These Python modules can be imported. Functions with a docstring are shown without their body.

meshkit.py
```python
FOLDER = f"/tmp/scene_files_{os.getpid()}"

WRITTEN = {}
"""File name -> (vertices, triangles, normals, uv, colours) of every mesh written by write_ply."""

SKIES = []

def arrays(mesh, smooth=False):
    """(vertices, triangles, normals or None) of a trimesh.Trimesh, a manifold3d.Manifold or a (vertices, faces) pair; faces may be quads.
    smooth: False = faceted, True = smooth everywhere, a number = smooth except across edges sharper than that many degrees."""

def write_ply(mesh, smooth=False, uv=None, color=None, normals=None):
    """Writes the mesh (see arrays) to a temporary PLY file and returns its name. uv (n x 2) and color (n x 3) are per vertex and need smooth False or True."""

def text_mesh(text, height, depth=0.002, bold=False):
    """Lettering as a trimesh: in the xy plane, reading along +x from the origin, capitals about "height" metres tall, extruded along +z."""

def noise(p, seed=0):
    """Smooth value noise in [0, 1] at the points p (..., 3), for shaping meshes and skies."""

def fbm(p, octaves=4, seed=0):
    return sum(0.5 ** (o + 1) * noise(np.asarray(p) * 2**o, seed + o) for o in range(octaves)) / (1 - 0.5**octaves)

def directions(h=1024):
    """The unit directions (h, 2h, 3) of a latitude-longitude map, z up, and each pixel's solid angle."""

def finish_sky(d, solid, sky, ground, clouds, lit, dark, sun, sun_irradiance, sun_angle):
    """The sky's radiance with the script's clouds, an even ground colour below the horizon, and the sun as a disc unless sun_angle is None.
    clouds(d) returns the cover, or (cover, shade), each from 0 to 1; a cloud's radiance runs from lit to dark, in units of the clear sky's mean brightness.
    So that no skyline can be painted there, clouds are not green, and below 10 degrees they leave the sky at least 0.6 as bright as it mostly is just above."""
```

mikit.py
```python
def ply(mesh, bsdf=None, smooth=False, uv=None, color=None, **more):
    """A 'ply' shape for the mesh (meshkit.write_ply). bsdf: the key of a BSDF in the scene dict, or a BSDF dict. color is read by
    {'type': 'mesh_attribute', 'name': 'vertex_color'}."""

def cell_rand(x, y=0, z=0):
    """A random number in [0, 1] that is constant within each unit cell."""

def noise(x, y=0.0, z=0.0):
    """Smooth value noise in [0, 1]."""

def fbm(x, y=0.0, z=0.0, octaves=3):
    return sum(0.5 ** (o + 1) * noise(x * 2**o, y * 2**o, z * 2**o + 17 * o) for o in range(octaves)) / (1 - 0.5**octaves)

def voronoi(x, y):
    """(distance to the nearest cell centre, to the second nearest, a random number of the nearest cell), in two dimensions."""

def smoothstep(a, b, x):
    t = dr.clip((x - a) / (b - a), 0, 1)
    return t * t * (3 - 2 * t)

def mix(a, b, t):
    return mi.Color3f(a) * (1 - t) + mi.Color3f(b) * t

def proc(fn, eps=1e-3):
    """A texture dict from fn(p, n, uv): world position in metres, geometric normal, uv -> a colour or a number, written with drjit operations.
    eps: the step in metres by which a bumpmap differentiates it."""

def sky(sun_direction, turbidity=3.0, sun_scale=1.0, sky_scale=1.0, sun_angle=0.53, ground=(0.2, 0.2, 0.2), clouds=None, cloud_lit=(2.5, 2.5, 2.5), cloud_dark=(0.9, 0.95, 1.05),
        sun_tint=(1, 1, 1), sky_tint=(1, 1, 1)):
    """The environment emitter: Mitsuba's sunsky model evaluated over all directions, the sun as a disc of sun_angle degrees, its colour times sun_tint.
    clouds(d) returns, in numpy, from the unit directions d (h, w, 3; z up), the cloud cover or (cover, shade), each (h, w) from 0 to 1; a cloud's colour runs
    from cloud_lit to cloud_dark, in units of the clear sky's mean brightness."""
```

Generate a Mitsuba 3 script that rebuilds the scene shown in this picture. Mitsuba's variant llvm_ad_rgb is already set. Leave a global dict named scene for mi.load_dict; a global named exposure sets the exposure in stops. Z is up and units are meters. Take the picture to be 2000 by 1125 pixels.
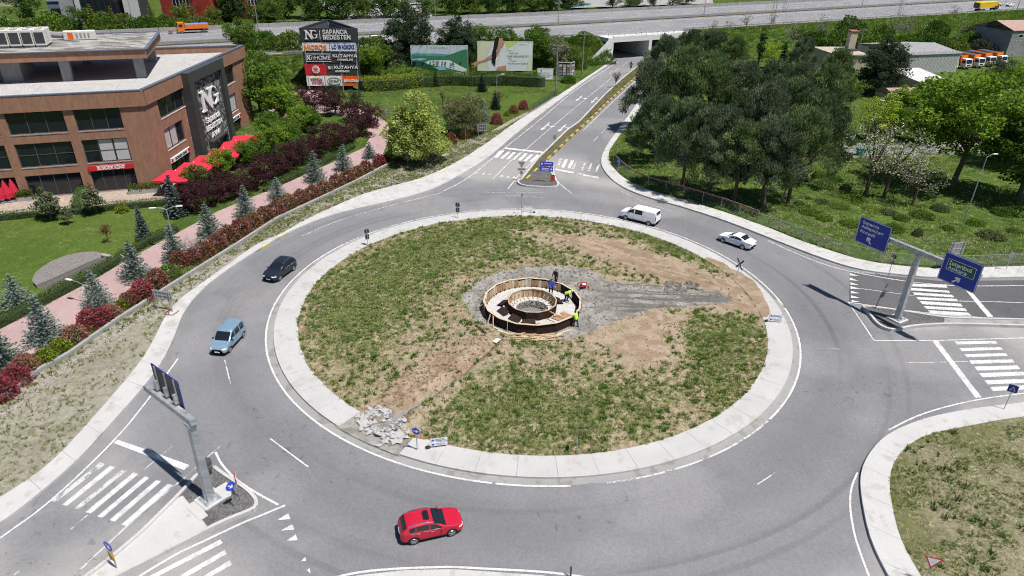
import math, random
import numpy as np, trimesh, manifold3d as m3, shapely
import drjit as dr, mitsuba as mi, mikit, meshkit
from shapely.geometry import Polygon, LineString, Point
from mikit import proc, noise, fbm, voronoi, cell_rand, smoothstep, mix
T = mi.ScalarTransform4f
scene, labels = {}, {}
# ---------------------------------------------------------------- camera, sky, exposure
exposure = 2.05
EYE = np.array([-2.10, -62.39, 35.0]); PITCH, ROLL = 0.49084, 0.02116
_fw = np.array([0, math.cos(PITCH), -math.sin(PITCH)]); _u = np.array([0, math.sin(PITCH), math.cos(PITCH)])
_up = -math.sin(ROLL) * np.array([1.0, 0, 0]) + math.cos(ROLL) * _u
scene['camera'] = {'type': 'perspective', 'fov': 73.71, 'fov_axis': 'x', 'near_clip': 0.5, 'far_clip': 4000.0,
                   'to_world': T().look_at(origin=EYE.tolist(), target=(EYE + _fw).tolist(), up=_up.tolist())}
SUN = np.array([0.365, -0.243, 1.0])
scene['daylight'] = mikit.sky(SUN.tolist(), turbidity=3, sky_scale=.48, sun_tint=(.89, 1.0, 1.20))

# ---------------------------------------------------------------- naming
def key_for(name):
    k, i = name, 0
    while k in USED:
        i += 1; k = '%s_%03d' % (name, i)
    USED.add(k); return k
USED = set()
def thing(name, label, cat, group=None, kind=None):
    k = key_for(name); labels[k] = {'label': label, 'category': cat}
    if group: labels[k]['group'] = group
    if kind: labels[k]['kind'] = kind
    return k
def put(k, mesh, bsdf, smooth=False, M=None, **kw):
    d = mesh if isinstance(mesh, dict) else mikit.ply(mesh, 'mat_' + bsdf, smooth, **kw)
    if M is not None: d = {**d, 'to_world': T(M)}
    scene[k] = d; return k
def part(parent, name, mesh, bsdf=None, smooth=False, M=None, label=None, kind=None, **kw):
    k = key_for(parent + '__' + name); put(k, mesh, bsdf, smooth, M, **kw)
    if label or kind:
        labels[k] = {}
        if label: labels[k]['label'] = label
        if kind: labels[k]['kind'] = kind
    return k
def struct(name, mesh, bsdf, label, smooth=False, **kw):
    k = key_for(name); labels[k] = {'label': label, 'category': name.split('_')[-1], 'kind': 'structure'}
    if mesh is not None: put(k, mesh, bsdf, smooth, **kw)
    return k
def solo(name, mesh, bsdf, label, cat, group=None, kind=None, smooth=False, M=None, **kw):
    k = thing(name, label, cat, group, kind); put(k, mesh, bsdf, smooth, M, **kw); return k
ORD = ['first', 'second', 'third', 'fourth', 'fifth', 'sixth', 'seventh', 'eighth', 'ninth', 'tenth', 'eleventh', 'twelfth', 'thirteenth', 'fourteenth', 'fifteenth', 'sixteenth', 'seventeenth', 'eighteenth', 'nineteenth', 'twentieth',
       'twenty-first', 'twenty-second', 'twenty-third', 'twenty-fourth', 'twenty-fifth', 'twenty-sixth', 'twenty-seventh', 'twenty-eighth', 'twenty-ninth', 'thirtieth', 'thirty-first', 'thirty-second', 'thirty-third', 'thirty-fourth', 'thirty-fifth', 'thirty-sixth']

# ---------------------------------------------------------------- mesh helpers: a mesh is (vertices, triangles)
def cat(ms):
    vs, fs, n = [], [], 0
    for v, f in ms:
        vs.append(v); fs.append(np.asarray(f) + n); n += len(v)
    return np.vstack(vs), np.vstack(fs)
BV = np.array([[x, y, z] for x in (-.5, .5) for y in (-.5, .5) for z in (-.5, .5)])
BF = np.array([[0, 1, 3], [0, 3, 2], [4, 6, 7], [4, 7, 5], [0, 4, 5], [0, 5, 1], [2, 3, 7], [2, 7, 6], [0, 2, 6], [0, 6, 4], [1, 5, 7], [1, 7, 3]])
def rz(a):
    c, s = math.cos(a), math.sin(a); return np.array([[c, -s, 0], [s, c, 0], [0, 0, 1.0]])
def rx(a):
    c, s = math.cos(a), math.sin(a); return np.array([[1, 0, 0], [0, c, -s], [0, s, c.real]])
def ry(a):
    c, s = math.cos(a), math.sin(a); return np.array([[c, 0, s], [0, 1, 0], [-s, 0, c]])
def box(c, s, R=None):
    v = BV * np.asarray(s, float)
    if R is not None: v = v @ R.T
    return v + np.asarray(c, float), BF
def mv(m, t=(0, 0, 0), R=None):
    v = np.asarray(m[0]); v = v @ R.T if R is not None else v
    return v + np.asarray(t, float), m[1]
def M4(t=(0, 0, 0), a=0.0, s=1.0, sz=None):
    M = np.eye(4); M[:3, :3] = rz(a) @ np.diag([s, s, s if sz is None else sz]); M[:3, 3] = t if len(t) == 3 else (*t, 0); return M
def tube(pts, rad, n=6, cap=True):
    p = np.asarray(pts, float); rad = np.broadcast_to(rad, (len(p),))
    t = np.gradient(p, axis=0); t /= np.linalg.norm(t, axis=1, keepdims=True) + 1e-12
    ref = np.where(np.abs(t[:, 2:]) < 0.9, [0, 0, 1.0], [1.0, 0, 0])
    a = np.cross(t, ref); a /= np.linalg.norm(a, axis=1, keepdims=True) + 1e-12
    b = np.cross(t, a); g = np.arange(n) * 2 * np.pi / n
    v = (p[:, None] + rad[:, None, None] * (np.cos(g)[None, :, None] * a[:, None] + np.sin(g)[None, :, None] * b[:, None])).reshape(-1, 3)
    i, j = np.meshgrid(np.arange(len(p) - 1), np.arange(n), indexing='ij')
    q = np.stack([i * n + j, i * n + (j + 1) % n, (i + 1) * n + (j + 1) % n, (i + 1) * n + j], -1).reshape(-1, 4)
    f = np.vstack([q[:, [0, 1, 2]], q[:, [0, 2, 3]]])
    if cap:
        k = np.arange(1, n - 1)
        f = np.vstack([f, np.stack([k * 0, k + 1, k], 1), np.stack([k * 0, k, k + 1], 1) + (len(p) - 1) * n])
    return v, f
def cyl(p0, p1, r0, r1=None, n=10): return tube([p0, p1], [r0, r0 if r1 is None else r1], n)
def bar(p0, p1, w, h):
    """A box beam between two points, w wide (level), h high."""
    p0, p1 = np.asarray(p0, float), np.asarray(p1, float); d = p1 - p0; L = np.linalg.norm(d); d /= L
    a = np.cross([0, 0, 1.0], d) if abs(d[2]) < .99 else np.array([1.0, 0, 0]); a /= np.linalg.norm(a)
    return box((p0 + p1) / 2, (L, w, h), np.stack([d, a, np.cross(d, a)], 1))
def poly(p):
    g = p if hasattr(p, 'geom_type') else Polygon(p)
    return g if g.is_valid else g.buffer(0)
def polys(g): return [x for x in getattr(g, 'geoms', [g]) if x.geom_type == 'Polygon' and x.area > 1e-6]
def sheet(p, z):
    out = []
    for g in polys(poly(p)):
        v, f = trimesh.creation.triangulate_polygon(g, engine='earcut')
        v, f = np.c_[v, np.full(len(v), z)], np.asarray(f)
        n = np.cross(v[f[:, 1]] - v[f[:, 0]], v[f[:, 2]] - v[f[:, 0]])[:, 2]
        f = np.where((n < 0)[:, None], f[:, ::-1], f); out.append((v, f))
    return cat(out)
def prism(p, z0, z1):
    out = []
    for g in polys(poly(p)):
        m = trimesh.creation.extrude_polygon(g, z1 - z0, engine='earcut'); out.append((np.array(m.vertices) + [0, 0, z0], np.array(m.faces)))
    return cat(out)
def soft_box(c, s, r, R=None, seg=3):
    """A box with rounded edges."""
    m = m3.Manifold.batch_hull([m3.Manifold.sphere(r, seg * 4).translate([x * (s[0] / 2 - r), y * (s[1] / 2 - r), z * (s[2] / 2 - r)]) for x in (-1, 1) for y in (-1, 1) for z in (-1, 1)]).to_mesh()
    return mv((np.array(m.vert_properties[:, :3], float), np.array(m.tri_verts)), c, R)
def line(pts, w): return LineString(pts).buffer(w / 2, cap_style='flat', join_style='mitre')
def resample(pts, n):
    ls = LineString(pts); return np.array([ls.interpolate(t, normalized=True).coords[0] for t in np.linspace(0, 1, n)])
def smooth_line(pts, n=120, it=3):
    p = np.asarray(pts, float)
    for _ in range(it):
        q = np.empty((2 * len(p), 2)); q[0::2] = p; q[1:-1:2] = .75 * p[:-1] + .25 * p[1:] ; q[2::2] = .25 * p[:-1] + .75 * p[1:]; q[-1] = p[-1]
        q[1:-1:2] = .75 * p[:-1] + .25 * p[1:]; p = np.vstack([p[:1], q[1:-1], p[-1:]])
    return resample(p, n)
def text(s, h, depth=.02, bold=False, width=None):
    """Lettering in the xy plane, centred on the origin; stretched to the given width."""
    m = meshkit.text_mesh(s, h, depth, bold); v = np.array(m.vertices); v[:, :2] -= (v[:, :2].min(0) + v[:, :2].max(0)) / 2
    if width: v[:, 0] *= width / np.ptp(v[:, 0])
    return v, np.array(m.faces)
def frame_at(o, right, up=(0, 0, 1)):
    """A matrix that takes local x to right, y to up and z out of the face, for upright signs."""
    r = np.asarray(right, float); r = np.r_[r, 0] if len(r) == 2 else r; r /= np.linalg.norm(r); u = np.asarray(up, float); u = u - r * (u @ r); u /= np.linalg.norm(u)
    M = np.eye(4); M[:3, 0], M[:3, 1], M[:3, 2], M[:3, 3] = r, u, np.cross(r, u), o; return M
def at(m, M): return np.asarray(m[0]) @ M[:3, :3].T + M[:3, 3], m[1]

# ---------------------------------------------------------------- materials
def bs(key, d): scene['mat_' + key] = d; return key
def flat(key, c, rough=None, two=False):
    c = {'type': 'rgb', 'value': c if isinstance(c, (list, tuple)) else [c] * 3}
    d = {'type': 'diffuse', 'reflectance': c} if rough is None else {'type': 'principled', 'base_color': c, 'roughness': rough, 'specular': .5}
    return bs(key, {'type': 'twosided', 'b': d} if two or rough is None else d)
def pdiff(key, fn): return bs(key, {'type': 'twosided', 'b': {'type': 'diffuse', 'reflectance': proc(fn)}})
def C(r, g, b): return mi.Color3f(r, g, b)
def asphalt_fn(base, dust, streak):
    def fn(p, n, uv):
        r = dr.sqrt(p.x * p.x + p.y * p.y); a = dr.atan2(p.y, p.x)
        big = fbm(p.x * .07, p.y * .07, 3.0, 3); mid = fbm(p.x * .6, p.y * .6, 1.0, 3)
        grain = noise(p.x * 8, p.y * 8) * .4 + noise(p.x * 19, p.y * 19, 5) * .6
        v = base * (.74 + .26 * big + .12 * mid + .36 * grain)
        # rubber laid down by tyres: broken thin dark lines that run with the traffic round the ring
        w = r + .9 * noise(a * 1.6, 2.0)
        fine = noise(w * 1.3, a * 1.1, 9) * .65 + noise(w * 3.6, a * 1.6, 4) * .35
        lines = smoothstep(.50, .82, fine) * smoothstep(27.0, 29.5, r) * (1 - smoothstep(35.5, 38, r)) * (.35 + .65 * noise(a * 2.4, r * .1, 3))
        v = v * (1 - streak * lines)
        lane = smoothstep(27.6, 29.6, w) * (1 - smoothstep(31.4, 33.6, w)) * (.35 + .65 * fbm(a * 3.0, r * .35, 6, 3)) + .5 * smoothstep(33.4, 34.4, w) * (1 - smoothstep(35.0, 36.2, w)) * noise(a * 2.2, 1.0, 9)
        v = v * (1 - streak * .62 * lane)
        # dry dust lies where wheels seldom pass: in patches, most of them outside the driven ring
        d = smoothstep(.50, .72, fbm(p.x * .11 + 7, p.y * .11, 8.0, 4)) * (.5 + .6 * grain) * .7 + 1.5 * smoothstep(36.5, 40.5, w) * (1 - smoothstep(47, 56, r)) * smoothstep(.30, .62, fbm(p.x * .16, p.y * .16, 31.0, 4)) * (.7 + .4 * grain)
        spot = smoothstep(.88, .95, noise(p.x * 2.6, p.y * 2.6, 12)) * smoothstep(.55, .7, noise(p.x * .2, p.y * .2, 14))
        return mix(C(v * .975, v * .985, v * 1.04), C(.37, .36, .345), dr.minimum(d * dust, .9)) * (1 - .25 * spot)
    return fn
pdiff('asphalt', asphalt_fn(.192, .50, .20)); pdiff('asphalt_new', asphalt_fn(.105, .06, .08)); pdiff('asphalt_highway', asphalt_fn(.225, .22, 0))
def concrete_fn(c0, dirt):
    def fn(p, n, uv):
        a = fbm(p.x * .5, p.y * .5, p.z * .5, 4); g = noise(p.x * 14, p.y * 14, p.z * 14)
        slab = noise(p.x * .9, p.y * .9, p.z * .9 + 40)
        v = c0 * (.86 + .14 * a + .10 * g + .06 * slab)
        st = smoothstep(.58, .72, fbm(p.x * 1.3 + 5, p.y * 1.3, p.z, 4))
        return mix(C(v, v * .992, v * .978), C(v * .72, v * .69, v * .63), st * dirt)
    return fn
pdiff('concrete', concrete_fn(.50, .55)); pdiff('concrete_ring', concrete_fn(.47, .42)); pdiff('concrete_grey', concrete_fn(.33, .7)); pdiff('gutter', concrete_fn(.31, .8)); pdiff('white_wall', concrete_fn(.66, .35))
def gravel_fn(c0, c1, s):
    def fn(p, n, uv):
        f1, f2, w = voronoi(p.x * s, p.y * s); v = .62 + .6 * w
        v = v * (.45 + .55 * smoothstep(.02, .22, f2 - f1))
        return mix(C(*c0), C(*c1), fbm(p.x * .7, p.y * .7, 2, 3)) * v
    return fn
pdiff('gravel', gravel_fn((.13, .13, .135), (.20, .195, .19), 9.0)); pdiff('gravel_light', gravel_fn((.42, .39, .34), (.34, .31, .26), 8.0))
pdiff('cobble', gravel_fn((.36, .34, .31), (.27, .255, .23), 3.2))
def paint_fn(c, wear):
    def fn(p, n, uv):
        k = smoothstep(.50, .62, fbm(p.x * 2.3, p.y * 2.3, 3, 4) * .7 + noise(p.x * 17, p.y * 17) * .3)
        return mix(C(*c), C(.25, .25, .26), k * wear)
    return fn
pdiff('paint', paint_fn((.66, .66, .65), .40)); pdiff('paint_worn', paint_fn((.56, .56, .56), 1.0)); pdiff('paint_yellow', paint_fn((.56, .42, .05), .5)); pdiff('paint_black', paint_fn((.10, .10, .10), .7))
def grass_fn(c0, c1, c2, s):
    def fn(p, n, uv):
        a = fbm(p.x * .12 * s, p.y * .12 * s, 1, 4); b = fbm(p.x * 1.1 * s, p.y * 1.1 * s, 2, 3); g = noise(p.x * 7, p.y * 7) * .6 + noise(p.x * 19, p.y * 19) * .4
        c = mix(C(*c0), C(*c1), smoothstep(.3, .7, a * .55 + b * .45))
        return mix(c, C(*c2), smoothstep(.60, .78, b * .6 + g * .4) * .8) * (.62 + .66 * g)
    return fn
pdiff('lawn', grass_fn((.070, .115, .024), (.092, .138, .030), (.15, .16, .06), 1.0)); pdiff('meadow', grass_fn((.06, .105, .024), (.09, .14, .032), (.24, .225, .13), 1.6))
pdiff('corner_soil', grass_fn((.24, .22, .14), (.13, .14, .055), (.36, .33, .24), 1.7)); pdiff('scrub', grass_fn((.055, .095, .022), (.085, .13, .03), (.18, .165, .09), 1.3)); pdiff('verge_soil', grass_fn((.32, .305, .25), (.25, .24, .18), (.16, .17, .09), 2.2))
pdiff('far_ground', grass_fn((.10, .12, .05), (.16, .16, .09), (.30, .28, .23), .7)); pdiff('median_soil', grass_fn((.14, .12, .07), (.10, .11, .045), (.24, .21, .15), 1.5))
def island_fn(p, n, uv):
    """uv.x: bare earth, uv.y: grey rubble and gravel; both are given as amounts at the ground's vertices and broken up by grain here."""
    a = fbm(p.x * .45, p.y * .45, 3, 4); b = fbm(p.x * 2.6, p.y * 2.6, 7, 3); g = noise(p.x * 11, p.y * 11) * .5 + noise(p.x * 27, p.y * 27) * .5
    straw = mix(C(.36, .30, .215), C(.25, .20, .13), smoothstep(.3, .72, b)) * (.62 + .62 * g)
    green = mix(C(.115, .145, .045), C(.17, .185, .07), b) * (.6 + .6 * g)
    k = smoothstep(.42, .60, a * .5 + b * .5 + .10 - uv.x * .6)
    soil = mix(C(.36, .285, .21), C(.28, .21, .145), smoothstep(.35, .65, fbm(p.x * 1.1, p.y * 1.1, 11, 4))) * (.72 + .5 * g)
    c = mix(straw, green, k * .75)
    w1, w2 = p.x * .85 - p.y * .53, p.x * .53 + p.y * .85      # along and across the wheel tracks
    rut = smoothstep(.52, .70, noise(w1 * .22, w2 * 3.4, 3) * .7 + noise(w1 * .9, w2 * 7.0, 4) * .3)
    soil = mix(soil, C(.20, .15, .105), rut * smoothstep(.45, .9, uv.x) * smoothstep(2.5, 4.5, p.y) * .6)
    c = mix(c, soil, smoothstep(.36, .66, uv.x + (b - .5) * .7 + (a - .5) * .7 + (g - .5) * .25))
    f1, f2, w = voronoi(p.x * 5, p.y * 5)
    grey = mix(C(.31, .30, .275), C(.22, .21, .19), smoothstep(.35, .65, fbm(p.x * .9, p.y * .9, 19, 4))) * (.66 + .3 * w + .3 * g)
    rut2 = smoothstep(.50, .68, noise(p.x * .16, p.y * 3.0, 8) * .65 + noise(p.x * .8, p.y * 8.0, 6) * .35) * smoothstep(6.5, 9.5, p.x)
    grey = mix(grey, C(.105, .10, .095), rut2 * .75)
    return mix(c, grey, smoothstep(.36, .64, uv.y + (b - .5) * .6 + (a - .5) * .5 + (g - .5) * .2))
pdiff('island_soil', island_fn)
def paving_fn(c0, c1, sx, sy, ang):
    ca, sa = math.cos(ang), math.sin(ang)
    def fn(p, n, uv):
        x, y = (p.x * ca + p.y * sa) * sx, (p.y * ca - p.x * sa) * sy
        row = dr.floor(y); x2 = x + .5 * (row - 2 * dr.floor(row / 2)); fx, fy = x2 - dr.floor(x2), y - dr.floor(y)
        joint = dr.maximum(smoothstep(.44, .5, dr.abs(fx - .5)), smoothstep(.44, .5, dr.abs(fy - .5)))
        c = mix(C(*c0), C(*c1), cell_rand(x2, row)); m = fbm(p.x * .35, p.y * .35, 2, 4)
        return c * (.88 + .22 * m + .05 * noise(p.x * 9, p.y * 9)) * (1 - .14 * joint)
    return fn
pdiff('pink_paving', paving_fn((.42, .31, .305), (.395, .28, .275), 5, 10, .5)); pdiff('plaza_paving', paving_fn((.44, .37, .31), (.33, .265, .22), 3.3, 5, .33))
def wall_fn(c0, c1, vert):
    def fn(p, n, uv):
        s = p.x + p.y
        g = fbm(s * vert, p.z * .8, 3, 3); f = noise(s * 6, p.z * 1.6, 5)
        return mix(C(*c0), C(*c1), smoothstep(.25, .75, g)) * (.9 + .2 * f)
    return fn
pdiff('brown_cladding', wall_fn((.325, .185, .128), (.29, .162, .11), 2.0)); pdiff('red_cladding', wall_fn((.36, .06, .045), (.30, .05, .04), 1.2)); pdiff('cream_wall', wall_fn((.50, .44, .34), (.42, .37, .29), .8)); pdiff('grey_wall', wall_fn((.30, .30, .30), (.25, .25, .255), .6))
pdiff('roof_membrane', concrete_fn(.44, .3))
def roof_dirty(p, n, uv):
    a = smoothstep(.42, .62, fbm(p.x * .5, p.y * 1.1, 2, 5)); g = noise(p.x * 8, p.y * 8)
    return mix(C(.17, .165, .155), C(.36, .355, .34), a) * (.85 + .3 * g)
pdiff('roof_dirty', roof_dirty)
def stone_fn(p, n, uv):
    s = (p.y + p.x) * 2.6; z = p.z * 2.6; f1, f2, w = voronoi(s, z)
    return mix(C(.08, .08, .082), C(.36, .355, .345), smoothstep(.35, .75, w * .6 + .4 * noise(s * 3, z * 3))) * (.4 + .6 * smoothstep(.03, .2, f2 - f1))
pdiff('mosaic_stone', stone_fn)
def wood_fn(c0, c1):
    def fn(p, n, uv):
        g = fbm(p.x * 3.1 + p.z * 2, p.y * 3.1 + p.z, 4, 4); return mix(C(*c0), C(*c1), g) * (.85 + .3 * noise(p.x * 21, p.y * 21, p.z * 21))
    return fn
pdiff('timber', wood_fn((.55, .42, .28), (.44, .31, .19))); pdiff('plywood', wood_fn((.45, .29, .16), (.33, .20, .11))); pdiff('timber_pale', wood_fn((.62, .54, .42), (.50, .42, .31))); pdiff('plywood_red', wood_fn((.48, .24, .10), (.36, .18, .08))); pdiff('ply_dark', wood_fn((.055, .035, .03), (.035, .022, .02))); pdiff('deck_wood', wood_fn((.27, .255, .24), (.20, .19, .18)))
pdiff('bark', wood_fn((.16, .125, .095), (.09, .07, .052))); pdiff('bark_pale', wood_fn((.34, .31, .28), (.20, .18, .16))); pdiff('rubble', concrete_fn(.44, .7)); pdiff('clod', wood_fn((.25, .18, .12), (.19, .13, .085))); pdiff('dark_clod', wood_fn((.20, .19, .17), (.13, .125, .115)))
def galv(p, n, uv):
    f1, f2, w = voronoi((p.x + p.z) * 4, (p.y + p.z) * 4); v = .34 + .16 * w + .06 * noise(p.x * 9, p.y * 9, p.z * 9)
    return C(v * .95, v, v * 1.04)
bs('galvanised', {'type': 'principled', 'base_color': proc(galv), 'metallic': .55, 'roughness': .48})
bs('leaf', {'type': 'principledthin', 'base_color': {'type': 'mesh_attribute', 'name': 'vertex_color'}, 'roughness': .55, 'spec_trans': 0.0, 'diff_trans': .75, 'eta': 1.35})
bs('vcol', {'type': 'twosided', 'b': {'type': 'diffuse', 'reflectance': {'type': 'mesh_attribute', 'name': 'vertex_color'}}})
flat('white', .72, .5); flat('white_matt', .55); flat('off_white', (.58, .56, .52), .6); flat('black', .018, .5); flat('black_gloss', .012, .2); flat('rubber', .022, .8); flat('grey', .25, .6); flat('grey_dark', (.065, .068, .072), .55); flat('grey_light', .42, .6)
flat('anthracite', (.04, .042, .047), .45); flat('portal_stone', (.050, .050, .054), .35); flat('sign_blue', (.006, .035, .32), .45); flat('sign_blue_light', (.02, .06, .55), .4); flat('sign_green', (.008, .085, .055), .45); flat('sign_red', (.52, .02, .03), .45)
flat('sign_orange', (.80, .11, .015), .45); flat('text_orange', (.80, .24, .03), .5); flat('text_blue', (.03, .06, .33), .5); flat('magenta', (.50, .01, .12), .5); flat('yellow', (.75, .50, .02), .45); flat('truck_orange', (.72, .17, .015), .4); flat('blue_tarp', (.10, .20, .60), .6); flat('navy', (.015, .03, .14), .5)
flat('red_canvas', (.52, .016, .045), .8, True); flat('skin', (.42, .24, .16), .55); flat('hi_vis', (.45, .75, .06), .7); flat('blue_shirt', (.03, .07, .42), .8); flat('dark_cloth', (.022, .024, .03), .85); flat('jeans', (.04, .055, .11), .85); flat('hair', (.012, .010, .009), .6); flat('white_cloth', .62, .85)
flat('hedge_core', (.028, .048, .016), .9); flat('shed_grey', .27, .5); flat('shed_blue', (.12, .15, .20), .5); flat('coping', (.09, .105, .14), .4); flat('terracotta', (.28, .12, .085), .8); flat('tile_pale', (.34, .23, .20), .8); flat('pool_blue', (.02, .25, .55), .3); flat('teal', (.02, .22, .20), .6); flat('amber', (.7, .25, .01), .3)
bs('glass_dark', {'type': 'principled', 'base_color': {'type': 'rgb', 'value': [.012, .016, .022]}, 'roughness': .06, 'specular': .55})
bs('glass_pane', {'type': 'thindielectric'})
bs('chrome', {'type': 'principled', 'base_color': {'type': 'rgb', 'value': [.75, .75, .76]}, 'metallic': 1.0, 'roughness': .18})
bs('rim_alloy', {'type': 'principled', 'base_color': {'type': 'rgb', 'value': [.55, .56, .58]}, 'metallic': .8, 'roughness': .3})
bs('lamp_lens', {'type': 'principled', 'base_color': {'type': 'rgb', 'value': [.75, .77, .8]}, 'roughness': .1, 'specular': .6})
bs('tail_lens', {'type': 'principled', 'base_color': {'type': 'rgb', 'value': [.45, .01, .02]}, 'roughness': .12, 'specular': .6})
def car_paint(key, c, metal=0.0, rough=.35):
    return bs(key, {'type': 'principled', 'base_color': {'type': 'rgb', 'value': list(c)}, 'metallic': metal, 'roughness': rough, 'specular': .5, 'clearcoat': 1.0, 'clearcoat_gloss': .95})
car_paint('paint_red_car', (.46, .006, .030)); car_paint('paint_navy_car', (.010, .014, .028)); car_paint('paint_blue_car', (.26, .40, .52), .45, .4); car_paint('paint_white_car', (.74, .76, .80)); car_paint('paint_silver_car', (.50, .52, .55), .6, .35)
# ================================================================ THE SETTING: ground, roads, pavements
E_H = np.array([math.cos(.4939), math.sin(.4939)]); N_H = np.array([-E_H[1], E_H[0]]); O_H = np.array([26.2, 153.5])   # the motorway's near edge: origin, along, across
def hw(s, n, z=0.0): p = O_H + E_H * s + N_H * n; return (p[0], p[1], z)
HZ = 6.0
struct('ground', sheet([(-900, -160), (900, -160), (900, 1500), (-900, 1500)], -.06), 'far_ground', 'flat ground under the roundabout and the land around it')
ROAD_W = [(-34.91,-30.97),(-34.37,-29.64),(-33.26,-25.28),(-33.10,-22.73),(-32.79,-17.09),(-32.82,-12.72),(-33.88,-7.38),(-34.80,-4.14),(-35.04,0.76),(-34.13,5.49),(-32.48,11.11),(-30.29,16.88),(-26.45,22.95),(-19.90,27.71),(-14.62,32.39),(-11.37,38.26),(-6.82,48.11),(-1.75,65.19),(4.27,83.29),(10.67,101.27),(17.62,121.51),(26.96,146.03)]
WALK_W = [(-36.40,-28.74),(-35.55,-27.08),(-34.89,-24.90),(-34.77,-20.26),(-34.76,-15.74),(-34.88,-11.83),(-35.54,-7.99),(-36.39,-4.21),(-36.37,-0.53),(-34.90,4.82),(-33.25,12.83),(-31.25,15.39),(-29.62,20.28),(-24.83,29.24),(-22.35,32.35),(-17.54,36.69),(-15.17,39.71),(-11.47,46.41),(-8.27,54.75),(-5.44,62.46),(-1.47,74.71),(2.89,84.53),(8.97,101.11),(17.34,122.84),(25.49,145.01)]
ROAD_E = [(36.39,129.86),(23.85,87.77),(15.89,63.06),(13.44,54.48),(12.40,49.72),(12.11,45.32),(12.60,41.51),(13.09,38.87),(14.51,35.27),(17.05,31.95),(20.15,29.45),(23.08,26.87),(27.07,22.68),(31.11,17.21),(34.86,12.29),(38.24,9.02),(42.71,8.05),(46.86,7.34),(52.72,7.74),(56.89,8.19)]
WALK_E = [(38.53,130.10),(25.29,86.96),(16.86,62.45),(14.47,54.86),(13.84,50.96),(13.77,48.14),(13.98,44.92),(14.66,41.15),(15.88,37.87),(17.78,35.02),(21.06,32.19),(24.21,29.29),(28.67,24.93),(32.15,20.36),(33.73,17.82),(36.63,14.57),(39.90,11.41),(44.51,10.12),(48.25,9.89),(54.45,10.59),(58.76,11.07)]
ROAD_SE = [(41.32,-15.72),(37.19,-16.55),(34.03,-17.33),(30.94,-18.41),(28.01,-19.95),(26.14,-21.39),(24.03,-23.76),(23.04,-25.57),(22.22,-28.01),(21.54,-30.38),(21.34,-32.06),(21.31,-33.22)]
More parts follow.
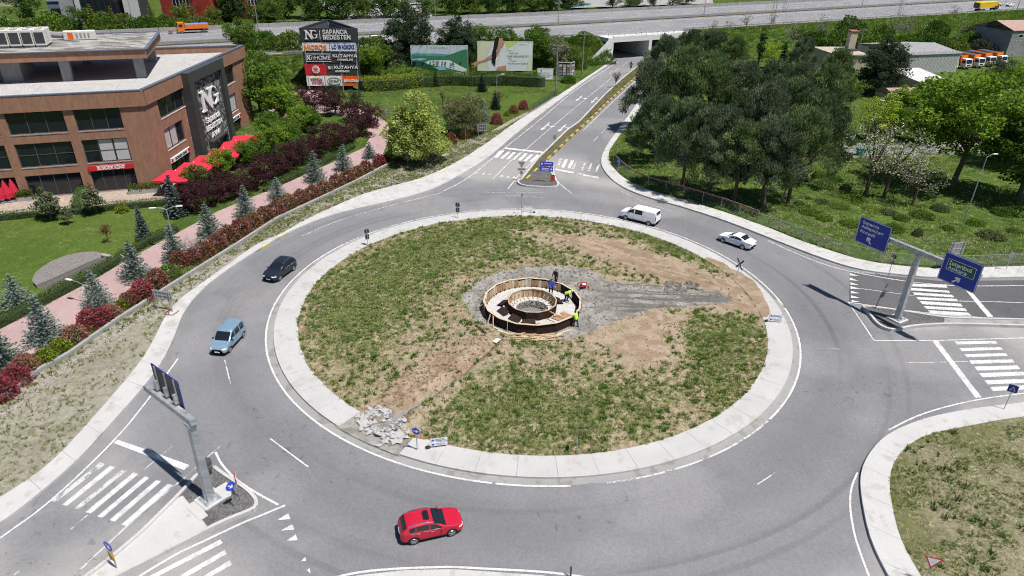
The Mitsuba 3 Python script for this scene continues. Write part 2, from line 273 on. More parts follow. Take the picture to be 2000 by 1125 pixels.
WALK_SE = [(40.06,-17.66),(37.29,-18.27),(34.10,-19.20),(31.75,-19.83),(29.78,-20.68),(27.94,-21.97),(26.29,-23.69),(25.17,-25.51),(24.25,-27.96),(23.48,-30.45),(23.31,-32.33),(23.31,-33.40)]
def extend(p, d0=0, d1=0):
    p = np.asarray(p, float); a, b = p[0] - p[1], p[-1] - p[-2]
    o = [p]
    if d0: o.insert(0, p[:1] + a / np.linalg.norm(a) * d0)
    if d1: o.append(p[-1:] + b / np.linalg.norm(b) * d1)
    return np.vstack(o)
ROAD_W, WALK_W = extend(ROAD_W, 60), extend(WALK_W, 60); ROAD_E, WALK_E = extend(ROAD_E, 0, 120), extend(WALK_E, 0, 120); ROAD_SE, WALK_SE = extend(ROAD_SE, 120, 60), extend(WALK_SE, 120, 60)
# one asphalt sheet under the whole junction; pavements, islands and land stand on it
asph = Polygon([*map(tuple, WALK_W), *[(46.5, 175), (46.5, 150)], *map(tuple, WALK_E), (170, -60), (60, -120), (-60, -120), (-90, -95)]).buffer(0)
asph = asph.union(Polygon([hw(-2, -6)[:2], hw(27, -6)[:2], hw(27, 60)[:2], hw(-2, 60)[:2]]))
struct('road', sheet(asph, 0.0), 'asphalt', 'worn grey asphalt of the roundabout and its approach roads')
east_lane = Polygon([(37.09,8.83),(42.58,7.79),(46.65,6.96),(56.55,7.66),(50.50,-1.62),(47.47,-1.33),(41.18,-0.55),(36.63,0.65),(33.86,1.53)])
part('road', 'lane_surface', sheet(east_lane, .004), 'asphalt_new', label='newer dark asphalt lane entering from the right')

def strip_slabs(key, a, b, z, step, bsdf, gap=.02, name='slab', z0=-.03, sub=3):
    """A pavement between two edge lines, cut across into slabs, each a part of its own."""
    la = LineString(a); n = max(2, int(la.length / step)); A = resample(a, n * sub + 1); B = resample(b, n * sub + 1); out = []
    for i in range(n):
        p = np.vstack([A[i * sub:(i + 1) * sub + 1], B[i * sub:(i + 1) * sub + 1][::-1]])
        g = Polygon(p).buffer(0).buffer(-gap / 2, join_style='mitre')
        if g.is_empty: continue
        out.append(part(key, name, prism(g, z0, z), bsdf))
    return out
random.seed(4)
pw = struct('pavement', None, None, 'pale concrete pavement along the left side of the roundabout and up to the underpass')
aw, bw = smooth_line(ROAD_W, 240, 2), smooth_line(WALK_W, 240, 2)
strip_slabs(pw, aw, bw, .17, 3.0, 'concrete')
pe = struct('pavement', None, None, 'pale concrete pavement with a dark kerb below the pine trees')
strip_slabs(pe, smooth_line(ROAD_E, 240, 2), smooth_line(WALK_E, 240, 2), .20, 3.0, 'concrete')
ps = struct('pavement', None, None, 'pale concrete pavement curving round the grass corner at bottom right')
strip_slabs(ps, smooth_line(ROAD_SE, 200, 2), smooth_line(WALK_SE, 200, 2), .22, 3.0, 'concrete')
sb = struct('pavement', sheet([(-12.77,-34.67),(-11.03,-34.22),(-8.24,-33.78),(-5.37,-33.63),(-2.48,-33.79),(0.14,-33.94),(2.59,-34.47),(-1.68,-38.53),(-10.09,-38.72)], .02), 'concrete', 'edge of a pale pavement at the bottom of the picture')

# land: everything beside the pavements
west = Polygon([*map(tuple, bw), hw(-3, -1)[:2], hw(-3, -14)[:2], hw(-320, -14)[:2], (-330, -120), tuple(bw[0])]).buffer(0)
west = Polygon([*map(tuple, bw), (24.0, 143), hw(-320, -2)[:2], (-420, -140), (-140, -100)]).buffer(0)
struct('garden_ground', prism(west, -.03, .13), 'scrub', 'grassy ground of the shopping centre garden')
be = smooth_line(WALK_E, 240, 2)
east = Polygon([*map(tuple, be), (420, 30), hw(420, -2)[:2], (44, 158)]).buffer(0)
struct('field_ground', prism(east, -.03, .14), 'meadow', 'rough green field under the pines')
bse = smooth_line(WALK_SE, 200, 2)
se = Polygon([*map(tuple, bse), (60, -60), (170, -40)]).buffer(0)
struct('corner_ground', prism(se, -.03, .2), 'corner_soil', 'dry grass corner inside the bottom right pavement')
PAVED = []
def laid(name, pts, z, bsdf, label): PAVED.append(pts); return struct(name, sheet(pts, z), bsdf, label)
WALL_W = [(-43.60,-21.53),(-43.29,-18.47),(-42.64,-14.24),(-41.56,-11.92),(-40.23,-5.07),(-39.57,-3.02),(-38.48,1.06),(-36.89,6.51),(-35.08,12.74),(-33.10,20.26),(-30.53,25.53),(-25.65,35.95),(-21.81,45.71)]
verge = Polygon([*map(tuple, bw[(bw[:, 0] < -3)]), *map(tuple, WALL_W[::-1]), (-60, -40)]).buffer(0)
verge = verge.intersection(west).buffer(-.02)
laid('verge', verge, .145, 'verge_soil', 'dry stony verge with tufts of grass left of the roundabout')
path_pts = [(-42.38,-22.15),(-41.49,-19.27),(-41.11,-15.24),(-40.13,-11.70),(-39.17,-7.13),(-37.95,-2.74),(-35.74,3.67),(-33.96,9.62),(-31.47,15.07),(-29.43,21.52),(-26.95,28.30),(-23.55,33.15),(-19.02,43.76),(-15.33,47.80),(-11.58,54.51),(-6.55,64.11),(-2.80,73.79),(2.56,84.50),(6.93,96.10)]
laid('footpath', line(smooth_line(path_pts, 100, 2), 1.1), .155, 'gravel_light', 'narrow beaten footpath along the verge')
laid('cobble_strip', [(-24.64,31.13),(-17.71,37.86),(-15.31,40.94),(-11.60,48.06),(-8.34,55.99),(-11.70,56.06),(-14.69,49.83),(-18.59,40.72),(-22.34,34.78)], .151, 'cobble', 'strip of broken stones beside the upper pavement')
PROM_L = [(-51.03,-12.36),(-50.48,-7.77),(-49.24,-3.33),(-47.23,2.66),(-46.22,7.65),(-44.11,15.04),(-41.74,23.00),(-38.77,29.03),(-37.43,31.42),(-34.13,38.97),(-31.44,45.32),(-30.01,49.04),(-28.17,53.61),(-28.54,59.67),(-30.36,66.56),(-33.09,71.68),(-39.40,76.89),(-48.32,75.28)]
PROM_R = [(-46.62,-18.45),(-45.95,-14.51),(-44.67,-11.63),(-43.90,-8.23),(-42.77,-4.08),(-41.43,-0.64),(-39.96,4.33),(-38.24,9.83),(-36.86,14.17),(-35.22,18.60),(-32.85,23.88),(-29.34,32.14),(-26.53,40.20),(-24.27,47.74),(-24.77,56.68),(-26.53,68.74),(-28.89,73.63),(-34.98,80.74),(-42.25,84.19),(-50.77,83.42)]
laid('promenade', [*PROM_L, *PROM_R[::-1]], .16, 'pink_paving', 'pink block paved promenade through the garden')
laid('lawn', [(-72.39,12.03),(-68.01,18.34),(-61.57,20.80),(-55.10,22.61),(-48.74,24.48),(-45.40,20.81),(-46.08,17.85),(-47.39,10.08),(-48.35,4.69),(-50.32,-1.58),(-51.65,-6.02),(-53.69,-12.46)], .15, 'lawn', 'mown green lawn with a round wooden stage')
laid('lawn', [(-16.57,51.15),(-3.04,97.79),(7.18,101.49),(2.65,88.23),(-2.84,77.47),(-6.71,68.45),(-11.94,59.27)], .15, 'lawn', 'mown lawn below the two billboards')
laid('plaza', [(-74.08,14.24),(-68.68,19.34),(-62.19,21.85),(-55.57,23.52),(-48.82,25.44),(-52.39,35.17),(-56.88,36.53),(-71.15,29.57),(-78.37,19.85)], .155, 'plaza_paving', 'beige block paving in front of the shopping centre')
laid('car_park', [(-53.56,78.67),(-51.79,90.58),(-52.51,101.22),(-45.03,95.36),(-44.16,75.22),(-46.89,70.54)], .155, 'pink_paving', 'paved yard behind the garden trees')
laid('lane', [(57.24,62.78),(54.23,53.20),(67.12,54.09),(80.14,58.02),(97.23,56.19),(104.48,66.30),(85.36,66.94),(69.40,62.35)], .16, 'asphalt_highway', 'pale lane crossing the field behind the trees')

# ---------------------------------------------------------------- the central island
R_G, R_K, R_L = 23.62, 25.75, 26.46
ring = struct('island_apron', None, None, 'pale concrete apron round the grassy central island')
for i in range(54):
    a0, a1 = i * 2 * math.pi / 54 + .0004, (i + 1) * 2 * math.pi / 54 - .0004
    aa = np.linspace(a0, a1, 4)
    if 35.0 < i + .5 < 37.0: continue          # broken up where the trench leaves the island
    part(ring, 'slab', prism(np.vstack([np.c_[np.cos(aa), np.sin(aa)] * R_K, (np.c_[np.cos(aa), np.sin(aa)] * (R_G - .1))[::-1]]), -.03, .17), 'concrete_ring')
def annulus(r0, r1, a0, a1, n=120):
    a = np.linspace(a0, a1, n); return Polygon(np.vstack([np.c_[np.cos(a), np.sin(a)] * r1, (np.c_[np.cos(a), np.sin(a)] * r0)[::-1]]))
part('road', 'gutter', sheet(annulus(R_K - .3, R_L - .05, 2.2, 6.35), .004), 'gutter', label='dusty concrete gutter along the lower edge of the island')
part('road', 'gutter', sheet(annulus(R_K - .3, R_K + .28, .05, 2.22), .004), 'gutter')

DIRT = [[(-2.25,18.04),(4.91,17.28),(10.69,16.63),(17.72,10.06),(23.07,5.50),(25.66,2.87),(24.21,0.01),(19.76,1.47),(14.80,4.16),(9.16,8.97),(4.10,14.43),(-0.30,15.75)],
        [(5.30,5.19),(10.83,3.98),(16.31,3.27),(24.54,2.82),(25.30,0.06),(23.42,-3.34),(21.13,-1.39),(15.44,-0.90),(9.85,-2.89),(6.48,-5.57),(4.03,-4.91)],
        [(-4.67,-7.59),(-7.70,-9.03),(-10.04,-11.23),(-11.73,-15.14),(-13.71,-18.33),(-12.03,-20.81),(-9.95,-20.01),(-6.41,-13.46),(-2.68,-9.70)],
        [(5.28,-7.83),(8.08,-4.75),(13.24,-1.31),(14.75,-2.99),(12.95,-8.24),(12.74,-12.77),(8.94,-12.52),(6.94,-10.17)]]
GREY = [[(-7.15,-0.25),(-6.00,3.22),(-2.99,5.80),(1.36,7.28),(4.88,7.45),(8.57,3.88),(14.67,3.44),(20.05,2.63),(21.81,1.00),(18.20,-0.46),(12.64,-1.75),(7.55,-4.96),(3.33,-7.90),(-1.99,-7.75),(-5.55,-4.81)], [(-14.54,-19.34),(-12.95,-17.98),(-10.42,-19.52),(-9.80,-21.04),(-12.06,-21.71)]]
FIELD = [[(-23.26,-0.94),(-19.74,7.59),(-12.11,18.34),(-2.29,22.31),(1.74,19.92),(-2.21,14.11),(-8.05,8.15),(-12.57,-1.56),(-14.94,-11.00),(-19.74,-10.35)], [(-8.28,-16.80),(-1.93,-13.68),(4.64,-14.93),(10.98,-16.13),(8.11,-20.77),(0.09,-22.78),(-6.61,-21.24)], [(14.18,-4.50),(22.39,-4.17),(21.18,-9.64),(16.18,-15.96),(13.02,-14.64)], [(9.90,21.22),(19.11,16.75),(23.27,8.31),(20.12,7.51),(13.65,14.92)]]
def amount(pts, polys_, soft):
    out = np.zeros(len(pts)); P = shapely.points(pts)
    for q in polys_:
        g = Polygon(q).buffer(0); d = np.where(shapely.contains(g, P), shapely.distance(g.boundary, P), -shapely.distance(g.boundary, P)); out = np.maximum(out, np.clip(.5 + d / soft, 0, 1))
    return out
TRENCH = LineString([(-3.19,-8.15),(-6.41,-13.46),(-8.35,-16.10),(-10.20,-18.21),(-12.08,-20.51)])
RUTS = [LineString(GL(q)) for q in ()] + [LineString([(2.94,16.70),(9.07,13.63),(15.64,8.61),(20.63,4.90),(25.11,1.15)]), LineString([(1.60,15.22),(8.17,10.99),(14.50,5.61),(19.49,2.60),(23.67,-0.01)]), LineString([(6.15,2.01),(11.67,2.14),(17.13,1.92),(25.18,1.37)]), LineString([(5.98,0.10),(11.42,0.56),(16.88,0.79),(24.68,-0.18)]), LineString([(13.04,-1.00),(12.98,-5.50),(12.52,-11.60)])]
def island_h(p):
    p = np.atleast_2d(p); r = np.hypot(p[:, 0], p[:, 1]); q = np.c_[p, np.zeros(len(p))]
    h = .12 + .62 * (1 - np.clip(r / R_G, 0, 1) ** 2) + .16 * (meshkit.fbm(q * .35, 4, 1) - .5) + .10 * (meshkit.fbm(q * 1.7, 3, 5) - .5) * np.clip((R_G - r) / 1.5, 0, 1)
    P = shapely.points(p); d = shapely.distance(TRENCH, P); h = h - .50 * np.exp(-(d / .34) ** 2) + .24 * np.exp(-((d - 1.0) / .55) ** 2) * (.4 + 1.2 * meshkit.fbm(q * 1.3, 3, 9))
    for t in RUTS: d = shapely.distance(t, P); h = h - .10 * np.exp(-(d / .22) ** 2) + .05 * np.exp(-((d - .5) / .2) ** 2)
    flatten = np.exp(-(np.hypot(p[:, 0] + .05, p[:, 1] + 2.1) / 7.0) ** 6); h = h * (1 - flatten) + .42 * flatten
    mo_ = np.array((5.72,5.23)); h = h + .55 * np.exp(-(np.hypot((p[:, 0] - mo_[0]) * .55, p[:, 1] - mo_[1]) / 1.2) ** 2) * (.6 + .8 * meshkit.fbm(q * 1.4, 3, 12))
    d = np.hypot(p[:, 0] + .03, p[:, 1] + 2.2); return h - .50 * np.clip((1.72 - d) / .45, 0, 1)
nr, na = 110, 420
rr = R_G * np.linspace(0.004, 1, nr) ** .85; gg = np.arange(na) * 2 * np.pi / na
ip = np.stack([np.outer(rr, np.cos(gg)), np.outer(rr, np.sin(gg))], -1).reshape(-1, 2)
ii, jj = np.meshgrid(np.arange(nr - 1), np.arange(na), indexing='ij')
iq = np.stack([ii * na + jj, (ii + 1) * na + jj, (ii + 1) * na + (jj + 1) % na, ii * na + (jj + 1) % na], -1).reshape(-1, 4)
isl_f = np.vstack([iq[:, [0, 1, 2]], iq[:, [0, 2, 3]]])
isl_dirt, isl_grey = amount(ip, DIRT, 4.5), amount(ip, GREY, 1.6)
isl_field = amount(ip, FIELD, 5.0); scene_uv = np.c_[np.maximum(isl_dirt, .30 * (1 - isl_field) * (1 - isl_grey)), isl_grey]
struct('island_ground', (np.c_[ip, island_h(ip)], isl_f), 'island_soil', 'grass and bare earth of the central island', smooth=True, uv=scene_uv)

gapp = np.array([(r * math.cos(a), r * math.sin(a)) for r in np.linspace(R_G - .25, R_K + .1, 12) for a in np.linspace(4.055, 4.31, 24)]); gq = np.array([[i * 24 + j, (i + 1) * 24 + j, (i + 1) * 24 + j + 1, i * 24 + j + 1] for i in range(11) for j in range(23)])
struct('broken_edge', (np.c_[gapp, .02 + .13 * meshkit.fbm(np.c_[gapp * 2.2, gapp[:, 0] * 0], 3, 8)], np.vstack([gq[:, [0, 1, 2]], gq[:, [0, 2, 3]]])), 'island_soil', 'broken ground where the trench crosses the island edge', smooth=True, uv=np.tile([.3, .8], (len(gapp), 1)))
ma = np.linspace(-.10, .50, 40); mo = R_K - .5 + .9 * (meshkit.fbm(np.c_[ma * 14, ma * 0, ma * 0], 3, 4) - .5) - 1.2 * np.abs((ma - .2) / .3) ** 3; mi_ = np.full(40, R_G - .2)
def mud(k, a, r0, r1):
    rs = np.linspace(0, 1, 8); P = np.array([((r0[j] + (r1[j] - r0[j]) * t) * math.cos(a[j]), (r0[j] + (r1[j] - r0[j]) * t) * math.sin(a[j]), .175 + .016 * (1 - t)) for j in range(len(a)) for t in rs]); q = np.array([[j * 8 + i, j * 8 + i + 1, (j + 1) * 8 + i + 1, (j + 1) * 8 + i] for j in range(len(a) - 1) for i in range(7)])
    struct('spilled_earth', (P, np.vstack([q[:, [0, 1, 2]], q[:, [0, 2, 3]]])), 'island_soil', 'earth carried by wheels over the right edge of the island apron', smooth=True, uv=np.tile([.75, .1], (len(P), 1)))
mud(0, ma, mi_, np.maximum(mo, mi_ + .05))
# ---------------------------------------------------------------- road markings, each a painted sheet of its own
def mark(pts, name='marking', bsdf='paint', z=.009, label=None): return part('road', name, sheet(pts, z), bsdf, label=label)
def mline(pts, w, name='edge_line', bsdf='paint', z=.009, sm=True, label=None): return mark(line(smooth_line(pts, 60, 2) if sm and len(pts) > 2 else pts, w), name, bsdf, z, label)
for a0, a1, b in ((.02, 1.62, 'paint'), (1.63, 2.6, 'paint_worn'), (2.605, 4.59, 'paint'), (4.6, 4.80, 'paint'), (4.9, 5.5, 'paint_worn'), (5.51, 6.28, 'paint')): mark(annulus(R_L - .07, R_L + .09, a0, a1), 'edge_line', b)
for q, w, b in (([(27.51,144.42),(12.17,105.36),(2.09,73.00),(-3.11,57.97),(-5.60,49.89),(-8.39,41.39),(-10.22,36.69),(-12.89,32.28)], .14, 'paint'), ([(-12.86,32.06),(-19.42,26.56),(-25.24,21.04),(-28.47,15.70)], .13, 'paint_worn'), ([(-31.90,-11.64),(-31.70,-17.60),(-31.78,-22.46),(-32.87,-28.92),(-34.22,-31.99),(-34.92,-33.74)], .14, 'paint'), ([(22.53,120.02),(6.08,73.33),(-0.91,52.56)], .12, 'paint'), ([(-2.55,48.68),(-5.39,38.89)], .12, 'paint'),
                ([(18.53,98.24),(10.30,73.68),(-0.35,44.75),(-3.02,34.41)], .14, 'paint'), ([(35.85,137.32),(19.01,91.16),(10.96,68.00)], .14, 'paint'), ([(4.28,48.04),(4.10,43.74),(4.32,39.51),(5.03,36.49),(6.43,33.02)], .13, 'paint'), ([(13.80,34.56),(16.71,29.86),(19.80,26.88)], .10, 'paint_worn'),
                ([(30.30,17.32),(32.34,13.91),(34.42,11.00),(36.90,8.96),(42.71,6.52),(47.84,5.77),(55.62,6.24)], .14, 'paint'), ([(33.81,1.52),(36.63,0.65),(41.18,-0.55),(47.47,-1.33),(50.57,-1.51)], .13, 'paint'), ([(33.81,1.52),(33.05,-6.11)], .12, 'paint'), ([(33.05,-6.11),(37.35,-6.03),(43.06,-5.53),(48.27,-5.04)], .13, 'paint'),
                ([(35.56,4.97),(41.78,3.24)], .09, 'paint'), ([(46.04,2.28),(53.02,2.24)], .11, 'paint'), ([(34.14,-9.90),(40.25,-9.43)], .09, 'paint_worn'), ([(45.34,-13.65),(42.31,-14.19),(38.04,-15.13),(34.64,-16.23),(31.39,-17.55),(28.05,-19.52)], .13, 'paint'), ([(23.47,-24.42),(22.44,-25.79),(21.57,-27.47),(20.74,-30.06),(20.42,-31.93),(20.21,-33.48),(20.06,-35.10)], .13, 'paint'),
                ([(-12.80,-34.56),(-12.16,-34.29),(-10.57,-33.88),(-8.54,-33.64),(-6.45,-33.51),(-5.39,-33.45),(-3.31,-33.54),(0.40,-33.67),(2.63,-33.99)], .16, 'paint'), ([(-23.81,-23.69),(-22.98,-24.86),(-21.37,-26.42),(-19.36,-27.73),(-17.58,-28.71)], .16, 'paint'), ([(-23.73,-23.12),(-24.15,-24.08),(-24.91,-26.32),(-25.66,-28.01),(-26.34,-29.51),(-26.78,-30.92),(-27.84,-34.09),(-28.20,-35.58)], .12, 'paint_worn'), ([(-17.12,-28.75),(-18.65,-29.83),(-19.27,-30.20),(-21.29,-31.85),(-22.45,-32.76),(-23.47,-33.87),(-24.29,-34.85)], .17, 'paint'),
                ([(-20.26,-22.09),(-16.57,-25.04)], .11, 'paint'), ([(-27.69,-11.72),(-25.85,-15.28)], .10, 'paint_worn'), ([(-27.24,-23.06),(-28.14,-25.65)], .09, 'paint_worn'), ([(-29.80,-29.96),(-30.21,-31.18)], .09, 'paint_worn'), ([(-31.22,-33.95),(-31.57,-34.70)], .09, 'paint_worn'), ([(15.64,-25.88),(17.42,-24.60)], .09, 'paint_worn'),
                ([(15.64,70.24),(14.34,66.45)], .1, 'paint'), ([(13.44,64.25),(12.24,60.75)], .1, 'paint'), ([(-6.92,32.85),(2.35,32.99)], .09, 'paint_worn'), ([(-3.13,31.80),(2.22,31.06)], .08, 'paint_worn'), ([(26.89,-7.70),(29.03,-7.79)], .06, 'paint_worn'), ([(24.13,129.96),(22.64,125.50)], .1, 'paint'), ([(26.90,136.30),(24.60,129.29)], .1, 'paint'), ([(30.12,143.89),(27.74,137.18)], .1, 'paint')):
    mline(q, w, 'lane_line', b)
for q in ('987,288 1060,296.5 1059,299 986,290.5', '1085,329 1121,336 1119,339 1084,332', '1126,337 1170,346 1168,349 1124,340', '1822,667 1832,666.5 1917,776 1905,777.5', '1885.5,583 1896,583 1940,619.5 1928,619.5', '222,865 231,859 371,909 359,918'): pass
STOP = [[(-3.80,55.70),(2.74,53.72),(2.63,52.81),(-3.87,54.76)], [(4.55,44.56),(7.43,42.94),(7.21,42.16),(4.43,43.77)], [(7.82,42.71),(11.30,40.69),(11.06,39.94),(7.60,41.94)], [(38.77,-6.07),(39.33,-5.95),(38.21,-14.91),(37.63,-15.00)], [(48.23,4.94),(48.74,4.84),(47.72,-1.01),(47.12,-1.04)], [(-31.77,-22.92),(-31.60,-22.57),(-25.09,-25.13),(-25.33,-25.61)]]
for i, q in enumerate(STOP): mark(q, 'stop_line', 'paint_worn' if i == 2 else 'paint')
ZEB = [  # far left lane of the underpass road
 [(-4.83,53.78),(-3.86,53.85),(-4.98,49.65),(-5.67,49.60)], [(-3.31,53.28),(-2.78,53.32),(-4.02,49.15),(-4.55,49.39)], [(-2.42,53.05),(-1.89,53.08),(-3.07,48.93),(-3.59,48.89)], [(-1.36,52.82),(-0.91,52.56),(-2.13,48.71),(-2.55,48.68)], [(-0.38,52.59),(0.14,52.33),(-1.10,48.23),(-1.61,48.47)], [(0.58,52.07),(1.11,51.81),(-0.16,48.01),(-0.67,47.98)], [(1.63,51.85),(2.15,51.59),(0.86,47.53),(0.27,47.76)],
 [(5.40,49.80),(6.01,49.84),(5.19,45.66),(4.85,45.63)], [(6.34,49.58),(6.94,49.62),(5.98,44.91),(5.49,45.15)], [(7.34,49.09),(7.95,49.13),(6.97,44.72),(6.47,44.68)],
 [(42.81,6.16),(46.69,5.96),(46.46,5.34),(42.38,5.52)], [(42.19,5.15),(46.17,4.60),(46.13,4.13),(42.00,4.54)], [(41.98,4.06),(46.09,3.66),(45.99,3.07),(41.85,3.47)], [(41.78,3.00),(46.02,2.73),(45.92,2.16),(41.70,2.43)], [(41.70,2.09),(45.88,1.71),(45.72,1.04),(41.62,1.42)], [(41.55,0.97),(45.80,0.72),(45.64,0.06),(41.54,0.43)], [(41.53,0.10),(45.61,-0.26),(45.51,-0.90),(41.51,-0.54)],
 [(40.90,-5.98),(45.03,-5.73),(44.95,-6.19),(40.89,-6.53)], [(40.68,-7.17),(44.85,-6.83),(44.82,-7.27),(40.67,-7.70)], [(40.56,-8.22),(44.67,-7.89),(44.64,-8.33),(40.55,-8.74)], [(40.40,-9.25),(44.64,-8.93),(44.56,-9.43),(40.34,-9.84)], [(40.33,-10.25),(44.47,-9.93),(44.38,-10.51),(40.23,-10.90)], [(40.13,-11.31),(44.36,-10.91),(44.27,-11.47),(40.08,-11.94)], [(39.93,-12.41),(44.18,-12.02),(44.10,-12.56),(39.88,-13.02)], [(39.83,-13.40),(44.02,-12.95),(43.94,-13.55),(39.78,-13.99)],
 [(-31.63,-25.01),(-31.19,-25.21),(-32.52,-28.86),(-32.92,-28.82)], [(-30.75,-25.36),(-30.30,-25.50),(-31.60,-29.20),(-31.99,-29.12)], [(-29.69,-25.69),(-29.32,-25.78),(-30.64,-29.49),(-31.00,-29.41)], [(-28.75,-25.97),(-28.35,-26.12),(-29.67,-29.82),(-30.08,-29.70)], [(-27.76,-26.35),(-27.39,-26.44),(-28.72,-30.15),(-29.10,-30.07)], [(-26.81,-26.68),(-26.41,-26.76),(-27.74,-30.47),(-28.14,-30.35)], [(-25.84,-27.00),(-25.42,-27.13),(-26.78,-30.79),(-27.18,-30.71)],
 [(-20.35,-31.75),(-20.08,-32.02),(-23.18,-34.75),(-23.69,-34.76)], [(-19.76,-32.54),(-19.51,-32.85),(-21.58,-34.89),(-22.10,-34.90)], [(-19.15,-33.30),(-18.90,-33.64),(-20.21,-34.89),(-20.66,-34.90)]]
for i, q in enumerate(ZEB): mark(q, 'zebra_stripe', 'paint_worn' if i in (7, 25, 27) else 'paint')
for q in ([(8.17,48.58),(8.42,48.60),(7.54,44.49),(7.12,44.47)], [(9.58,48.13),(9.82,47.87),(8.89,43.80),(8.58,44.04)], [(10.57,47.64),(10.80,47.39),(9.93,43.36),(9.62,43.59)], [(11.71,47.17),(12.05,47.20),(11.14,43.18),(10.84,43.42)]): mark(q, 'zebra_stripe', 'paint_worn')
TRI = [(931, 337, 6), (943.5, 339, 6), (955, 341, 6), (967, 343, 6), (979.5, 344.5, 6), (992, 346, 6), (1004, 347.5, 6)]
for q in ([(-8.38,41.14),(-7.82,41.18),(-7.86,41.93)], [(-7.31,40.71),(-6.75,40.75),(-6.87,41.74)], [(-6.33,40.53),(-5.85,40.56),(-5.89,41.56)], [(-4.39,39.92),(-3.83,39.96),(-3.93,40.93)], [(-3.42,39.50),(-2.86,39.53),(-2.96,40.50)], [(-2.46,39.31),(-1.90,39.35),(-1.99,40.32)],
          [(36.98,8.56),(36.69,7.90),(37.66,7.81)], [(36.47,7.37),(36.19,6.73),(37.09,6.52)], [(36.03,6.22),(35.76,5.59),(36.70,5.51)], [(35.60,5.22),(35.34,4.60),(36.38,4.65)], [(35.19,4.12),(34.93,3.52),(35.90,3.56)], [(34.73,3.04),(34.48,2.46),(35.49,2.50)], [(34.34,2.00),(34.14,1.54),(35.09,1.58)],
          [(-17.26,-30.05),(-16.69,-29.46),(-16.42,-29.94)], [(-16.73,-30.90),(-16.15,-30.37),(-15.89,-30.83)], [(-16.12,-31.72),(-15.68,-31.21),(-15.45,-31.66)], [(-14.77,-33.27),(-14.60,-32.95),(-14.45,-33.26)], [(-14.24,-33.93),(-14.09,-33.78),(-13.93,-34.15)]): mark(q, 'yield_triangle', 'paint_worn' if q[0][1] < -38 else 'paint')
def lane_arrow(px, d):
    """Straight-on arrow with a curved left branch, lying on the lane; d: the way it points."""
    o, d = np.array(px), np.array(d) / np.linalg.norm(d); l = np.array([-d[1], d[0]])
    P = lambda q: [tuple(o + d * a + l * b) for a, b in q]
    g = Polygon(P([(-3, -.12), (1.2, -.12), (1.2, -.42), (3.2, 0), (1.2, .42), (1.2, .12), (-3, .12)]))
    g = g.union(LineString(P([(-1.6, 0), (-.9, .25), (-.6, .75), (-.5, 1.1)])).buffer(.12)).union(Polygon(P([(-1.0, 1.0), (0.1, 1.0), (-.35, 1.9)])))
    mark(g, 'lane_arrow')
rd = np.subtract((-3.11,57.97), (12.17,105.36))
for q in ((3.74,70.42), (7.00,69.55), (12.28,95.56), (15.67,94.34)): lane_arrow(q, rd)
# the broken kerb with yellow stones on the left of the ring
kb = struct('kerb', None, None, 'broken kerb with a few yellow painted stones beside the red hedge')
for i, (a, b) in enumerate((((-30.29,16.88), (-30.97,15.09)), ((-31.05,14.93), (-31.31,14.15)), ((-31.71,13.06), (-32.18,11.85)), ((-32.33,11.55), (-32.57,10.82)), ((-33.38,8.68), (-33.63,7.73)), ((-33.69,7.59), (-33.92,6.79)))):
    part(kb, 'kerb_stone', prism(line([a, b], .22), -.02, .14), 'paint_yellow' if i % 2 == 0 or i == 5 else 'concrete_grey', label='yellow painted kerb stone' if i % 2 == 0 else None)
# ================================================================ motorway on its bank, underpass, traffic islands
def hwp(s, n, z=HZ): return hw(s, n + (.04 * max(s, 0) if n > 15 else 0), z)
def hstrip(s0, s1, n0, n1, z, k=24):
    ss = np.linspace(s0, s1, k); return sheet([hwp(s, n0)[:2] for s in ss] + [hwp(s, n1)[:2] for s in ss[::-1]], z)
mw = struct('motorway', hstrip(-320, 420, .2, 52.5, HZ, 40), 'asphalt_highway', 'six lane motorway on a bank across the top of the picture')
part(mw, 'deck_edge', prism([hwp(-5, -5.3)[:2], hwp(30, -5.3)[:2], hwp(30, .3)[:2], hwp(-5, .3)[:2]], HZ - 1.1, HZ + .02), 'white_wall')
for n, w in ((2.3, .22), (20.4, .22), (29.6, .22), (46.5, .22)): part(mw, 'edge_line', hstrip(-320, 420, n, n + w, HZ + .004, 40), 'paint')
for n in (7.2, 12.3, 35.2, 40.8):
    for i in range(-13, 24):
        s = i * 12.5 + n * 1.3
        part(mw, 'lane_dash', hstrip(s, s + 6.0, n, n + .22, HZ + .004, 2), 'paint')
def grid_mesh(fn, us, vs):
    P = np.array([[fn(u, v) for v in vs] for u in us], float).reshape(-1, 3); n = len(vs)
    i, j = np.meshgrid(np.arange(len(us) - 1), np.arange(n - 1), indexing='ij')
    q = np.stack([i * n + j, (i + 1) * n + j, (i + 1) * n + j + 1, i * n + j + 1], -1).reshape(-1, 4); return P, np.vstack([q[:, [0, 1, 2]], q[:, [0, 2, 3]]])
def bump(x, y, a=.5, s=.25): return a * (float(meshkit.fbm(np.array([x * s, y * s, 0.0]), 3, 2)) - .5)
def bank(s_of, w0, w1):
    """The motorway's bank: s_of(u, n) along the road; it falls over w0 to w1 metres on the near side."""
    def fn(u, v):
        n = v; s = s_of(u, n); w = w0 + (w1 - w0) * min(max(s / 120, 0), 1)
        if n < 0: z = (HZ - .1) * max(0.0, 1 + n * 12.0 / w / 12.0) if n > -1e9 else 0; m = n * 1.0; x, y, _ = hw(s, n * w / 12.0); z = (HZ - .15) * (1 + n / 12.0) + .1; k = math.sin(math.pi * min(1, -n / 12.0)); return x, y, z + bump(x, y, 1.6) * k
        x, y, _ = hwp(s, n); return x, y, HZ - .03 if n < 53 else HZ - .7 + bump(x, y, .8, .05)
    return fn
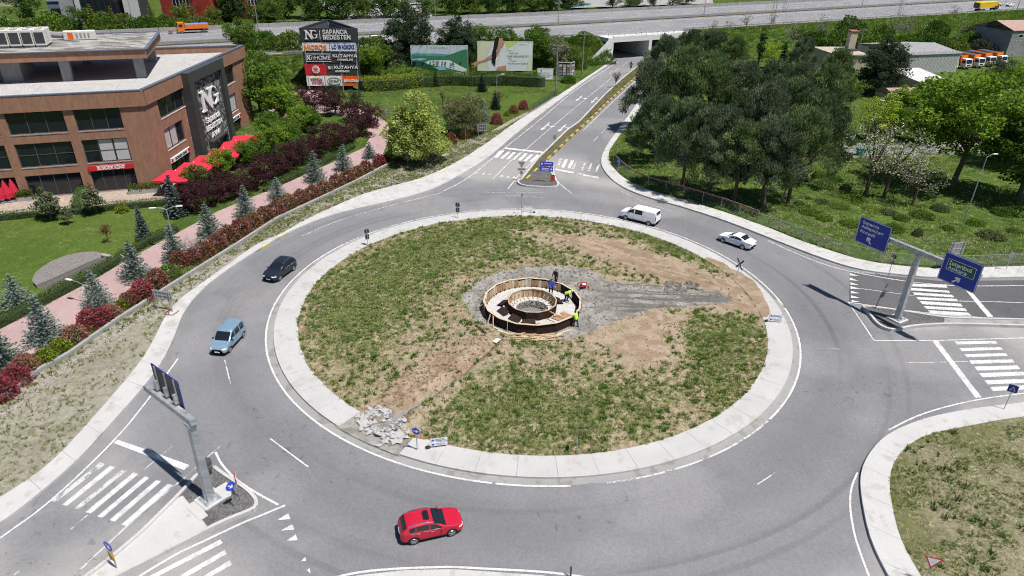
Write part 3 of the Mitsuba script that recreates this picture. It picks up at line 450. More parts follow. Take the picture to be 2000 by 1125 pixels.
NS = [-12, -10.5, -9, -7.5, -6, -4.5, -3, -1.5, -.4, 0, 10, 26, 40, 52.8, 56, 62, 75, 95, 130, 180, 260, 400, 700, 1200]
def west_edge(u, n): e = -3.9 + (min(0, n + 6) * 2.7 if n < -6 else 0) if n < 0 else (-3.9 if n < 53 else 10); return -480 + (e + 480) * u ** .6
def east_edge(u, n): e = 22.4 if n < 53 else 10; return e + (600 - e) * u ** 1.8
eb = struct('embankment', grid_mesh(bank(west_edge, 12, 12), np.linspace(0, 1, 90), NS), 'scrub', 'overgrown bank that carries the motorway', smooth=40)
part(eb, 'right_bank', grid_mesh(bank(east_edge, 13, 42), np.linspace(0, 1, 80), NS), 'scrub', smooth=40)
# underpass portal
up_ = thing('underpass', 'white concrete underpass portal with two dark road bores below the motorway', 'underpass')
def hprism(s0, s1, n0, n1, z0, z1): return prism([hw(s0, n0)[:2], hw(s1, n0)[:2], hw(s1, n1)[:2], hw(s0, n1)[:2]], z0, z1)
part(up_, 'abutment', hprism(-4.4, -3.5, -6.0, 53, -.1, HZ - .05), 'white_wall'); part(up_, 'abutment', hprism(22.2, 23.1, -6.0, 53, -.1, HZ - .05), 'white_wall')
part(up_, 'pier', hprism(9.4, 10.5, -6.0, 53, -.1, 4.9), 'white_wall'); part(up_, 'back_wall', hprism(-3.5, 22.2, 53, 53.6, -.1, HZ), 'grey_wall')
part(up_, 'lintel', hprism(-3.5, 22.2, -6.0, -5.4, 4.9, HZ + .42), 'white_wall'); part(up_, 'deck', hprism(-3.5, 22.2, -5.4, 53, 4.9, HZ - .04), 'grey_wall')
wg = [hw(-4.4, -6.0), hw(-15.2, -10.4)]; th = np.array([*(E_H * .25 + N_H * -.4), 0])
wv = np.array([[*wg[0][:2], -.1], [*wg[1][:2], -.1], [*wg[1][:2], .5], [*wg[0][:2], HZ + .42]]); wv = np.vstack([wv, wv + [E_H[0] * .3 - N_H[0] * -.5, E_H[1] * .3 - N_H[1] * -.5, 0]])
part(up_, 'wing_wall', (wv, np.array([[0, 1, 2], [0, 2, 3], [4, 6, 5], [4, 7, 6], [0, 4, 5], [0, 5, 1], [1, 5, 6], [1, 6, 2], [2, 6, 7], [2, 7, 3], [3, 7, 4], [3, 4, 0]])), 'white_wall')
# railings
def rail(name, label, s0, s1, n, step, h, two=True, z=HZ, bsdf='galvanised', height_beams=(.55,)):
    k = thing(name, label, 'guard rail'); bm = []
    ss = np.arange(s0, s1 + .1, 8.0)
    for zz in height_beams: bm += [bar(hwp(a, n, z + zz), hwp(b, n, z + zz), .09, .30) for a, b in zip(ss[:-1], ss[1:])]
    part(k, 'beam', cat(bm), bsdf)
    part(k, 'post_row', cat([box(hwp(s, n + .12, z + h / 2), (.12, .12, h), rz(.49)) for s in np.arange(s0, s1, step)]), 'grey', kind='stuff')
rail('guard_rail', 'steel guard rail along the near edge of the motorway, left of the underpass', -318, -6, .6, 4, .8)
rail('guard_rail', 'steel guard rail along the near edge of the motorway, right of the underpass', 28, 400, .6, 4, .8)
rail('median_barrier', 'double steel barrier between the two directions of the motorway', -318, 400, 24.6, 4, .9, height_beams=(.5, .8), bsdf='grey')
part('median_barrier', 'base_strip', cat([bar(hwp(a, 24.6, HZ + .1), hwp(a + 8, 24.6, HZ + .1), 1.1, .22) for a in range(-318, 400, 8)]), 'median_soil')
for kk, (a0, a1) in (('guard_rail', (-318, -6)), ('guard_rail_001', (28, 400))): part(kk, 'base_strip', cat([bar(hwp(a, .5, HZ + .06), hwp(a + 8, .5, HZ + .06), 1.4, .16) for a in range(a0, a1, 8)]), 'median_soil')
k = thing('bridge_railing', 'thin steel railing on top of the white underpass portal', 'railing')
part(k, 'rail', cat([bar(hw(-5, -5.0, HZ + z), hw(29, -5.0, HZ + z), .06, .07) for z in (.45, .8, 1.15)]), 'grey')
for s in np.arange(-5, 29.5, 2.0): part(k, 'post', bar(hw(s, -5.0, HZ + .02), hw(s, -5.0, HZ + 1.2), .08, .08), 'grey')
fw_ = thing('noise_wall', 'low weathered concrete wall along the far edge of the motorway', 'wall')
for i in range(-52, 68): part(fw_, 'panel', cat([bar(hwp(i * 6 + .05, 50.3, HZ + .55), hwp(i * 6 + 5.95, 50.3, HZ + .55), .25, 1.1)]), 'concrete_grey')

# the planted strip between the two directions of the underpass road
MED_L = [(36.14,147.98),(24.66,116.97),(18.29,98.22),(10.61,73.70),(7.74,67.02),(1.74,48.70),(-1.11,37.73)]; MED_R = [(36.83,142.22),(27.49,116.62),(19.60,95.22),(12.25,73.84),(9.84,67.55),(3.18,48.24),(-0.24,38.50)]
md = struct('median', prism([*MED_L, *MED_R[::-1]], -.02, .24), 'median_soil', 'long narrow planted strip between the two directions of the underpass road')
ml = resample(MED_L, 60); mr = resample(MED_R, 61)
for i in range(60):
    if i < 59: part(md, 'pale_kerb', prism(line([ml[i], ml[i] + (ml[i + 1] - ml[i]) * .98], .30), -.02, .34), 'concrete')
for i in range(60): part(md, 'kerb_stone', prism(line([mr[i], mr[i] + (mr[i + 1] - mr[i]) * .97], .34), -.02, .30), 'paint_yellow' if i % 2 else 'paint_black')
NOSE = smooth_line([(-1.11,37.73),(-1.58,37.23),(-1.11,35.65),(0.73,35.09),(4.11,35.07),(4.62,36.01),(4.08,39.49),(3.51,43.45),(3.26,47.97),(-0.24,38.50)], 90, 2)
no = struct('traffic_island', prism(NOSE, -.02, .2), 'gravel', 'gravel nose of the strip where the underpass road meets the roundabout')
kp = smooth_line([(-1.19,38.44),(-1.66,37.23),(-1.11,35.65),(0.73,35.09),(4.11,35.07),(4.70,36.01),(4.08,39.49),(3.51,43.45),(3.18,48.24)], 31, 2)
for i in range(30): part(no, 'kerb_stone', prism(line([kp[i], kp[i] + (kp[i + 1] - kp[i]) * .97], .26), -.02, .30), 'concrete')
# right-hand splitter island with the big sign
RI = smooth_line([(34.72,0.24),(37.26,-0.19),(39.77,-1.03),(42.07,-1.76),(45.12,-1.84),(50.36,-1.83),(56.70,-1.77),(55.94,-2.81),(49.56,-3.07),(45.14,-2.95),(41.39,-3.00),(37.97,-3.53),(36.47,-4.18),(35.24,-4.42),(34.61,-3.38),(34.75,-1.24)], 220, 2)
ri = struct('traffic_island', prism(RI, -.02, .2), 'gravel', 'long traffic island on the right that carries the double blue sign')
part(ri, 'concrete_top', sheet(Polygon(RI).buffer(-.1).intersection(Polygon([(43.76,0.85),(40.05,-5.37),(56.05,-4.73),(60.78,1.57)])), .206), 'concrete_grey')
c = np.vstack([RI, RI[:1]]); ks = resample(c, 121)
for i in range(120): part(ri, 'kerb_stone', prism(line([ks[i], ks[i] + (ks[i + 1] - ks[i]) * .98], .24), -.02, .32), 'concrete')
# left-hand splitter island with the sign seen from behind
LI = smooth_line([(-23.17,-25.50),(-21.87,-26.43),(-20.15,-27.51),(-19.21,-28.39),(-18.92,-28.94),(-18.99,-29.35),(-20.50,-30.32),(-21.49,-31.20),(-23.51,-33.10),(-25.12,-34.54),(-26.72,-36.07),(-27.89,-36.09),(-26.82,-34.47),(-26.17,-33.17),(-25.42,-31.39),(-25.01,-30.00),(-24.69,-28.92),(-24.40,-27.83),(-24.07,-26.34)], 220, 2)
li = struct('traffic_island', prism(LI, -.02, .2), 'concrete', 'traffic island at bottom left that carries the sign gantry seen from behind')
part(li, 'gravel_bed', sheet(Polygon(LI).buffer(-.12).intersection(Polygon([(-24.92,-28.88),(-24.22,-28.25),(-22.37,-30.02),(-21.16,-31.19),(-18.05,-29.81),(-18.96,-27.04),(-23.12,-24.59),(-24.67,-26.21)])), .206), 'gravel')
part(li, 'concrete_pad', prism([(-23.61,-29.25),(-21.75,-26.93),(-20.76,-27.96),(-22.20,-29.62),(-21.77,-30.00),(-22.13,-30.45)], .1, .245), 'concrete')
c = np.vstack([LI, LI[:1]]); ks = resample(c, 91)
for i in range(90): part(li, 'kerb_stone', prism(line([ks[i], ks[i] + (ks[i + 1] - ks[i]) * .98], .24), -.02, .31), 'concrete')
# ================================================================ plants: leaf meshes with one colour per leaf, trunks, limbs
def rnd(seed): return np.random.default_rng(seed)
def unit(v): return v / (np.linalg.norm(v, axis=-1, keepdims=True) + 1e-9)
def leaf_mesh(c, d, l, w, col, rg):
    """Rhombic leaves at c, long axis d, length l, width w."""
    n = len(c); side = unit(np.cross(d, rg.normal(size=(n, 3)))); l = np.broadcast_to(l, (n,))[:, None] / 2; w = np.broadcast_to(w, (n,))[:, None] / 2
    v = np.stack([c - d * l, c + side * w, c + d * l, c - side * w], 1).reshape(-1, 3); i = np.arange(n)[:, None] * 4
    f = np.stack([i + [0, 1, 2], i + [0, 2, 3]], 1).reshape(-1, 3)
    return v, f, np.repeat(col, 4, 0)
def tint(base, n, rg, var=.22, other=None, share=0.0):
    c = np.tile(np.asarray(base, float), (n, 1))
    if other is not None: c = np.where(rg.random((n, 1)) < share, np.asarray(other, float), c)
    return np.clip(c * (1 + var * rg.normal(size=(n, 1))) * (1 + .07 * rg.normal(size=(n, 3))), .004, .9)
def leafply(parts):
    n, V, Fs, K = 0, [], [], []
    for v, f, k in parts: V.append(v); Fs.append(f + n); K.append(k); n += len(v)
    return mikit.ply((np.vstack(V), np.vstack(Fs)), 'mat_leaf', False, color=np.vstack(K))
def in_blob(n, rg, shell=.5):
    p = unit(rg.normal(size=(n, 3))); return p * (shell + (1 - shell) * rg.random((n, 1)) ** .5)
def limbs(h0, tips, r0, rg, trunk_lean=0.0, n=6, fork=.45):
    """A tapering trunk to h0 and a limb to each tip."""
    top = np.array([rg.normal() * trunk_lean, rg.normal() * trunk_lean, h0]); ms = [tube([(0, 0, -.15), top * .5 + rg.normal(size=3) * [.06, .06, 0], top], [r0, r0 * .8, r0 * .62], n)]
    for t in tips:
        s = top * (1 - fork * rg.random() * .6); m = s * .5 + np.asarray(t) * .5 + [0, 0, -.06 * np.linalg.norm(np.asarray(t) - s)]; ms.append(tube([s, m, t], [r0 * .42, r0 * .25, r0 * .08], 4, False))
    return cat(ms)
def crown(seed, h, R, base, nclump, per, leaf, col, other=None, share=0., flat_=1., rclump=.26, shape='ball', var=.2, open_=0.):
    """A broad crown: clumps of leaves spread through a volume of radius R between base and h; returns (leaf dict, wood mesh)."""
    rg = rnd(seed); H = (h - base) / 2; ctr = []
    while len(ctr) < nclump:
        p = unit(rg.normal(size=3)) * rg.random() ** .42
        if shape == 'cone' and np.hypot(p[0], p[1]) > (1.0 - .5 * (p[2] + 1)) * 1.15 + .06: continue
        if shape == 'dome' and p[2] < -.55: continue
        k = .82 + .36 * float(meshkit.noise(p * 2.2 + seed, seed)); ctr.append(np.array([p[0] * R * k, p[1] * R * k, base + H + p[2] * H * k]))
    ctr = np.array(ctr); out = []
    for c in ctr:
        n = int(per * (.6 + .8 * rg.random())); r = R * rclump * (.7 + .6 * rg.random())
        q = in_blob(n, rg, .35) * [r, r, r * .72 * flat_]; tone = (1 + .16 * rg.normal())
        d = unit(rg.normal(size=(n, 3)) * [1, 1, .55] + q / r * .7)
        out.append(leaf_mesh(c + q, d, leaf * (.7 + .6 * rg.random(n)), leaf * .62, tint(np.asarray(col) * tone, n, rg, var, other, share), rg))
    far = ctr[rg.permutation(len(ctr))[:min(len(ctr), 16)]]
    return leafply(out), limbs(base + H * .5, far, .035 * h * (.75 if h > 7 else .9), rg, .04 * h)
def pine_crown(seed, h, R, base, nclump, per, col, needle=.52):
    rg = rnd(seed); out, ctr = [], []
    for _ in range(nclump):
        a = rg.random() * 2 * math.pi; t = rg.random() ** .75; z = base + (h - base) * t
        rr = R * (1 - .72 * t ** 2.2) * (.35 + .65 * math.sqrt(rg.random())) * (.8 + .4 * float(meshkit.noise(np.array([math.cos(a) * 1.5, math.sin(a) * 1.5, t * 2 + seed]), seed)))
        ctr.append((rr * math.cos(a), rr * math.sin(a), z))
    ctr = np.array(ctr)
    for c in ctr:
        n = int(per * (.6 + .8 * rg.random())); r = .85 + .55 * rg.random(); out_dir = np.array([c[0], c[1], 0]) / (R + 1e-6)
        q = in_blob(n, rg, .2) * [r * .85, r * .85, r * .8]; d = unit(q / r * .55 + [0, 0, .85] + out_dir * .7 + rg.normal(size=(n, 3)) * .22)
        out.append(leaf_mesh(c + q, d, needle * (.7 + .6 * rg.random(n)), .13, tint(np.asarray(col) * (1 + .24 * rg.normal()), n, rg, .25), rg))
    return leafply(out), limbs(h * .72, ctr[rg.permutation(nclump)[:14]], .03 * h * .75, rg, .03 * h, fork=.9)
def spruce_crown(seed, h, R, col, tiers=15, per=10):
    rg = rnd(seed); P, D, L = [], [], []
    for k in range(tiers):
        t = (k + .3 * rg.random()) / tiers; z = h * (.05 + .93 * t); r = R * (1 - t) ** .85 + .06; nb = max(4, int(12 * (1 - t) + 3))
        for b in range(nb):
            a = (b + rg.random() * .7) * 2 * math.pi / nb + k; rb = r * (.75 + .4 * rg.random()); o = np.array([math.cos(a), math.sin(a), 0]); s = np.array([-o[1], o[0], 0])
            for j in range(max(3, int(per * (rb / R) + 3))):
                u = (j + rg.random()) / max(3, int(per * (rb / R) + 3)); w = (1 - u) * .28 * rb
                for sd in (-1, 1):
                    P.append(o * rb * u + s * sd * w * rg.random() + [0, 0, z - .24 * rb * u + .12 * rb * u * u * 2 + rg.normal() * .03]); D.append(o * .8 + s * sd * .7 + [0, 0, .22]); L.append(.16 + .10 * rg.random())
    P, D, L = np.array(P), unit(np.array(D)), np.array(L) * max(.8, h / 4)
    return leafply([leaf_mesh(P, D, L * 1.25, L * .5, tint(col, len(P), rg, .16), rg)]), tube([(0, 0, -.1), (0, 0, h * .95)], [.03 * h, .012], 6)
def bush_crown(seed, R, h, n, leaf, col, other=None, share=0., var=.22, tip=None):
    """A dense shrub; tip: the colour of the young leaves at the outside."""
    rg = rnd(seed); d0 = unit(rg.normal(size=(n, 3))); d0[:, 2] = np.abs(d0[:, 2]) * 1.1 - .1; rad = .62 + .4 * rg.random(n) ** .6
    k = .78 + .45 * meshkit.fbm(d0 * 2.1 + seed, 3, seed); p = d0 * (rad * k)[:, None] * [R, R, h * .92] + [0, 0, h * .10]
    col_ = tint(col, n, rg, var, other, share)
    if tip is not None: m = (rad > .86) & (rg.random(n) < .75); col_[m] = tint(tip, int(m.sum()), rg, var)
    d = unit(d0 * .7 + rg.normal(size=(n, 3)) * .6 + [0, 0, .3])
    tw = cat([tube([(0, 0, -.1), (x * R * .3, y * R * .3, h * .35), (x * R * .6, y * R * .6, h * .7)], [.05, .035, .01], 4, False) for x, y in rg.normal(size=(7, 2)) * .7])
    return leafply([leaf_mesh(p, d, leaf * (.7 + .6 * rg.random(n)), leaf * .6, col_, rg)]), tw
def bare_crown(seed, h, R, n=60, r0=.09, twigs=5):
    rg = rnd(seed); ms = [tube([(0, 0, -.1), (.05, .03, h * .35), (.1, -.04, h * .6)], [r0, r0 * .75, r0 * .5], 6)]
    for _ in range(n):
        a = rg.random() * 6.283; s = np.array([.06, 0, h * (.3 + .3 * rg.random())]); t = np.array([math.cos(a) * R * rg.random() ** .5, math.sin(a) * R * rg.random() ** .5, h * (.62 + .38 * rg.random())]); m = s * .5 + t * .5 + rg.normal(size=3) * .12 * R * .5
        ms.append(tube([s, m, t], [r0 * .33, r0 * .2, .008], 4, False))
        for _ in range(twigs): e = t + rg.normal(size=3) * R * .16; ms.append(tube([m * .4 + t * .6, e], [.014, .006], 3, False))
    return cat(ms)
PROTO = {}
def proto(name, lw, wood='bark'): PROTO[name] = (lw[0], mikit.ply(lw[1], 'mat_' + wood, False))
PINE = (.125, .185, .085); PINE2 = (.160, .205, .120); PINE3 = (.165, .235, .088)
for i in range(6): proto('pine%d' % i, pine_crown(20 + i, 12.2 + (i % 3) * .7, 5.0 + .7 * (i % 2), 2.8 + .6 * (i % 3), 95, 150, (PINE, PINE2, PINE3)[i % 3]))
for i in range(2): proto('dark_pine%d' % i, pine_crown(40 + i, 13.5, 6.0, 1.0, 200, 90, (.06, .09, .052)))
G_BRIGHT, G_MID, G_YEL, G_LIGHT, G_DARK = (.185, .29, .038), (.135, .225, .04), (.34, .46, .045), (.40, .46, .13), (.05, .10, .025)
for i in range(3): proto('green%d' % i, crown(60 + i, 6.4, 2.9, .7, 90, 80, .28, (G_MID, G_BRIGHT, (.12, .215, .036))[i]))
for i in range(3): proto('big_green%d' % i, crown(70 + i, 11.5, 5.4, 3.2, 140, 95, .38, (G_BRIGHT, G_MID, (.085, .165, .026))[i], flat_=.8, rclump=.22))
proto('light_tree', crown(80, 11.0, 5.2, .3, 190, 110, .33, G_LIGHT, (.24, .31, .07), .3, shape='cone', rclump=.2))
proto('olive_tree', crown(81, 8.2, 4.0, .5, 130, 85, .27, (.18, .20, .085), (.28, .25, .15), .22, rclump=.22))
proto('round_pine', crown(83, 13.0, 5.4, .4, 210, 105, .36, (.075, .11, .06), (.055, .085, .045), .4, rclump=.2)); proto('yellow_tree', crown(82, 9.0, 2.9, 1.0, 80, 60, .26, G_YEL, (.40, .50, .06), .3, rclump=.22))
for i in range(3): proto('blossom%d' % i, crown(84 + i, 6.6, 3.0, 1.8, 50, 32, .19, (.17, .20, .09), (.62, .60, .53), .36, rclump=.22, var=.18), 'bark')
for i in range(2): proto('sparse%d' % i, crown(88 + i, 7.5, 2.8, 2.2, 30, 26, .24, (.19, .19, .125), (.36, .34, .27), .4, rclump=.24), 'bark_pale')
proto('grey_tree', crown(91, 8.0, 4.0, .8, 90, 66, .26, (.10, .108, .075), (.07, .09, .05), .5, rclump=.22))
for i in range(5): proto('spruce%d' % i, spruce_crown(100 + i, 4.0, 1.62 + .12 * (i % 3), ((.25, .315, .275), (.215, .28, .235), (.28, .34, .295))[i % 3]))
proto('dark_spruce', spruce_crown(110, 6.0, 1.5, (.06, .095, .075), 18)); proto('slim_spruce', spruce_crown(111, 5.0, 1.15, (.17, .22, .20), 18))
for i in range(5): proto('redtip%d' % i, bush_crown(120 + i, 1.0, 1.75, 1150, .20, ((.11, .10, .05), (.14, .08, .06), (.11, .125, .05), (.20, .19, .10), (.11, .12, .05))[i], ((.27, .085, .075), (.33, .06, .08), (.25, .085, .06), (.45, .40, .29), (.30, .15, .085))[i], .45, tip=((.31, .13, .095), (.35, .085, .10), (.28, .125, .08), (.36, .15, .11), (.31, .165, .09))[i]))
for i in range(4): proto('plum%d' % i, crown(130 + i, 4.0, 2.2, .3, 52, 64, .21, (.066, .032, .038), (.12, .045, .052), .25, rclump=.27))
for i in range(3): proto('shrub%d' % i, bush_crown(140 + i, 1.0, 1.5, 1000, .19, (G_MID, (.26, .31, .04), (.12, .135, .08))[i], (.085, .16, .03), .3))
for i in range(4): proto('bank_bush%d' % i, bush_crown(150 + i, 2.6, 3.0, 1900, .36, (G_BRIGHT, G_MID, (.085, .165, .03), (.17, .23, .05))[i], (.07, .135, .028), .35))
proto('dark_bush', bush_crown(160, 2.4, 2.6, 1500, .32, (.09, .075, .06), (.065, .095, .05), .5))
proto('cypress', crown(162, 11, 1.25, .3, 60, 46, .26, (.020, .038, .018), shape='ball', rclump=.5))
proto('golden', spruce_crown(173, 5.0, 1.3, (.26, .30, .05), 18)); proto('fir', spruce_crown(163, 9.0, 2.1, (.032, .058, .030), 22))
proto('magnolia', crown(164, 3.6, 1.5, .7, 46, 46, .24, (.14, .185, .08), (.30, .31, .20), .3, shape='cone', rclump=.28))
proto('thin_tree', crown(165, 4.5, 1.15, 2.6, 20, 30, .18, (.20, .15, .06), (.26, .20, .10), .4, rclump=.4)); proto('small_red', crown(166, 2.0, .7, 1.0, 16, 24, .14, (.20, .07, .05), rclump=.4))
proto('far_tree0', crown(167, 9.5, 4.2, .6, 70, 46, .46, (.085, .16, .034), (.06, .12, .028), .4, rclump=.27)); proto('far_tree1', crown(168, 8.0, 3.8, .5, 64, 44, .46, (.145, .21, .045), (.10, .165, .035), .4, rclump=.27)); proto('far_tree2', crown(169, 9.0, 3.4, .5, 64, 44, .44, (.19, .21, .10), (.45, .43, .35), .3, rclump=.27))
PROTO['bare'] = (None, mikit.ply(bare_crown(170, 6.5, 2.6), 'mat_bark_pale', False)); PROTO['bare_bush'] = (None, mikit.ply(bare_crown(171, 2.6, 1.7, 60, .05, 6), 'mat_bark_pale', False)); PROTO['dark_bare'] = (None, mikit.ply(bare_crown(172, 4.2, 1.5, 60, .09, 8), 'mat_bark', False))
def plant(name, pr, xy, label, cat_, group=None, s=1.0, sz=None, z=.1, rot=None, kind=None):
    k = thing(name, label, cat_, group); M = M4((xy[0], xy[1], z), (hash_((xy[0] * 7.1 + xy[1] * 3.3)) * 6.28) if rot is None else rot, s, s * (.86 + .30 * hash_(xy[0] * 1.7 - xy[1] * 2.9)) if sz is None else sz); M[0, 2], M[1, 2] = .07 * s * (hash_(xy[0] * 3.1) - .5), .07 * s * (hash_(xy[1] * 5.3) - .5); lf, wd = PROTO[pr]
    if lf: part(k, 'crown' if cat_ in ('tree', 'pine', 'spruce') else 'foliage', lf, M=M)
    part(k, 'trunk' if cat_ in ('tree', 'pine', 'spruce') else 'stem', wd, M=M); return k
def hash_(x): v = math.sin(x * 12.9898) * 43758.5453; return v - math.floor(v)
def bank_z(x, y):
    q = np.array([x, y]) - O_H; s, n = q @ E_H, q @ N_H
    if n > 50: return HZ - .6
    if -4 < s < 23 and n < 50: return .1
    w = 12.0 if s < 0 else 13 + 29 * min(s / 120, 1); return .1 if n < -w else (HZ - .15) * (1 + n / w) if n < 0 else HZ
# ---------------------------------------------------------------- pine grove right of the underpass road; x, y, size, kind
GROVE = {'front': [((20.86,47.53), 1.0, 0), ((23.04,34.78), .92, 3), ((26.86,33.79), .98, 1), ((29.54,30.32), .95, 2), ((33.16,29.40), .95, 4), ((37.30,30.43), 1.0, 5), ((43.84,39.99), 1.0, 0)],
         'second': [((23.03,68.10), 1.0, 4), ((26.61,57.96), 1.05, 2), ((30.24,52.74), 1.0, 5), ((34.07,49.62), 1.0, 0), ((37.73,46.64), 1.02, 1), ((44.83,54.02), 1.0, 3), ((53.31,62.38), 1.0, 2)],
         'third': [((30.36,92.04), 1.0, 1), ((34.21,86.65), 1.0, 5), ((38.36,81.65), 1.0, 2), ((42.78,77.00), 1.0, 4), ((48.79,75.17), .98, 3), ((57.44,83.68), .95, 1), ((63.88,84.37), .85, 5)],
         'back': [((40.94,117.51), 1.0, 0), ((46.92,118.29), 1.0, 3), ((50.35,111.08), .9, 2), ((70.58,118.29), .8, 4)]}
for row, ts in GROVE.items():
    for i, (xy, s, k) in enumerate(ts): plant('pine_tree', 'pine%d' % k, xy, 'dark pine of the roadside grove, %s from the left in its %s row' % (ORD[i], row), 'pine', 'pines of the grove', s)
plant('pine_tree', 'round_pine', (84.78,105.61), 'large blackish pine standing before the grey shed', 'pine', None, 1.08); plant('pine_tree', 'round_pine', (-30.01,121.25), 'taller of two round dark pines behind the billboards', 'pine', None, 1.25, z=.4); plant('pine_tree', 'round_pine', (-17.68,124.04), 'shorter of two round dark pines behind the billboards', 'pine', None, .97, z=.4)
plant('cypress_tree', 'cypress', (67.90,143.10), 'tall narrow blackish cypress at the back of the pine grove', 'tree'); plant('fir_tree', 'fir', (68.98,127.62), 'dark pointed fir right of the cypress', 'tree', None, .9)
T1 = 'tree'
for pr, xy, s, lab_ in (('light_tree', (-18.07,45.96), 1.2, 'big pale yellow green tree beside the street left of the underpass road'), ('olive_tree', (-11.72,62.66), 1.05, 'dull olive green tree right of the big pale tree'),
    ('big_green0', (65.10,38.38), 1.45, 'big bright green tree with a forked dark trunk at right'), ('big_green2', (72.12,33.31), 1.25, 'dark leafy tree cut by the right edge of the picture'), ('big_green1', (84.75,49.64), 1.2, 'tall leafy tree behind the one at the right edge'), ('yellow_tree', (65.53,65.10), 1.16, 'yellow green tree beside the pine grove'),
    ('blossom0', (50.17,34.14), 1.5, 'white flowering tree with thin dark stems, left of three beside the lane'), ('blossom1', (52.60,33.64), 1.55, 'white flowering tree with a slanting dark trunk, middle of three beside the lane'), ('blossom2', (55.54,30.90), 1.15, 'white flowering tree, right of three beside the lane'), ('blossom1', (81.12,53.60), .9, 'white flowering tree behind the big bright green tree'),
    ('green0', (73.07,63.96), 1.1, 'green tree between the yellow tree and the big bright one'), ('grey_tree', (122.25,118.68), 1.05, 'grey olive tree in front of the parked trucks'), ('yellow_tree', (68.78,137.06), .8, 'yellow green tree beside the cypress'), ('yellow_tree', (76.99,142.81), .7, 'small yellow green tree among the pines right of the cypress'),
    ('bare', (33.79,30.05), 1.3, 'bare pale branched tree at the front of the pine grove'), ('bare', (36.55,30.61), 1.2, 'second bare tree at the front of the pine grove, right of the first')):
    plant('tree', pr, xy, lab_, T1, None, s)
for i, (xy, s) in enumerate((((83.42,161.78), .9), ((96.09,172.38), .8), ((108.37,178.35), .7), ((122.72,178.10), 1.1), ((129.46,183.68), .9), ((165.80,220.09), .7), ((64.95,169.29), .55), ((72.36,175.07), .6), ((82.84,181.55), .5), ((60.14,169.09), .5))):
    plant('sparse_tree', 'sparse%d' % (i % 2), xy, 'thin grey leafed tree on the motorway bank, %s from the left' % ORD[i], 'tree', 'thin trees on the right bank', s * 1.25, z=bank_z(*xy) - .3)
# bank bushes
BB = [(106.70,175.22), (98.65,165.22), (112.73,176.66), (121.07,182.42), (126.51,176.61), (131.99,177.37), (145.54,193.65), (142.29,180.06), (147.22,181.75), (153.00,184.83), (153.69,178.15), (165.92,191.62), (178.35,201.23), (109.09,180.61), (131.15,171.38), (139.49,168.45), (148.79,171.63), (159.24,176.91), (93.82,169.59), (89.91,173.72), (110.73,166.76), (118.42,176.82), (124.72,168.55), (109.61,171.65), (117.55,166.24), (176.83,210.13), (160.90,197.64), (169.06,184.82)]
for i, xy in enumerate(BB): plant('bank_bush', 'dark_bush' if i in (11, 26, 16) else 'bank_bush%d' % (i % 4), xy, '%s bush on the right motorway bank, %s in order from the grove' % ('brownish' if i in (11, 26, 16) else ('bright green', 'green', 'dark green', 'pale green')[i % 4], ORD[i]), 'bush', 'bushes on the right bank', 1.0 + 1.1 * hash_(i), z=bank_z(*xy) - .3)
BW = [(-70.56,117.54), (-67.23,113.07), (-65.54,117.43), (-62.69,114.91), (-61.73,120.75), (-57.56,114.13), (-40.70,118.92), (-37.75,116.32), (-38.57,125.23), (-38.16,109.72), (-33.87,106.52), (3.66,138.47), (6.05,130.26), (8.73,139.13), (11.30,132.93), (14.14,144.39), (17.35,146.71), (2.15,129.80), (9.80,121.56), (14.78,130.85), (4.60,116.86), (-4.82,130.95), (10.85,112.13), (-22.53,126.88), (-11.64,128.16)]
for i, xy in enumerate(BW): plant('bank_bush', 'bank_bush%d' % ((i * 7) % 4), xy, 'green bush on the left motorway bank, %s in order from the shopping centre' % ORD[i], 'bush', 'bushes on the left bank', .6 + 1.0 * hash_(i + 50), z=bank_z(*xy) - .3)
plant('flowering_bush', 'blossom0', (-33.37,115.40), 'white flowering bush left of the green hillside billboard', 'bush', None, .85)
plant('tree', 'far_tree2', (9.06,124.81), 'pale yellow green tree beside the utility pole by the underpass', 'tree', None, .8, z=1.5); plant('tree', 'far_tree0', (3.80,145.73), 'dark tree right of the billboard with the woman', 'tree', None, .75, z=3)
# ---------------------------------------------------------------- garden
SPR = [((-45.93,-13.75), .95, 1), ((-45.00,-9.43), 1.0, 0), ((-43.67,-2.88), .95, 2), ((-42.97,3.34), .95, 1), ((-40.70,7.92), .9, 3), ((-39.57,14.96), .85, 4), ((-37.40,21.43), .85, 0), ((-35.25,28.01), .85, 2), ((-32.04,35.54), .9, 1), ((-28.97,41.04), .85, 3), ((-26.20,47.60), .75, 4)]
for i, (xy, s, k) in enumerate(SPR): plant('blue_spruce', 'spruce%d' % k, xy, 'blue spruce on the street side of the promenade, %s from the left' % ORD[i], 'spruce', 'blue spruces along the promenade', s * (1.0 + .30 * hash_(i * 3.7 + 1)))
for pr, xy, s, lab_ in (('spruce2', (-51.44,-3.42), 1.05, 'silvery spruce at the left end of the lawn before the round stage'), ('slim_spruce', (-46.77,13.04), .85, 'ragged dark spruce at the right end of the lawn'), ('slim_spruce', (-46.39,20.76), 1.25, 'tallest silver spruce where the lawn meets the plum hedge'), ('dark_spruce', (-22.02,51.35), .85, 'blackish spruce left of the big pale tree'), ('dark_spruce', (-6.36,82.81), .8, 'dark spruce on the lawn below the billboards'), ('spruce1', (-8.70,72.91), 1.15, 'grey spruce beside the olive tree'), ('dark_spruce', (-10.00,99.82), .85, 'dark narrow spruce below the billboard with the woman'), ('dark_spruce', (-21.38,104.33), .7, 'thin dark spruce below the green hillside billboard'), ('slim_spruce', (-24.31,105.20), .5, 'small grey spruce below the left end of the green hillside billboard')):
    plant('spruce_tree', pr, xy, lab_, 'spruce', None, s)
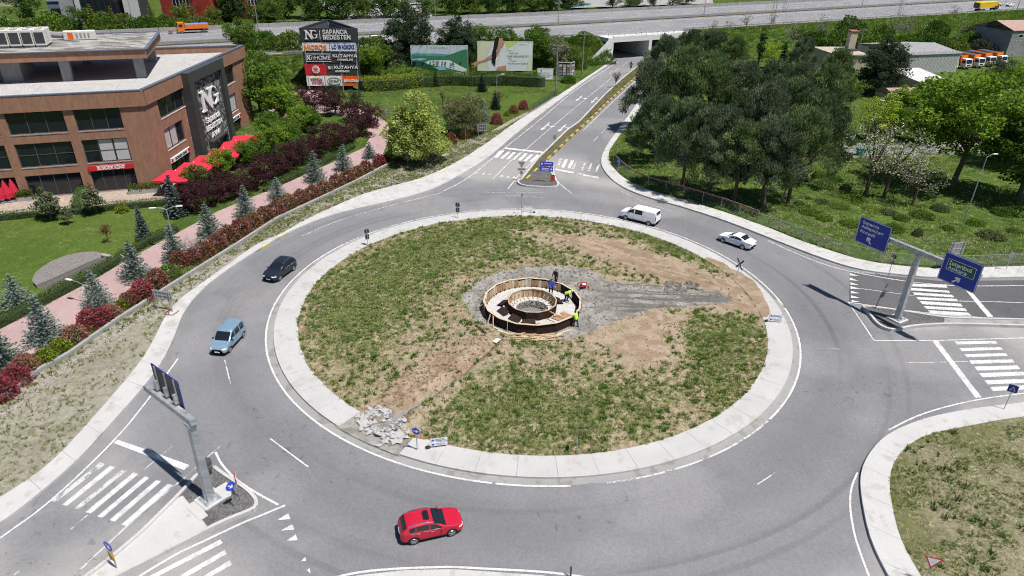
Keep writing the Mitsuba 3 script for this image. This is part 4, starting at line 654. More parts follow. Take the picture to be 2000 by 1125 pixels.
for i, t in enumerate([(-46.83,22.53), (-44.49,22.67), (-42.89,25.59), (-46.61,28.97), (-43.50,29.99), (-40.62,28.10), (-39.53,32.38), (-38.60,36.52), (-37.69,39.97), (-36.32,43.65), (-34.70,47.57), (-33.15,51.74), (-31.54,55.54), (-29.96,60.24), (-30.03,67.33), (-33.92,70.83), (-38.50,75.28), (-42.42,73.31), (-47.58,83.71), (-43.11,84.11)]):
    plant('purple_plum', 'plum%d' % (i % 4), t, 'dark purple plum in the promenade hedge, %s from the lawn end' % ORD[i], 'bush', 'purple plum hedge', (.95 if i < 6 else 1.1) * (.9 + .2 * hash_(i)))
for i, (t, s) in enumerate((((-47.23,29.77), .66), ((-46.11,36.04), .7), ((-44.76,42.29), .68), ((-43.65,45.84), .7), ((-41.96,47.91), .8), ((-45.99,58.34), .85), ((-41.69,53.86), .85), ((-41.32,61.41), .9), ((-39.29,61.57), .7), ((-52.09,71.69), 1.7), ((-47.83,69.68), 1.15), ((-55.64,90.21), 1.35), ((-61.77,95.88), 1.4), ((-44.98,69.14), .8), ((-38.91,44.00), .6), ((-37.61,48.22), .55))):
    plant('garden_tree', 'green%d' % (i % 3), t, 'leafy green garden tree by the shopping centre, %s from the red awnings' % ORD[i], 'tree', 'green garden trees', s)
plant('grey_shrub', 'grey_tree', (-40.65,84.33), 'grey green shrub below the sign tower', 'bush', None, .5); plant('grey_shrub', 'grey_tree', (-35.69,81.57), 'grey green shrub right of the sign tower foot', 'bush', None, .5)
RT = [(5, 778, 1.25, 1), (38, 748, 1.1, 1), (55, 728, 1.1, 3), (92, 710, 1.0, 'y'), (120, 690, 1.0, 'y'), (150, 668, 1.1, 3), (180, 638, 1.15, 1), (205, 632, 1.0, 1), (222, 622, .95, 3), (240, 606, .8, 'y'), (258, 598, 1.0, 2), (282, 585, 1.3, 1), (310, 560, 1.2, 0), (335, 545, 1.15, 'g'), (352, 520, 1.1, 2), (378, 515, 1.05, 0), (400, 502, 1.2, 2), (425, 488, 1.2, 0), (450, 472, 1.25, 2), (472, 458, 1.25, 0), (495, 445, 1.25, 4), (518, 433, 1.25, 2), (542, 421, 1.25, 0), (565, 408, 1.25, 4), (588, 398, 1.2, 2), (612, 388, 1.2, 0), (635, 378, 1.2, 4), (658, 366, 1.2, 0), (680, 356, 1.15, 2), (698, 346, 1.1, 4), (716, 338, 1.2, 0), (742, 325, 1.15, 1), (762, 318, 1.1, 4)]
RTXY = [(-43.49,-17.87),(-43.47,-15.76),(-43.68,-14.28),(-42.91,-12.85),(-42.62,-11.22),(-42.31,-9.33),(-42.40,-6.60),(-41.49,-5.99),(-41.16,-5.01),(-41.08,-3.39),(-40.59,-2.54),(-40.02,-1.13),(-39.86,1.69),(-39.31,3.51),(-39.73,6.64),(-38.52,7.36),(-37.96,9.15),(-37.26,11.16),(-36.63,13.57),(-36.05,15.78),(-35.32,17.93),(-34.49,20.01),(-33.57,22.19),(-32.73,24.64),(-31.68,26.63),(-30.52,28.70),(-29.39,30.85),(-28.32,33.51),(-27.17,35.85),(-26.29,38.26),(-25.27,40.29),(-23.80,43.70),(-22.47,45.66)]
for i, (xy, (_, _, s, k)) in enumerate(zip(RTXY, RT)):
    pr = {'y': 'shrub1', 'g': 'shrub0'}.get(k, 'redtip%s' % k); c_ = {'y': 'yellow green', 'g': 'green', 1: 'deep crimson', 3: 'cream and red mottled', 0: 'rust red', 2: 'red brown', 4: 'bronze red'}[k]
    plant('hedge_shrub', pr, xy, '%s shrub of the street hedge, %s from the left' % (c_, ORD[i]), 'bush', 'shrubs of the street hedge', s * 1.06, s * .92)
for pr, xy, s, lab_ in (('redtip1', (-5.80,71.19), 1.25, 'round crimson shrub at the fence below the lawn'), ('redtip1', (-0.51,83.32), 1.1, 'last crimson shrub of the row before the green fence'), ('redtip2', (-2.55,80.05), 1.1, 'red brown shrub between two crimson ones by the green fence'), ('shrub1', (-3.89,77.39), .7, 'small yellow green shrub between the crimson shrubs'), ('redtip0', (-8.94,63.93), 1.0, 'red shrub behind the white sign board seen from behind'), ('redtip2', (-11.27,60.31), 1.1, 'dark red shrub below the olive tree'), ('redtip0', (-13.40,56.89), 1.1, 'rust red shrub right of the big pale tree'), ('redtip2', (-14.90,53.66), .9, 'low red shrub at the right foot of the big pale tree')):
    plant('red_shrub', pr, xy, lab_, 'bush', None, s)
for pr, xy, s, lab_, c_ in (('magnolia', (-61.64,18.69), 1.2, 'left of two small magnolias at the edge of the lawn', 'tree'), ('magnolia', (-57.12,21.05), 1.1, 'right of two small magnolias at the edge of the lawn', 'tree'), ('magnolia', (-58.64,17.50), .6, 'small slanting tree beside the left magnolia', 'tree'), ('shrub1', (-54.07,21.94), .9, 'pale green shrub at the plaza edge of the lawn', 'bush'), ('small_red', (-50.82,12.24), 1.0, 'tiny red leaved tree alone on the lawn', 'tree'), ('thin_tree', (-5.64,84.23), .85, 'thin young tree with yellowish leaves on the lawn below the billboards', 'tree'), ('thin_tree', (-17.43,81.84), .9, 'thin young tree with yellowish leaves behind the olive tree', 'tree'), ('bare_bush', (-39.08,8.27), .9, 'leafless grey bush between the hedge and the promenade', 'bush'), ('dark_bare', (22.05,107.49), .75, 'small dark bare tree on the strip of the underpass road', 'tree'), ('bare_bush', (-27.98,72.51), .8, 'leafless bush at the bend of the promenade', 'bush')):
    plant('small_plant' if c_ == 'bush' else 'small_tree', pr, xy, lab_, c_, None, s)
# clipped hedges: dense leaves on a rounded box
def hedge(pts, w, h, label, col, other=None, name='hedge', leaf=.13, dens=80):
    rg = rnd(int(abs(pts[0][0] * 10)) + 3); p = np.asarray(pts); ls = LineString(p); n = int(ls.length * dens * (w + 2 * h) * .8); t = rg.random(n) * ls.length
    a = np.array([ls.interpolate(x).coords[0] for x in t]); b = np.array([ls.interpolate(min(x + .1, ls.length)).coords[0] for x in t]) - np.array([ls.interpolate(max(x - .1, 0)).coords[0] for x in t]); b = unit(b); nrm = np.c_[-b[:, 1], b[:, 0]]
    ang = rg.random(n) * math.pi; r = .85 + .2 * rg.random(n); ux = np.clip(np.cos(ang) * 1.3, -1, 1) * r * w / 2 * (.9 + .25 * meshkit.noise(np.c_[a * 1.1, t * 0])); uz = np.clip(np.sin(ang) * 1.25, 0, 1) * r * h * (.92 + .2 * meshkit.noise(np.c_[a * .9, t * 0 + 5]))
    c = np.c_[a + nrm * ux[:, None], .15 + uz]; d = unit(np.c_[nrm * np.cos(ang)[:, None], np.sin(ang)] + rg.normal(size=(n, 3)) * .6)
    k = thing(name, label, 'hedge'); part(k, 'foliage', leafply([leaf_mesh(c, d, leaf * (.7 + .6 * rg.random(n)), leaf * .65, tint(col, n, rg, .2, other, .3 if other else 0), rg)]))
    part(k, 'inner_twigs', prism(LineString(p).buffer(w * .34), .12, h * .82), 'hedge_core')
    part(k, 'stem', cat([tube([(*q, .05), (q[0], q[1], h * .7)], [.04, .02], 4, False) for q in a[:max(6, int(ls.length))]]), 'bark')
hedge([(-52.01,-9.71),(-50.90,-7.13),(-49.72,-4.37),(-48.82,-0.75),(-47.76,3.12)], 1.0, 1.1, 'dark clipped hedge between the stage and the promenade, left half', (.075, .13, .03), (.10, .16, .035)); hedge([(-47.76,3.12),(-47.15,5.64),(-46.70,8.72),(-45.66,12.80),(-44.20,15.82)], 1.0, 1.0, 'dark clipped hedge between the stage and the promenade, right half', (.095, .14, .04), (.08, .15, .035))
hedge([(-70.88,16.84),(-68.01,18.34),(-64.83,19.56),(-60.26,20.87)], 1.1, 1.0, 'low clipped hedge along the plaza, left half', (.085, .16, .03)); hedge([(-59.61,20.91),(-55.29,22.97),(-49.25,24.83)], 1.1, 1.0, 'low clipped hedge along the plaza, right half', (.085, .16, .03)); hedge([(-60.41,22.31),(-61.84,26.04),(-63.17,29.43)], 1.3, 1.2, 'short clipped hedge running up to the shop windows', (.10, .19, .035))
hedge([(-37.21,98.27),(-33.36,98.65),(-28.42,101.35),(-24.89,103.98)], 3.2, 3.0, 'bright yellow green hedge below the green hillside billboard', (.34, .40, .045), (.20, .27, .04), leaf=.28, dens=34); hedge([(-23.92,104.08),(-18.06,107.01),(-12.43,106.40)], 3.2, 2.8, 'dark green hedge right of the yellow one', (.11, .19, .035), (.18, .22, .05), leaf=.24, dens=34); hedge([(-12.43,106.40),(-5.03,108.33),(3.70,106.84)], 3.4, 2.8, 'dark green hedge below the billboard with the woman', (.085, .155, .03), leaf=.24, dens=34)
hedge([(-37.95,30.96),(-34.55,40.17),(-31.81,47.21),(-30.12,53.16)], 1.2, .8, 'low green hedge at the foot of the purple plums', (.07, .13, .028), leaf=.2, dens=40)
# trees across the motorway
FT = [(-112, 66, 1, .8), (-104, 60, 1, .6), (-98, 72, 0, 1.0), (-92, 60, 0, .7), (-85, 66, 1, .9), (-80, 76, 0, 1.3), (-74, 60, 0, 1.2), (-70, 70, 0, 1.3), (-66, 59, 0, 1.1), (-62, 66, 0, 1.25), (-58, 59, 1, .9), (-55, 66, 2, 1.0), (-51, 60, 0, 1.0), (-47, 64, 2, 1.0), (-44, 60, 1, .8), (-36, 59, 0, .7), (-25, 62, 0, 1.0), (-22, 72, 0, 1.1), (-18, 62, 1, 1.0), (-14, 68, 0, 1.2), (-10, 60, 0, 1.0), (-6, 66, 0, 1.2), (-2, 60, 0, 1.0), (2, 67, 0, 1.2), (6, 60, 1, 1.0), (10, 66, 0, 1.1), (14, 60, 0, 1.0), (18, 66, 0, 1.2), (22, 60, 0, 1.0), (27, 64, 1, .9), (45, 62, 0, .8), (52, 60, 1, .7), (58, 64, 0, .9), (66, 62, 0, .8), (75, 60, 1, .8), (86, 64, 0, .9)]
for i, (s, n, k, sc) in enumerate(FT): plant('roadside_tree', 'far_tree%d' % k, hwp(s, n)[:2], '%s tree beyond the motorway, %s from the left' % (('dark green', 'fresh green', 'pale flowering')[k], ORD[i]), 'tree', 'trees beyond the motorway', sc * 1.15, z=HZ - .6)

NB = [(-186, 57, 'bank_bush1', .9), (-178, 60, 'bank_bush3', 1.1), (-170, 57, 'bank_bush0', 1.0), (-163, 60, 'far_tree1', .7), (-157, 57, 'bank_bush1', 1.1), (-151, 59, 'bank_bush3', .9), (-145, 56, 'bank_bush0', 1.2), (-139, 58, 'far_tree0', .6), (-133, 56, 'bank_bush1', 1.1), (-128, 58, 'bank_bush3', 1.0), (-123, 55, 'bank_bush2', .9), (-118, 57, 'bank_bush1', 1.0), (-113, 55, 'bank_bush0', .8), (-108, 56, 'bank_bush3', .9), (-176, 74, 'far_tree0', .8), (-166, 80, 'far_tree1', .9), (-190, 78, 'far_tree0', .9), (-182, 90, 'far_tree1', 1.0), (-154, 84, 'far_tree0', .7)]
for i, (s, n, pr, sc) in enumerate(NB): plant('hedge_bush', pr, hwp(s, n)[:2], 'green bush before the office building beyond the motorway, %s from the left' % ORD[i], 'bush', 'bushes before the far office buildings', sc * 1.55, z=HZ - .6)
for i, (s, n) in enumerate(((-168, 56.5), (-160, 58), (-136, 55.5), (-131, 56), (-121, 56.5), (-112, 58))): plant('golden_conifer', 'golden', hwp(s, n)[:2], 'golden green pointed conifer beyond the motorway, %s from the left' % ORD[i], 'tree', 'golden conifers beyond the motorway', 1.5, z=HZ - .6)
FB = [(43.82,41.30),(46.66,43.22),(48.22,41.59),(48.28,36.89),(47.79,32.51),(44.51,29.66),(42.45,30.96),(39.27,27.41),(48.56,28.91),(50.42,27.46),(51.13,25.26),(54.52,26.37),(58.47,29.08),(43.14,23.02),(45.00,21.05),(38.89,30.34),(40.34,24.66),(48.12,21.21),(50.37,19.66),(55.63,21.95),(60.56,23.97),(60.04,19.67),(66.91,28.01),(64.24,21.56)]
for i, xy in enumerate(FB): plant('field_bush', 'shrub2' if i % 3 == 0 else 'bank_bush%d' % (i % 4), xy, '%s in the rough field above the right pavement, %s from the grove' % ('grey green bush' if i % 3 == 0 else 'leafy green bush', ORD[i]), 'bush', 'bushes of the rough field', (1.1 if i % 3 == 0 else .48) * (.6 + 1.0 * hash_(i + 9)), (.5 if i % 3 == 0 else .22) * (.5 + 1.0 * hash_(i + 19)))
for i, (xy, pr, s) in enumerate((((79.42,82.70), 'green1', 1.2), ((84.90,84.90), 'green0', 1.1), ((90.45,88.05), 'green2', 1.2), ((71.24,70.15), 'green2', 1.0), ((102.53,92.35), 'grey_tree', .8), ((117.83,106.53), 'green1', 1.1), ((70.38,89.53), 'green0', .9))): plant('yard_tree', pr, xy, 'green tree in front of the tiled house and yard, %s in the row' % ORD[i], 'tree', 'trees before the right yard', s)

for i, (xy, pr, sc) in enumerate(sorted((((-37.44,109.61), 'green1', 1.0), ((-35.37,113.64), 'green0', .9), ((2.87,129.48), 'green2', 1.5), ((5.84,131.57), 'green0', 1.3), ((12.25,130.55), 'far_tree1', .8), ((-5.44,128.52), 'green2', 1.4), ((-12.40,129.43), 'green2', 1.3), ((-68.12,110.15), 'green0', 1.4), ((-0.61,126.11), 'far_tree0', .8)))):
    plant('bank_tree', pr, xy, 'leafy green tree on the foot of the left motorway bank, %s from the left' % ORD[i], 'tree', 'trees on the left bank', sc, z=bank_z(*xy) - .2)

for i, (xy, sc) in enumerate((((-103.56,169.58), .9), ((-101.38,177.85), 1.0), ((-92.73,171.36), .85), ((-90.26,182.51), .9), ((-83.68,178.13), .75))): plant('dark_tree', 'round_pine', xy, 'tall blackish evergreen beyond the motorway right of the red building, %s from the left' % ORD[i], 'tree', 'dark evergreens right of the red building', sc, z=HZ - .6)
# ================================================================ shopping centre
A_ = np.array([-53.21, 31.72]); Lh = np.array([-.942, -.336]); Rh = np.array([0.0, 1.0]); ZT = 14.04
FL = frame_at((*A_, 0), -Lh); FR = frame_at((*A_, 0), Rh)      # local x to the viewer's right, y up, z out of the wall
def rect(x0, x1, y0, y1): return Polygon([(x0, y0), (x1, y0), (x1, y1), (x0, y1)])
def facade_wall(F, x0, x1, y0, y1, holes, z0=-.45, z1=0.0):
    g = rect(x0, x1, y0, y1)
    for h in holes: g = g.difference(rect(*h))
    return at(prism(g, z0, z1), F)
def lbox(F, x0, x1, y0, y1, z0, z1): return at(box(((x0 + x1) / 2, (y0 + y1) / 2, (z0 + z1) / 2), (x1 - x0, y1 - y0, z1 - z0)), F)
mall = thing('shopping_centre', 'brown clad three storey shopping centre with dark stone portal and white NG lettering', 'building')
BAYS = [(-8.7, -3.1), (-16.6, -9.9), (-24.4, -17.7), (-32.2, -25.6), (-40.0, -33.4)]
ROWS = [(.25, 3.3), (4.45, 7.7), (8.95, 11.9)]
wl = part(mall, 'wall', facade_wall(FL, -46, 0, 0, 11.9, [(*b, *r) for b in BAYS for r in ROWS]), 'brown_cladding')
RB = [(3.75, 9.9, .0, 2.45), (3.75, 9.9, 4.45, 7.5), (3.75, 11.9, 9.1, 11.9), (26.6, 32.2, .0, 2.3), (26.6, 31.8, 3.8, 6.9), (26.6, 32.6, 8.7, 11.9)]
part(mall, 'wall', facade_wall(FR, 0, 38.6, 0, 11.9, RB, -.45, -.003), 'brown_cladding')
part(mall, 'fascia', lbox(FL, -46, .28, 11.9, 13.95, -.5, .28), 'brown_cladding'); part(mall, 'fascia', lbox(FR, .28, 11.8, 11.9, 13.95, -.5, .277), 'brown_cladding'); part(mall, 'fascia', lbox(FR, 25.6, 38.9, 11.9, 13.95, -.5, .277), 'brown_cladding')
core = Polygon([A_, A_ + Lh * 46, A_ + Lh * 46 + Rh * 38.6, A_ + Rh * 38.6])
part(mall, 'rear_wall', prism(core.buffer(-.5).difference(core.buffer(-.8)), 0, 12.6), 'brown_cladding')
bk = [A_ + Rh * 38.6, A_ + Rh * 38.6 + Lh * 46]; part(mall, 'rear_parapet', prism(line(bk, .4), 0, 13.95), 'brown_cladding')
part(mall, 'roof_terrace', prism(core.buffer(-.35, join_style='mitre'), 12.5, 12.9), 'roof_membrane')
for p, q in ((A_ + Lh * 46, A_), (A_, A_ + Rh * 38.6), (bk[0], bk[1])):
    n = np.array([q[1] - p[1], p[0] - q[0]]); n = n / np.linalg.norm(n) * (.02 if p is not bk[0] else 0); part(mall, 'coping', prism(line([tuple(p + n), tuple(q + n)], .62), 13.955 + .002 * (p is A_), 14.08 + .003 * (p is A_)), 'coping')
for q in ((-14.5, -14.46), (-4.2, -4.16)): part(mall, 'roof_seam', lbox(FL, q[0], q[1], 12.9, 12.925, -12, -.8), 'grey')
def window(F, x0, x1, y0, y1, nv, nh, pale=(), frame_='grey_dark', zback=-.32):
    w = part(mall, 'window', cat([lbox(F, x0, x1, y0, y0 + .09, zback, zback + .16), lbox(F, x0, x1, y1 - .09, y1, zback, zback + .16)] + [lbox(F, x - .045, x + .045, y0 + .09, y1 - .09, zback, zback + .14) for x in np.linspace(x0 + .045, x1 - .045, nv + 1)] + [lbox(F, x0 + .09, x1 - .09, y - .035, y + .035, zback, zback + .12) for y in np.linspace(y0, y1, nh + 1)[1:-1]]), frame_)
    xs = np.linspace(x0, x1, nv + 1)
    for i in range(nv): part(w, 'pane', lbox(F, xs[i] + .05, xs[i + 1] - .05, y0 + .08, y1 - .08, zback - .05, zback + .05), 'glass_dark')
    for i in pale: part(w, 'blind', lbox(F, xs[i] + .12, xs[i + 1] - .12, y0 + .15, y1 - .15, zback + .052, zback + .07), 'grey_light')
    return w
for i, b in enumerate(BAYS):
    for j, r in enumerate(ROWS):
        window(FL, *b, *r, *((4, 1), (3, 2), (3, 1))[j], pale=((1, 2) if (i, j) == (0, 1) else ()))
        part(mall, 'sill', lbox(FL, b[0] - .05, b[1] + .05, r[0] - .14, r[0] - .005, -.3, .06), 'grey')
for i, h in enumerate(RB):
    window(FR, *h, 3 if i < 3 else 2, 1, pale=((0, 1) if i == 1 else (0, 1) if i == 4 else ()))
    if h[2] > 1: part(mall, 'sill', lbox(FR, h[0], h[1], h[2] - .12, h[2] - .005, -.3, .06), 'off_white')
# portal of dark stone blocks
PX0, PX1, PZ = 11.8, 25.6, 1.35
for x0, x1 in ((PX0, PX0 + 1.75), (PX1 - 1.35, PX1)):
    for i in range(10): part(mall, 'portal_block', lbox(FR, x0, x1, i * 1.24 + .006, (i + 1) * 1.24 - .006, 0.002, PZ), 'portal_stone')
for i in range(6): a = PX0 + (PX1 - PX0) * i / 6; part(mall, 'portal_block', lbox(FR, a + .006, a + (PX1 - PX0) / 6 - .006, 12.41, 14.0, -.4, PZ), 'portal_stone')
part(mall, 'mosaic_panel', lbox(FR, PX0 + 1.75, PX1 - 1.35, 0, 12.4, .002, .75), 'mosaic_stone')
cx = (PX0 + 1.75 + PX1 - 1.35) / 2
def ng(F, x, y, h, w, d, bsdf, name='lettering'):
    """The white N and G that share a stem."""
    N = Polygon([(-.50, -.45), (-.50, -.5), (-.26, -.5), (-.26, -.45), (-.34, -.42), (-.34, .28), (.02, -.5), (.08, -.5), (.08, .42), (.14, .45), (.14, .5), (-.06, .5), (-.06, .45), (.01, .42), (.01, -.12), (-.30, .5), (-.50, .5), (-.50, .45), (-.42, .42), (-.42, -.42)]).buffer(.012)
    a = np.linspace(.75, 5.9, 40); ro = np.c_[.26 + .26 * np.cos(a), .04 + .46 * np.sin(a)]; rin = np.c_[.27 + .17 * np.cos(a), .04 + .41 * np.sin(a)]
    Gp = Polygon(np.vstack([ro, rin[::-1]])).union(rect(.30, .56, -.04, .02)).union(rect(.42, .50, -.36, .02)).buffer(.004)
    m = prism(N.union(Gp), 0, d); v = m[0] * [w, h, 1] + [x, y, 0]; return part(mall, name, at((v, m[1]), F), bsdf)
FP = FR @ M4((0, 0, .75))
ng(FP, cx - .1, 8.75, 3.2, 6.6, .25, 'white')
for s, y, h, w in (('Sapanca', 5.55, .85, 5.6), ('BEDESTEN', 4.35, .72, 6.4), ('AVM', 2.95, .72, 3.0)): part(mall, 'lettering', at(mv(text(s, h, .15, True, w), (cx, y, 0)), FP), 'white')
en = part(mall, 'entrance_frame', cat([lbox(FP, cx - 3.2, cx - 2.9, 0, 2.4, 0, .8), lbox(FP, cx + 2.9, cx + 3.2, 0, 2.4, 0, .8), lbox(FP, cx - 3.2, cx + 3.2, 2.1, 2.4, .002, .798)]), 'plum_frame' if 0 else 'anthracite')
part(en, 'sign_panel', lbox(FP, cx - 2.6, cx + 2.6, 1.4, 2.0, .1, .3), 'sign_red'); part(en, 'sign_roundel', at(cyl((cx, 1.7, .3), (cx, 1.7, .36), .32, n=16), FP), 'white')
def shop_sign(F, x0, x1, y0, y1, s, red=True):
    k = part(mall, 'shop_sign', lbox(F, x0, x1, y0, y1, .03, .22), 'sign_red' if red else 'white'); h = (y1 - y0); c = (x0 + x1) / 2
    if red: part(k, 'letter_board', lbox(F, c - (x1 - x0) * .32, c + (x1 - x0) * .32, y1 - h * .12, y1 - h * .04, .22, .24), 'white'); part(k, 'lettering', at(mv(text(s, h * .62, .06, True, (x1 - x0) * .6), (c, y0 + h * .46, .22)), F), 'white')
    else:
        for a, b in ((x0, x0 + .5), (x1 - .7, x1)): part(k, 'end_panel', lbox(F, a, b, y0 + .08, y1 - .08, .22, .24), 'sign_red')
        part(k, 'lettering', at(mv(text(s, h * .5, .04, True, (x1 - x0) * .62), (c, y0 + h / 2, .22)), F), 'anthracite')
shop_sign(FL, -8.75, -3.05, 3.36, 4.05, 'BURGER KING'); shop_sign(FR, 3.7, 10.0, 2.5, 3.2, 'BURGER KING', False); shop_sign(FR, 26.6, 32.2, 2.35, 3.05, 'BURGER KING', False)
# roof pavilion
P0 = np.array((-57.74,44.13)); PB = np.array((-63.89,61.78)); dp = PB - P0
pav = [P0, P0 + Lh * 42, P0 + Lh * 42 + dp, PB]
part(mall, 'pavilion_roof', prism(Polygon(pav), 16.0, 17.25), 'brown_cladding'); part(mall, 'pavilion_top', prism(Polygon(pav).buffer(-.35, join_style='mitre'), 17.25, 17.27), 'roof_dirty')
ed = np.vstack([pav, pav[:1]])
for i in range(4): part(mall, 'pavilion_coping', prism(line([tuple(ed[i]), tuple(ed[i + 1])], .5), 17.253 + .001 * i, 17.36 + .002 * i), 'coping')
du = dp / np.linalg.norm(dp)
for t, w in ((1.6, 0), (11.5, 0), (22.5, 0), (32, 0), (1.6, 1), (11.5, 1)):
    c = P0 + Lh * t + du * (1.8 if not w else np.linalg.norm(dp) - 2.5); part(mall, 'pavilion_column', box((*c, 14.45), (1.3, 1.1, 3.1), rz(math.atan2(Lh[1], Lh[0]))), 'grey_wall')
c0 = P0 + Lh * 17.5 + du * 6; part(mall, 'pavilion_room', box((*(c0 + Lh * 9), 14.45), (18, 7, 3.1), rz(math.atan2(Lh[1], Lh[0]))), 'grey_wall')
dc = c0 + Lh * 3.2 - du * 3.5; part(mall, 'pavilion_door', box((*dc, 13.9), (1.3, .12, 2.0), rz(math.atan2(Lh[1], Lh[0]))), 'anthracite')
for i in range(12):
    c = np.array((-72.18,43.66)) + Lh * (.8 + 1.62 * (i % 6)) + du * (1.3 + 2.0 * (i // 6)); k = thing('cooling_unit', 'white slatted cooling unit in the %s roof row, %s from the right' % (('front', 'rear')[i // 6], ORD[i % 6]), 'air conditioner', 'roof cooling units'); R = rz(math.atan2(Lh[1], Lh[0]))
    part(k, 'casing', soft_box((*c, 18.65), (1.5, 1.5, 2.2), .06, R), 'off_white'); part(k, 'grille', cat([box(np.r_[c, 17.9 + .13 * j] - np.r_[du, 0] * .77, (1.2, .03, .06), R) for j in range(12)] + [box(np.r_[c, 18.62] - np.r_[du, 0] * .745, (1.25, .02, 1.6), R)]), 'grey_dark')
    part(k, 'foot', box(np.r_[c, 17.4] - np.r_[du, 0] * .5, (1.4, .12, .26), R), 'grey'); part(k, 'foot', box(np.r_[c, 17.4] + np.r_[du, 0] * .5, (1.4, .12, .26), R), 'grey'); part(k, 'fan', cyl((*c, 19.75), (*c, 19.84), .5, n=18), 'grey')
c = np.array((-74.85,44.75)); k = thing('satellite_dish', 'black round satellite dish in front of the roof cooling units', 'satellite dish'); an = np.linspace(.02, 1, 6)
part(k, 'dish', mv(tube([(0, 0, .35 * a * a) for a in an], .85 * an, 20, False), (*c, 18.3), rx(1.15)), 'black'); part(k, 'stand', cyl((*c, 17.27), (*c, 18.3), .06), 'grey'); part(k, 'arm', bar((*c, 18.3), (c[0] + .2, c[1] - 1.0, 18.6), .04, .04), 'grey_light')
c = np.array((-71.78,51.85)); k = thing('roof_container', 'long white roof unit with an orange panel', 'air conditioner'); R = rz(math.atan2(Lh[1], Lh[0])); part(k, 'casing', soft_box((*c, 17.98), (4.4, 1.3, 1.3), .08, R), 'off_white'); part(k, 'orange_panel', box(np.r_[c + Lh * 1.2 - du * .66, 17.95], (.75, .03, .95), R), 'sign_orange')
for j in range(4): part(k, 'vent', box(np.r_[c - Lh * (-.3 + j * .55) - du * .66, 17.95], (.28, .03, .7), R), 'grey')
k = solo('air_duct', tube([(*(c + Lh * 2.3), 18.0), (*(c + Lh * 3.6), 18.1), (*(c + Lh * 5.0), 18.5)], .5, 8), 'grey', 'grey bent air duct between the roof units', 'duct')
# awnings, parasols, planters along the building
for i, xy in enumerate([(-49.80,29.74), (-48.84,33.48), (-48.08,37.21), (-47.34,40.93), (-46.86,44.86), (-46.47,48.43)]):
    k = thing('red_awning', 'square red parasol along the portal side of the shopping centre, %s from the front' % ORD[i], 'parasol', 'red parasols at the portal'); w = 2.35
    v = np.array([(-w, -w, 0), (w, -w, 0), (w, w, 0), (-w, w, 0), (0, 0, .75)]); part(k, 'canopy', mv((v, np.array([[0, 1, 4], [1, 2, 4], [2, 3, 4], [3, 0, 4]])), (*xy, 2.6), rz(.05 * i)), 'red_canvas')
    part(k, 'valance', cat([mv(box((0, -w, -.12), (2 * w, .02, .24), None), (*xy, 2.6), rz(j * math.pi / 2 + .05 * i)) for j in range(4)]), 'red_canvas'); part(k, 'pole', cyl((*xy, .15), (*xy, 3.3), .04), 'grey_dark'); part(k, 'finial', cyl((*xy, 3.3), (*xy, 3.55), .07, .03, 8), 'white')
for i, xy in enumerate([(-71.46,24.12), (-70.77,24.54), (-70.19,25.16)]):
    k = thing('closed_parasol', 'folded red parasol in front of the shop windows, %s from the left' % ORD[i], 'parasol', 'folded red parasols'); a = np.arange(16) * 2 * math.pi / 16; rr_ = lambda z, r: np.c_[np.cos(a) * r * (1 + .25 * (np.arange(16) % 2)), np.sin(a) * r * (1 + .25 * (np.arange(16) % 2)), a * 0 + z]
    rings = np.vstack([rr_(.7, .42), rr_(1.3, .46), rr_(2.2, .3), rr_(3.0, .10)]); f = [[j * 16 + q, j * 16 + (q + 1) % 16, (j + 1) * 16 + (q + 1) % 16] for j in range(3) for q in range(16)] + [[j * 16 + q, (j + 1) * 16 + (q + 1) % 16, (j + 1) * 16 + q] for j in range(3) for q in range(16)]
    part(k, 'canopy', mv((rings, np.array(f)), (*xy, .1)), 'red_canvas'); part(k, 'pole', cyl((*xy, .15), (*xy, 3.25), .04), 'grey_light'); part(k, 'base', soft_box((*xy, .28), (.7, .7, .25), .05), 'grey')
for i, (xy, w) in enumerate((((-54.64,29.32), 4.2), ((-53.08,31.98), 2.2), ((-69.09,25.42), 2.0))):
    k = thing('planter', ('long pale planter with a clipped hedge under the corner of the shopping centre', 'short pale planter with a clipped hedge by the first red parasol', 'pale planter with a clipped bush beside the folded parasols')[i], 'planter'); R = rz(math.atan2(-Lh[1], -Lh[0]) + (.9 if i == 1 else 0))
    part(k, 'box', box((*xy, .42), (w, .8, .55), R), 'concrete_grey'); rg = rnd(i + 300); n = 900; q = (rg.random((n, 3)) - .5) * [w, .9, .9]; part(k, 'hedge', leafply([leaf_mesh(q @ R.T + [*xy, 1.15], unit(rg.normal(size=(n, 3)) + [0, 0, .5]), .2, .13, tint((.10, .14, .025), n, rg), rg)]))
# ---------------------------------------------------------------- round wooden stage on the lawn
st = thing('wooden_stage', 'low half round stage of weathered boards on the lawn', 'stage')
SA, SB = np.array((-51.12,-0.29)), np.array((-48.56,7.54)); sc_ = (SA + SB) / 2; sr = np.linalg.norm(SB - SA) / 2; sx = (SB - SA) / (2 * sr); sy = np.array([-sx[1], sx[0]])
half = Polygon(smooth_line([(-51.97,0.40),(-52.89,1.17),(-53.56,2.32),(-53.95,3.65),(-54.00,5.29),(-53.69,6.48),(-53.28,7.44),(-52.64,8.16),(-51.84,8.61),(-50.88,8.80),(-49.90,8.85),(-49.00,7.52)], 60, 2)).buffer(0); part(st, 'skirt', prism(half, .1, .52), 'deck_wood')
bd = []
for i in range(-60, 61):
    o = sc_ + sx * i * .16; g = Polygon([tuple(o + sx * .07 - sy * 12), tuple(o + sx * .07 + sy * 12), tuple(o - sx * .07 + sy * 12), tuple(o - sx * .07 - sy * 12)]).intersection(half)
    if g.area > .01: bd.append(prism(g, .525, .56 + .006 * (i % 3)))
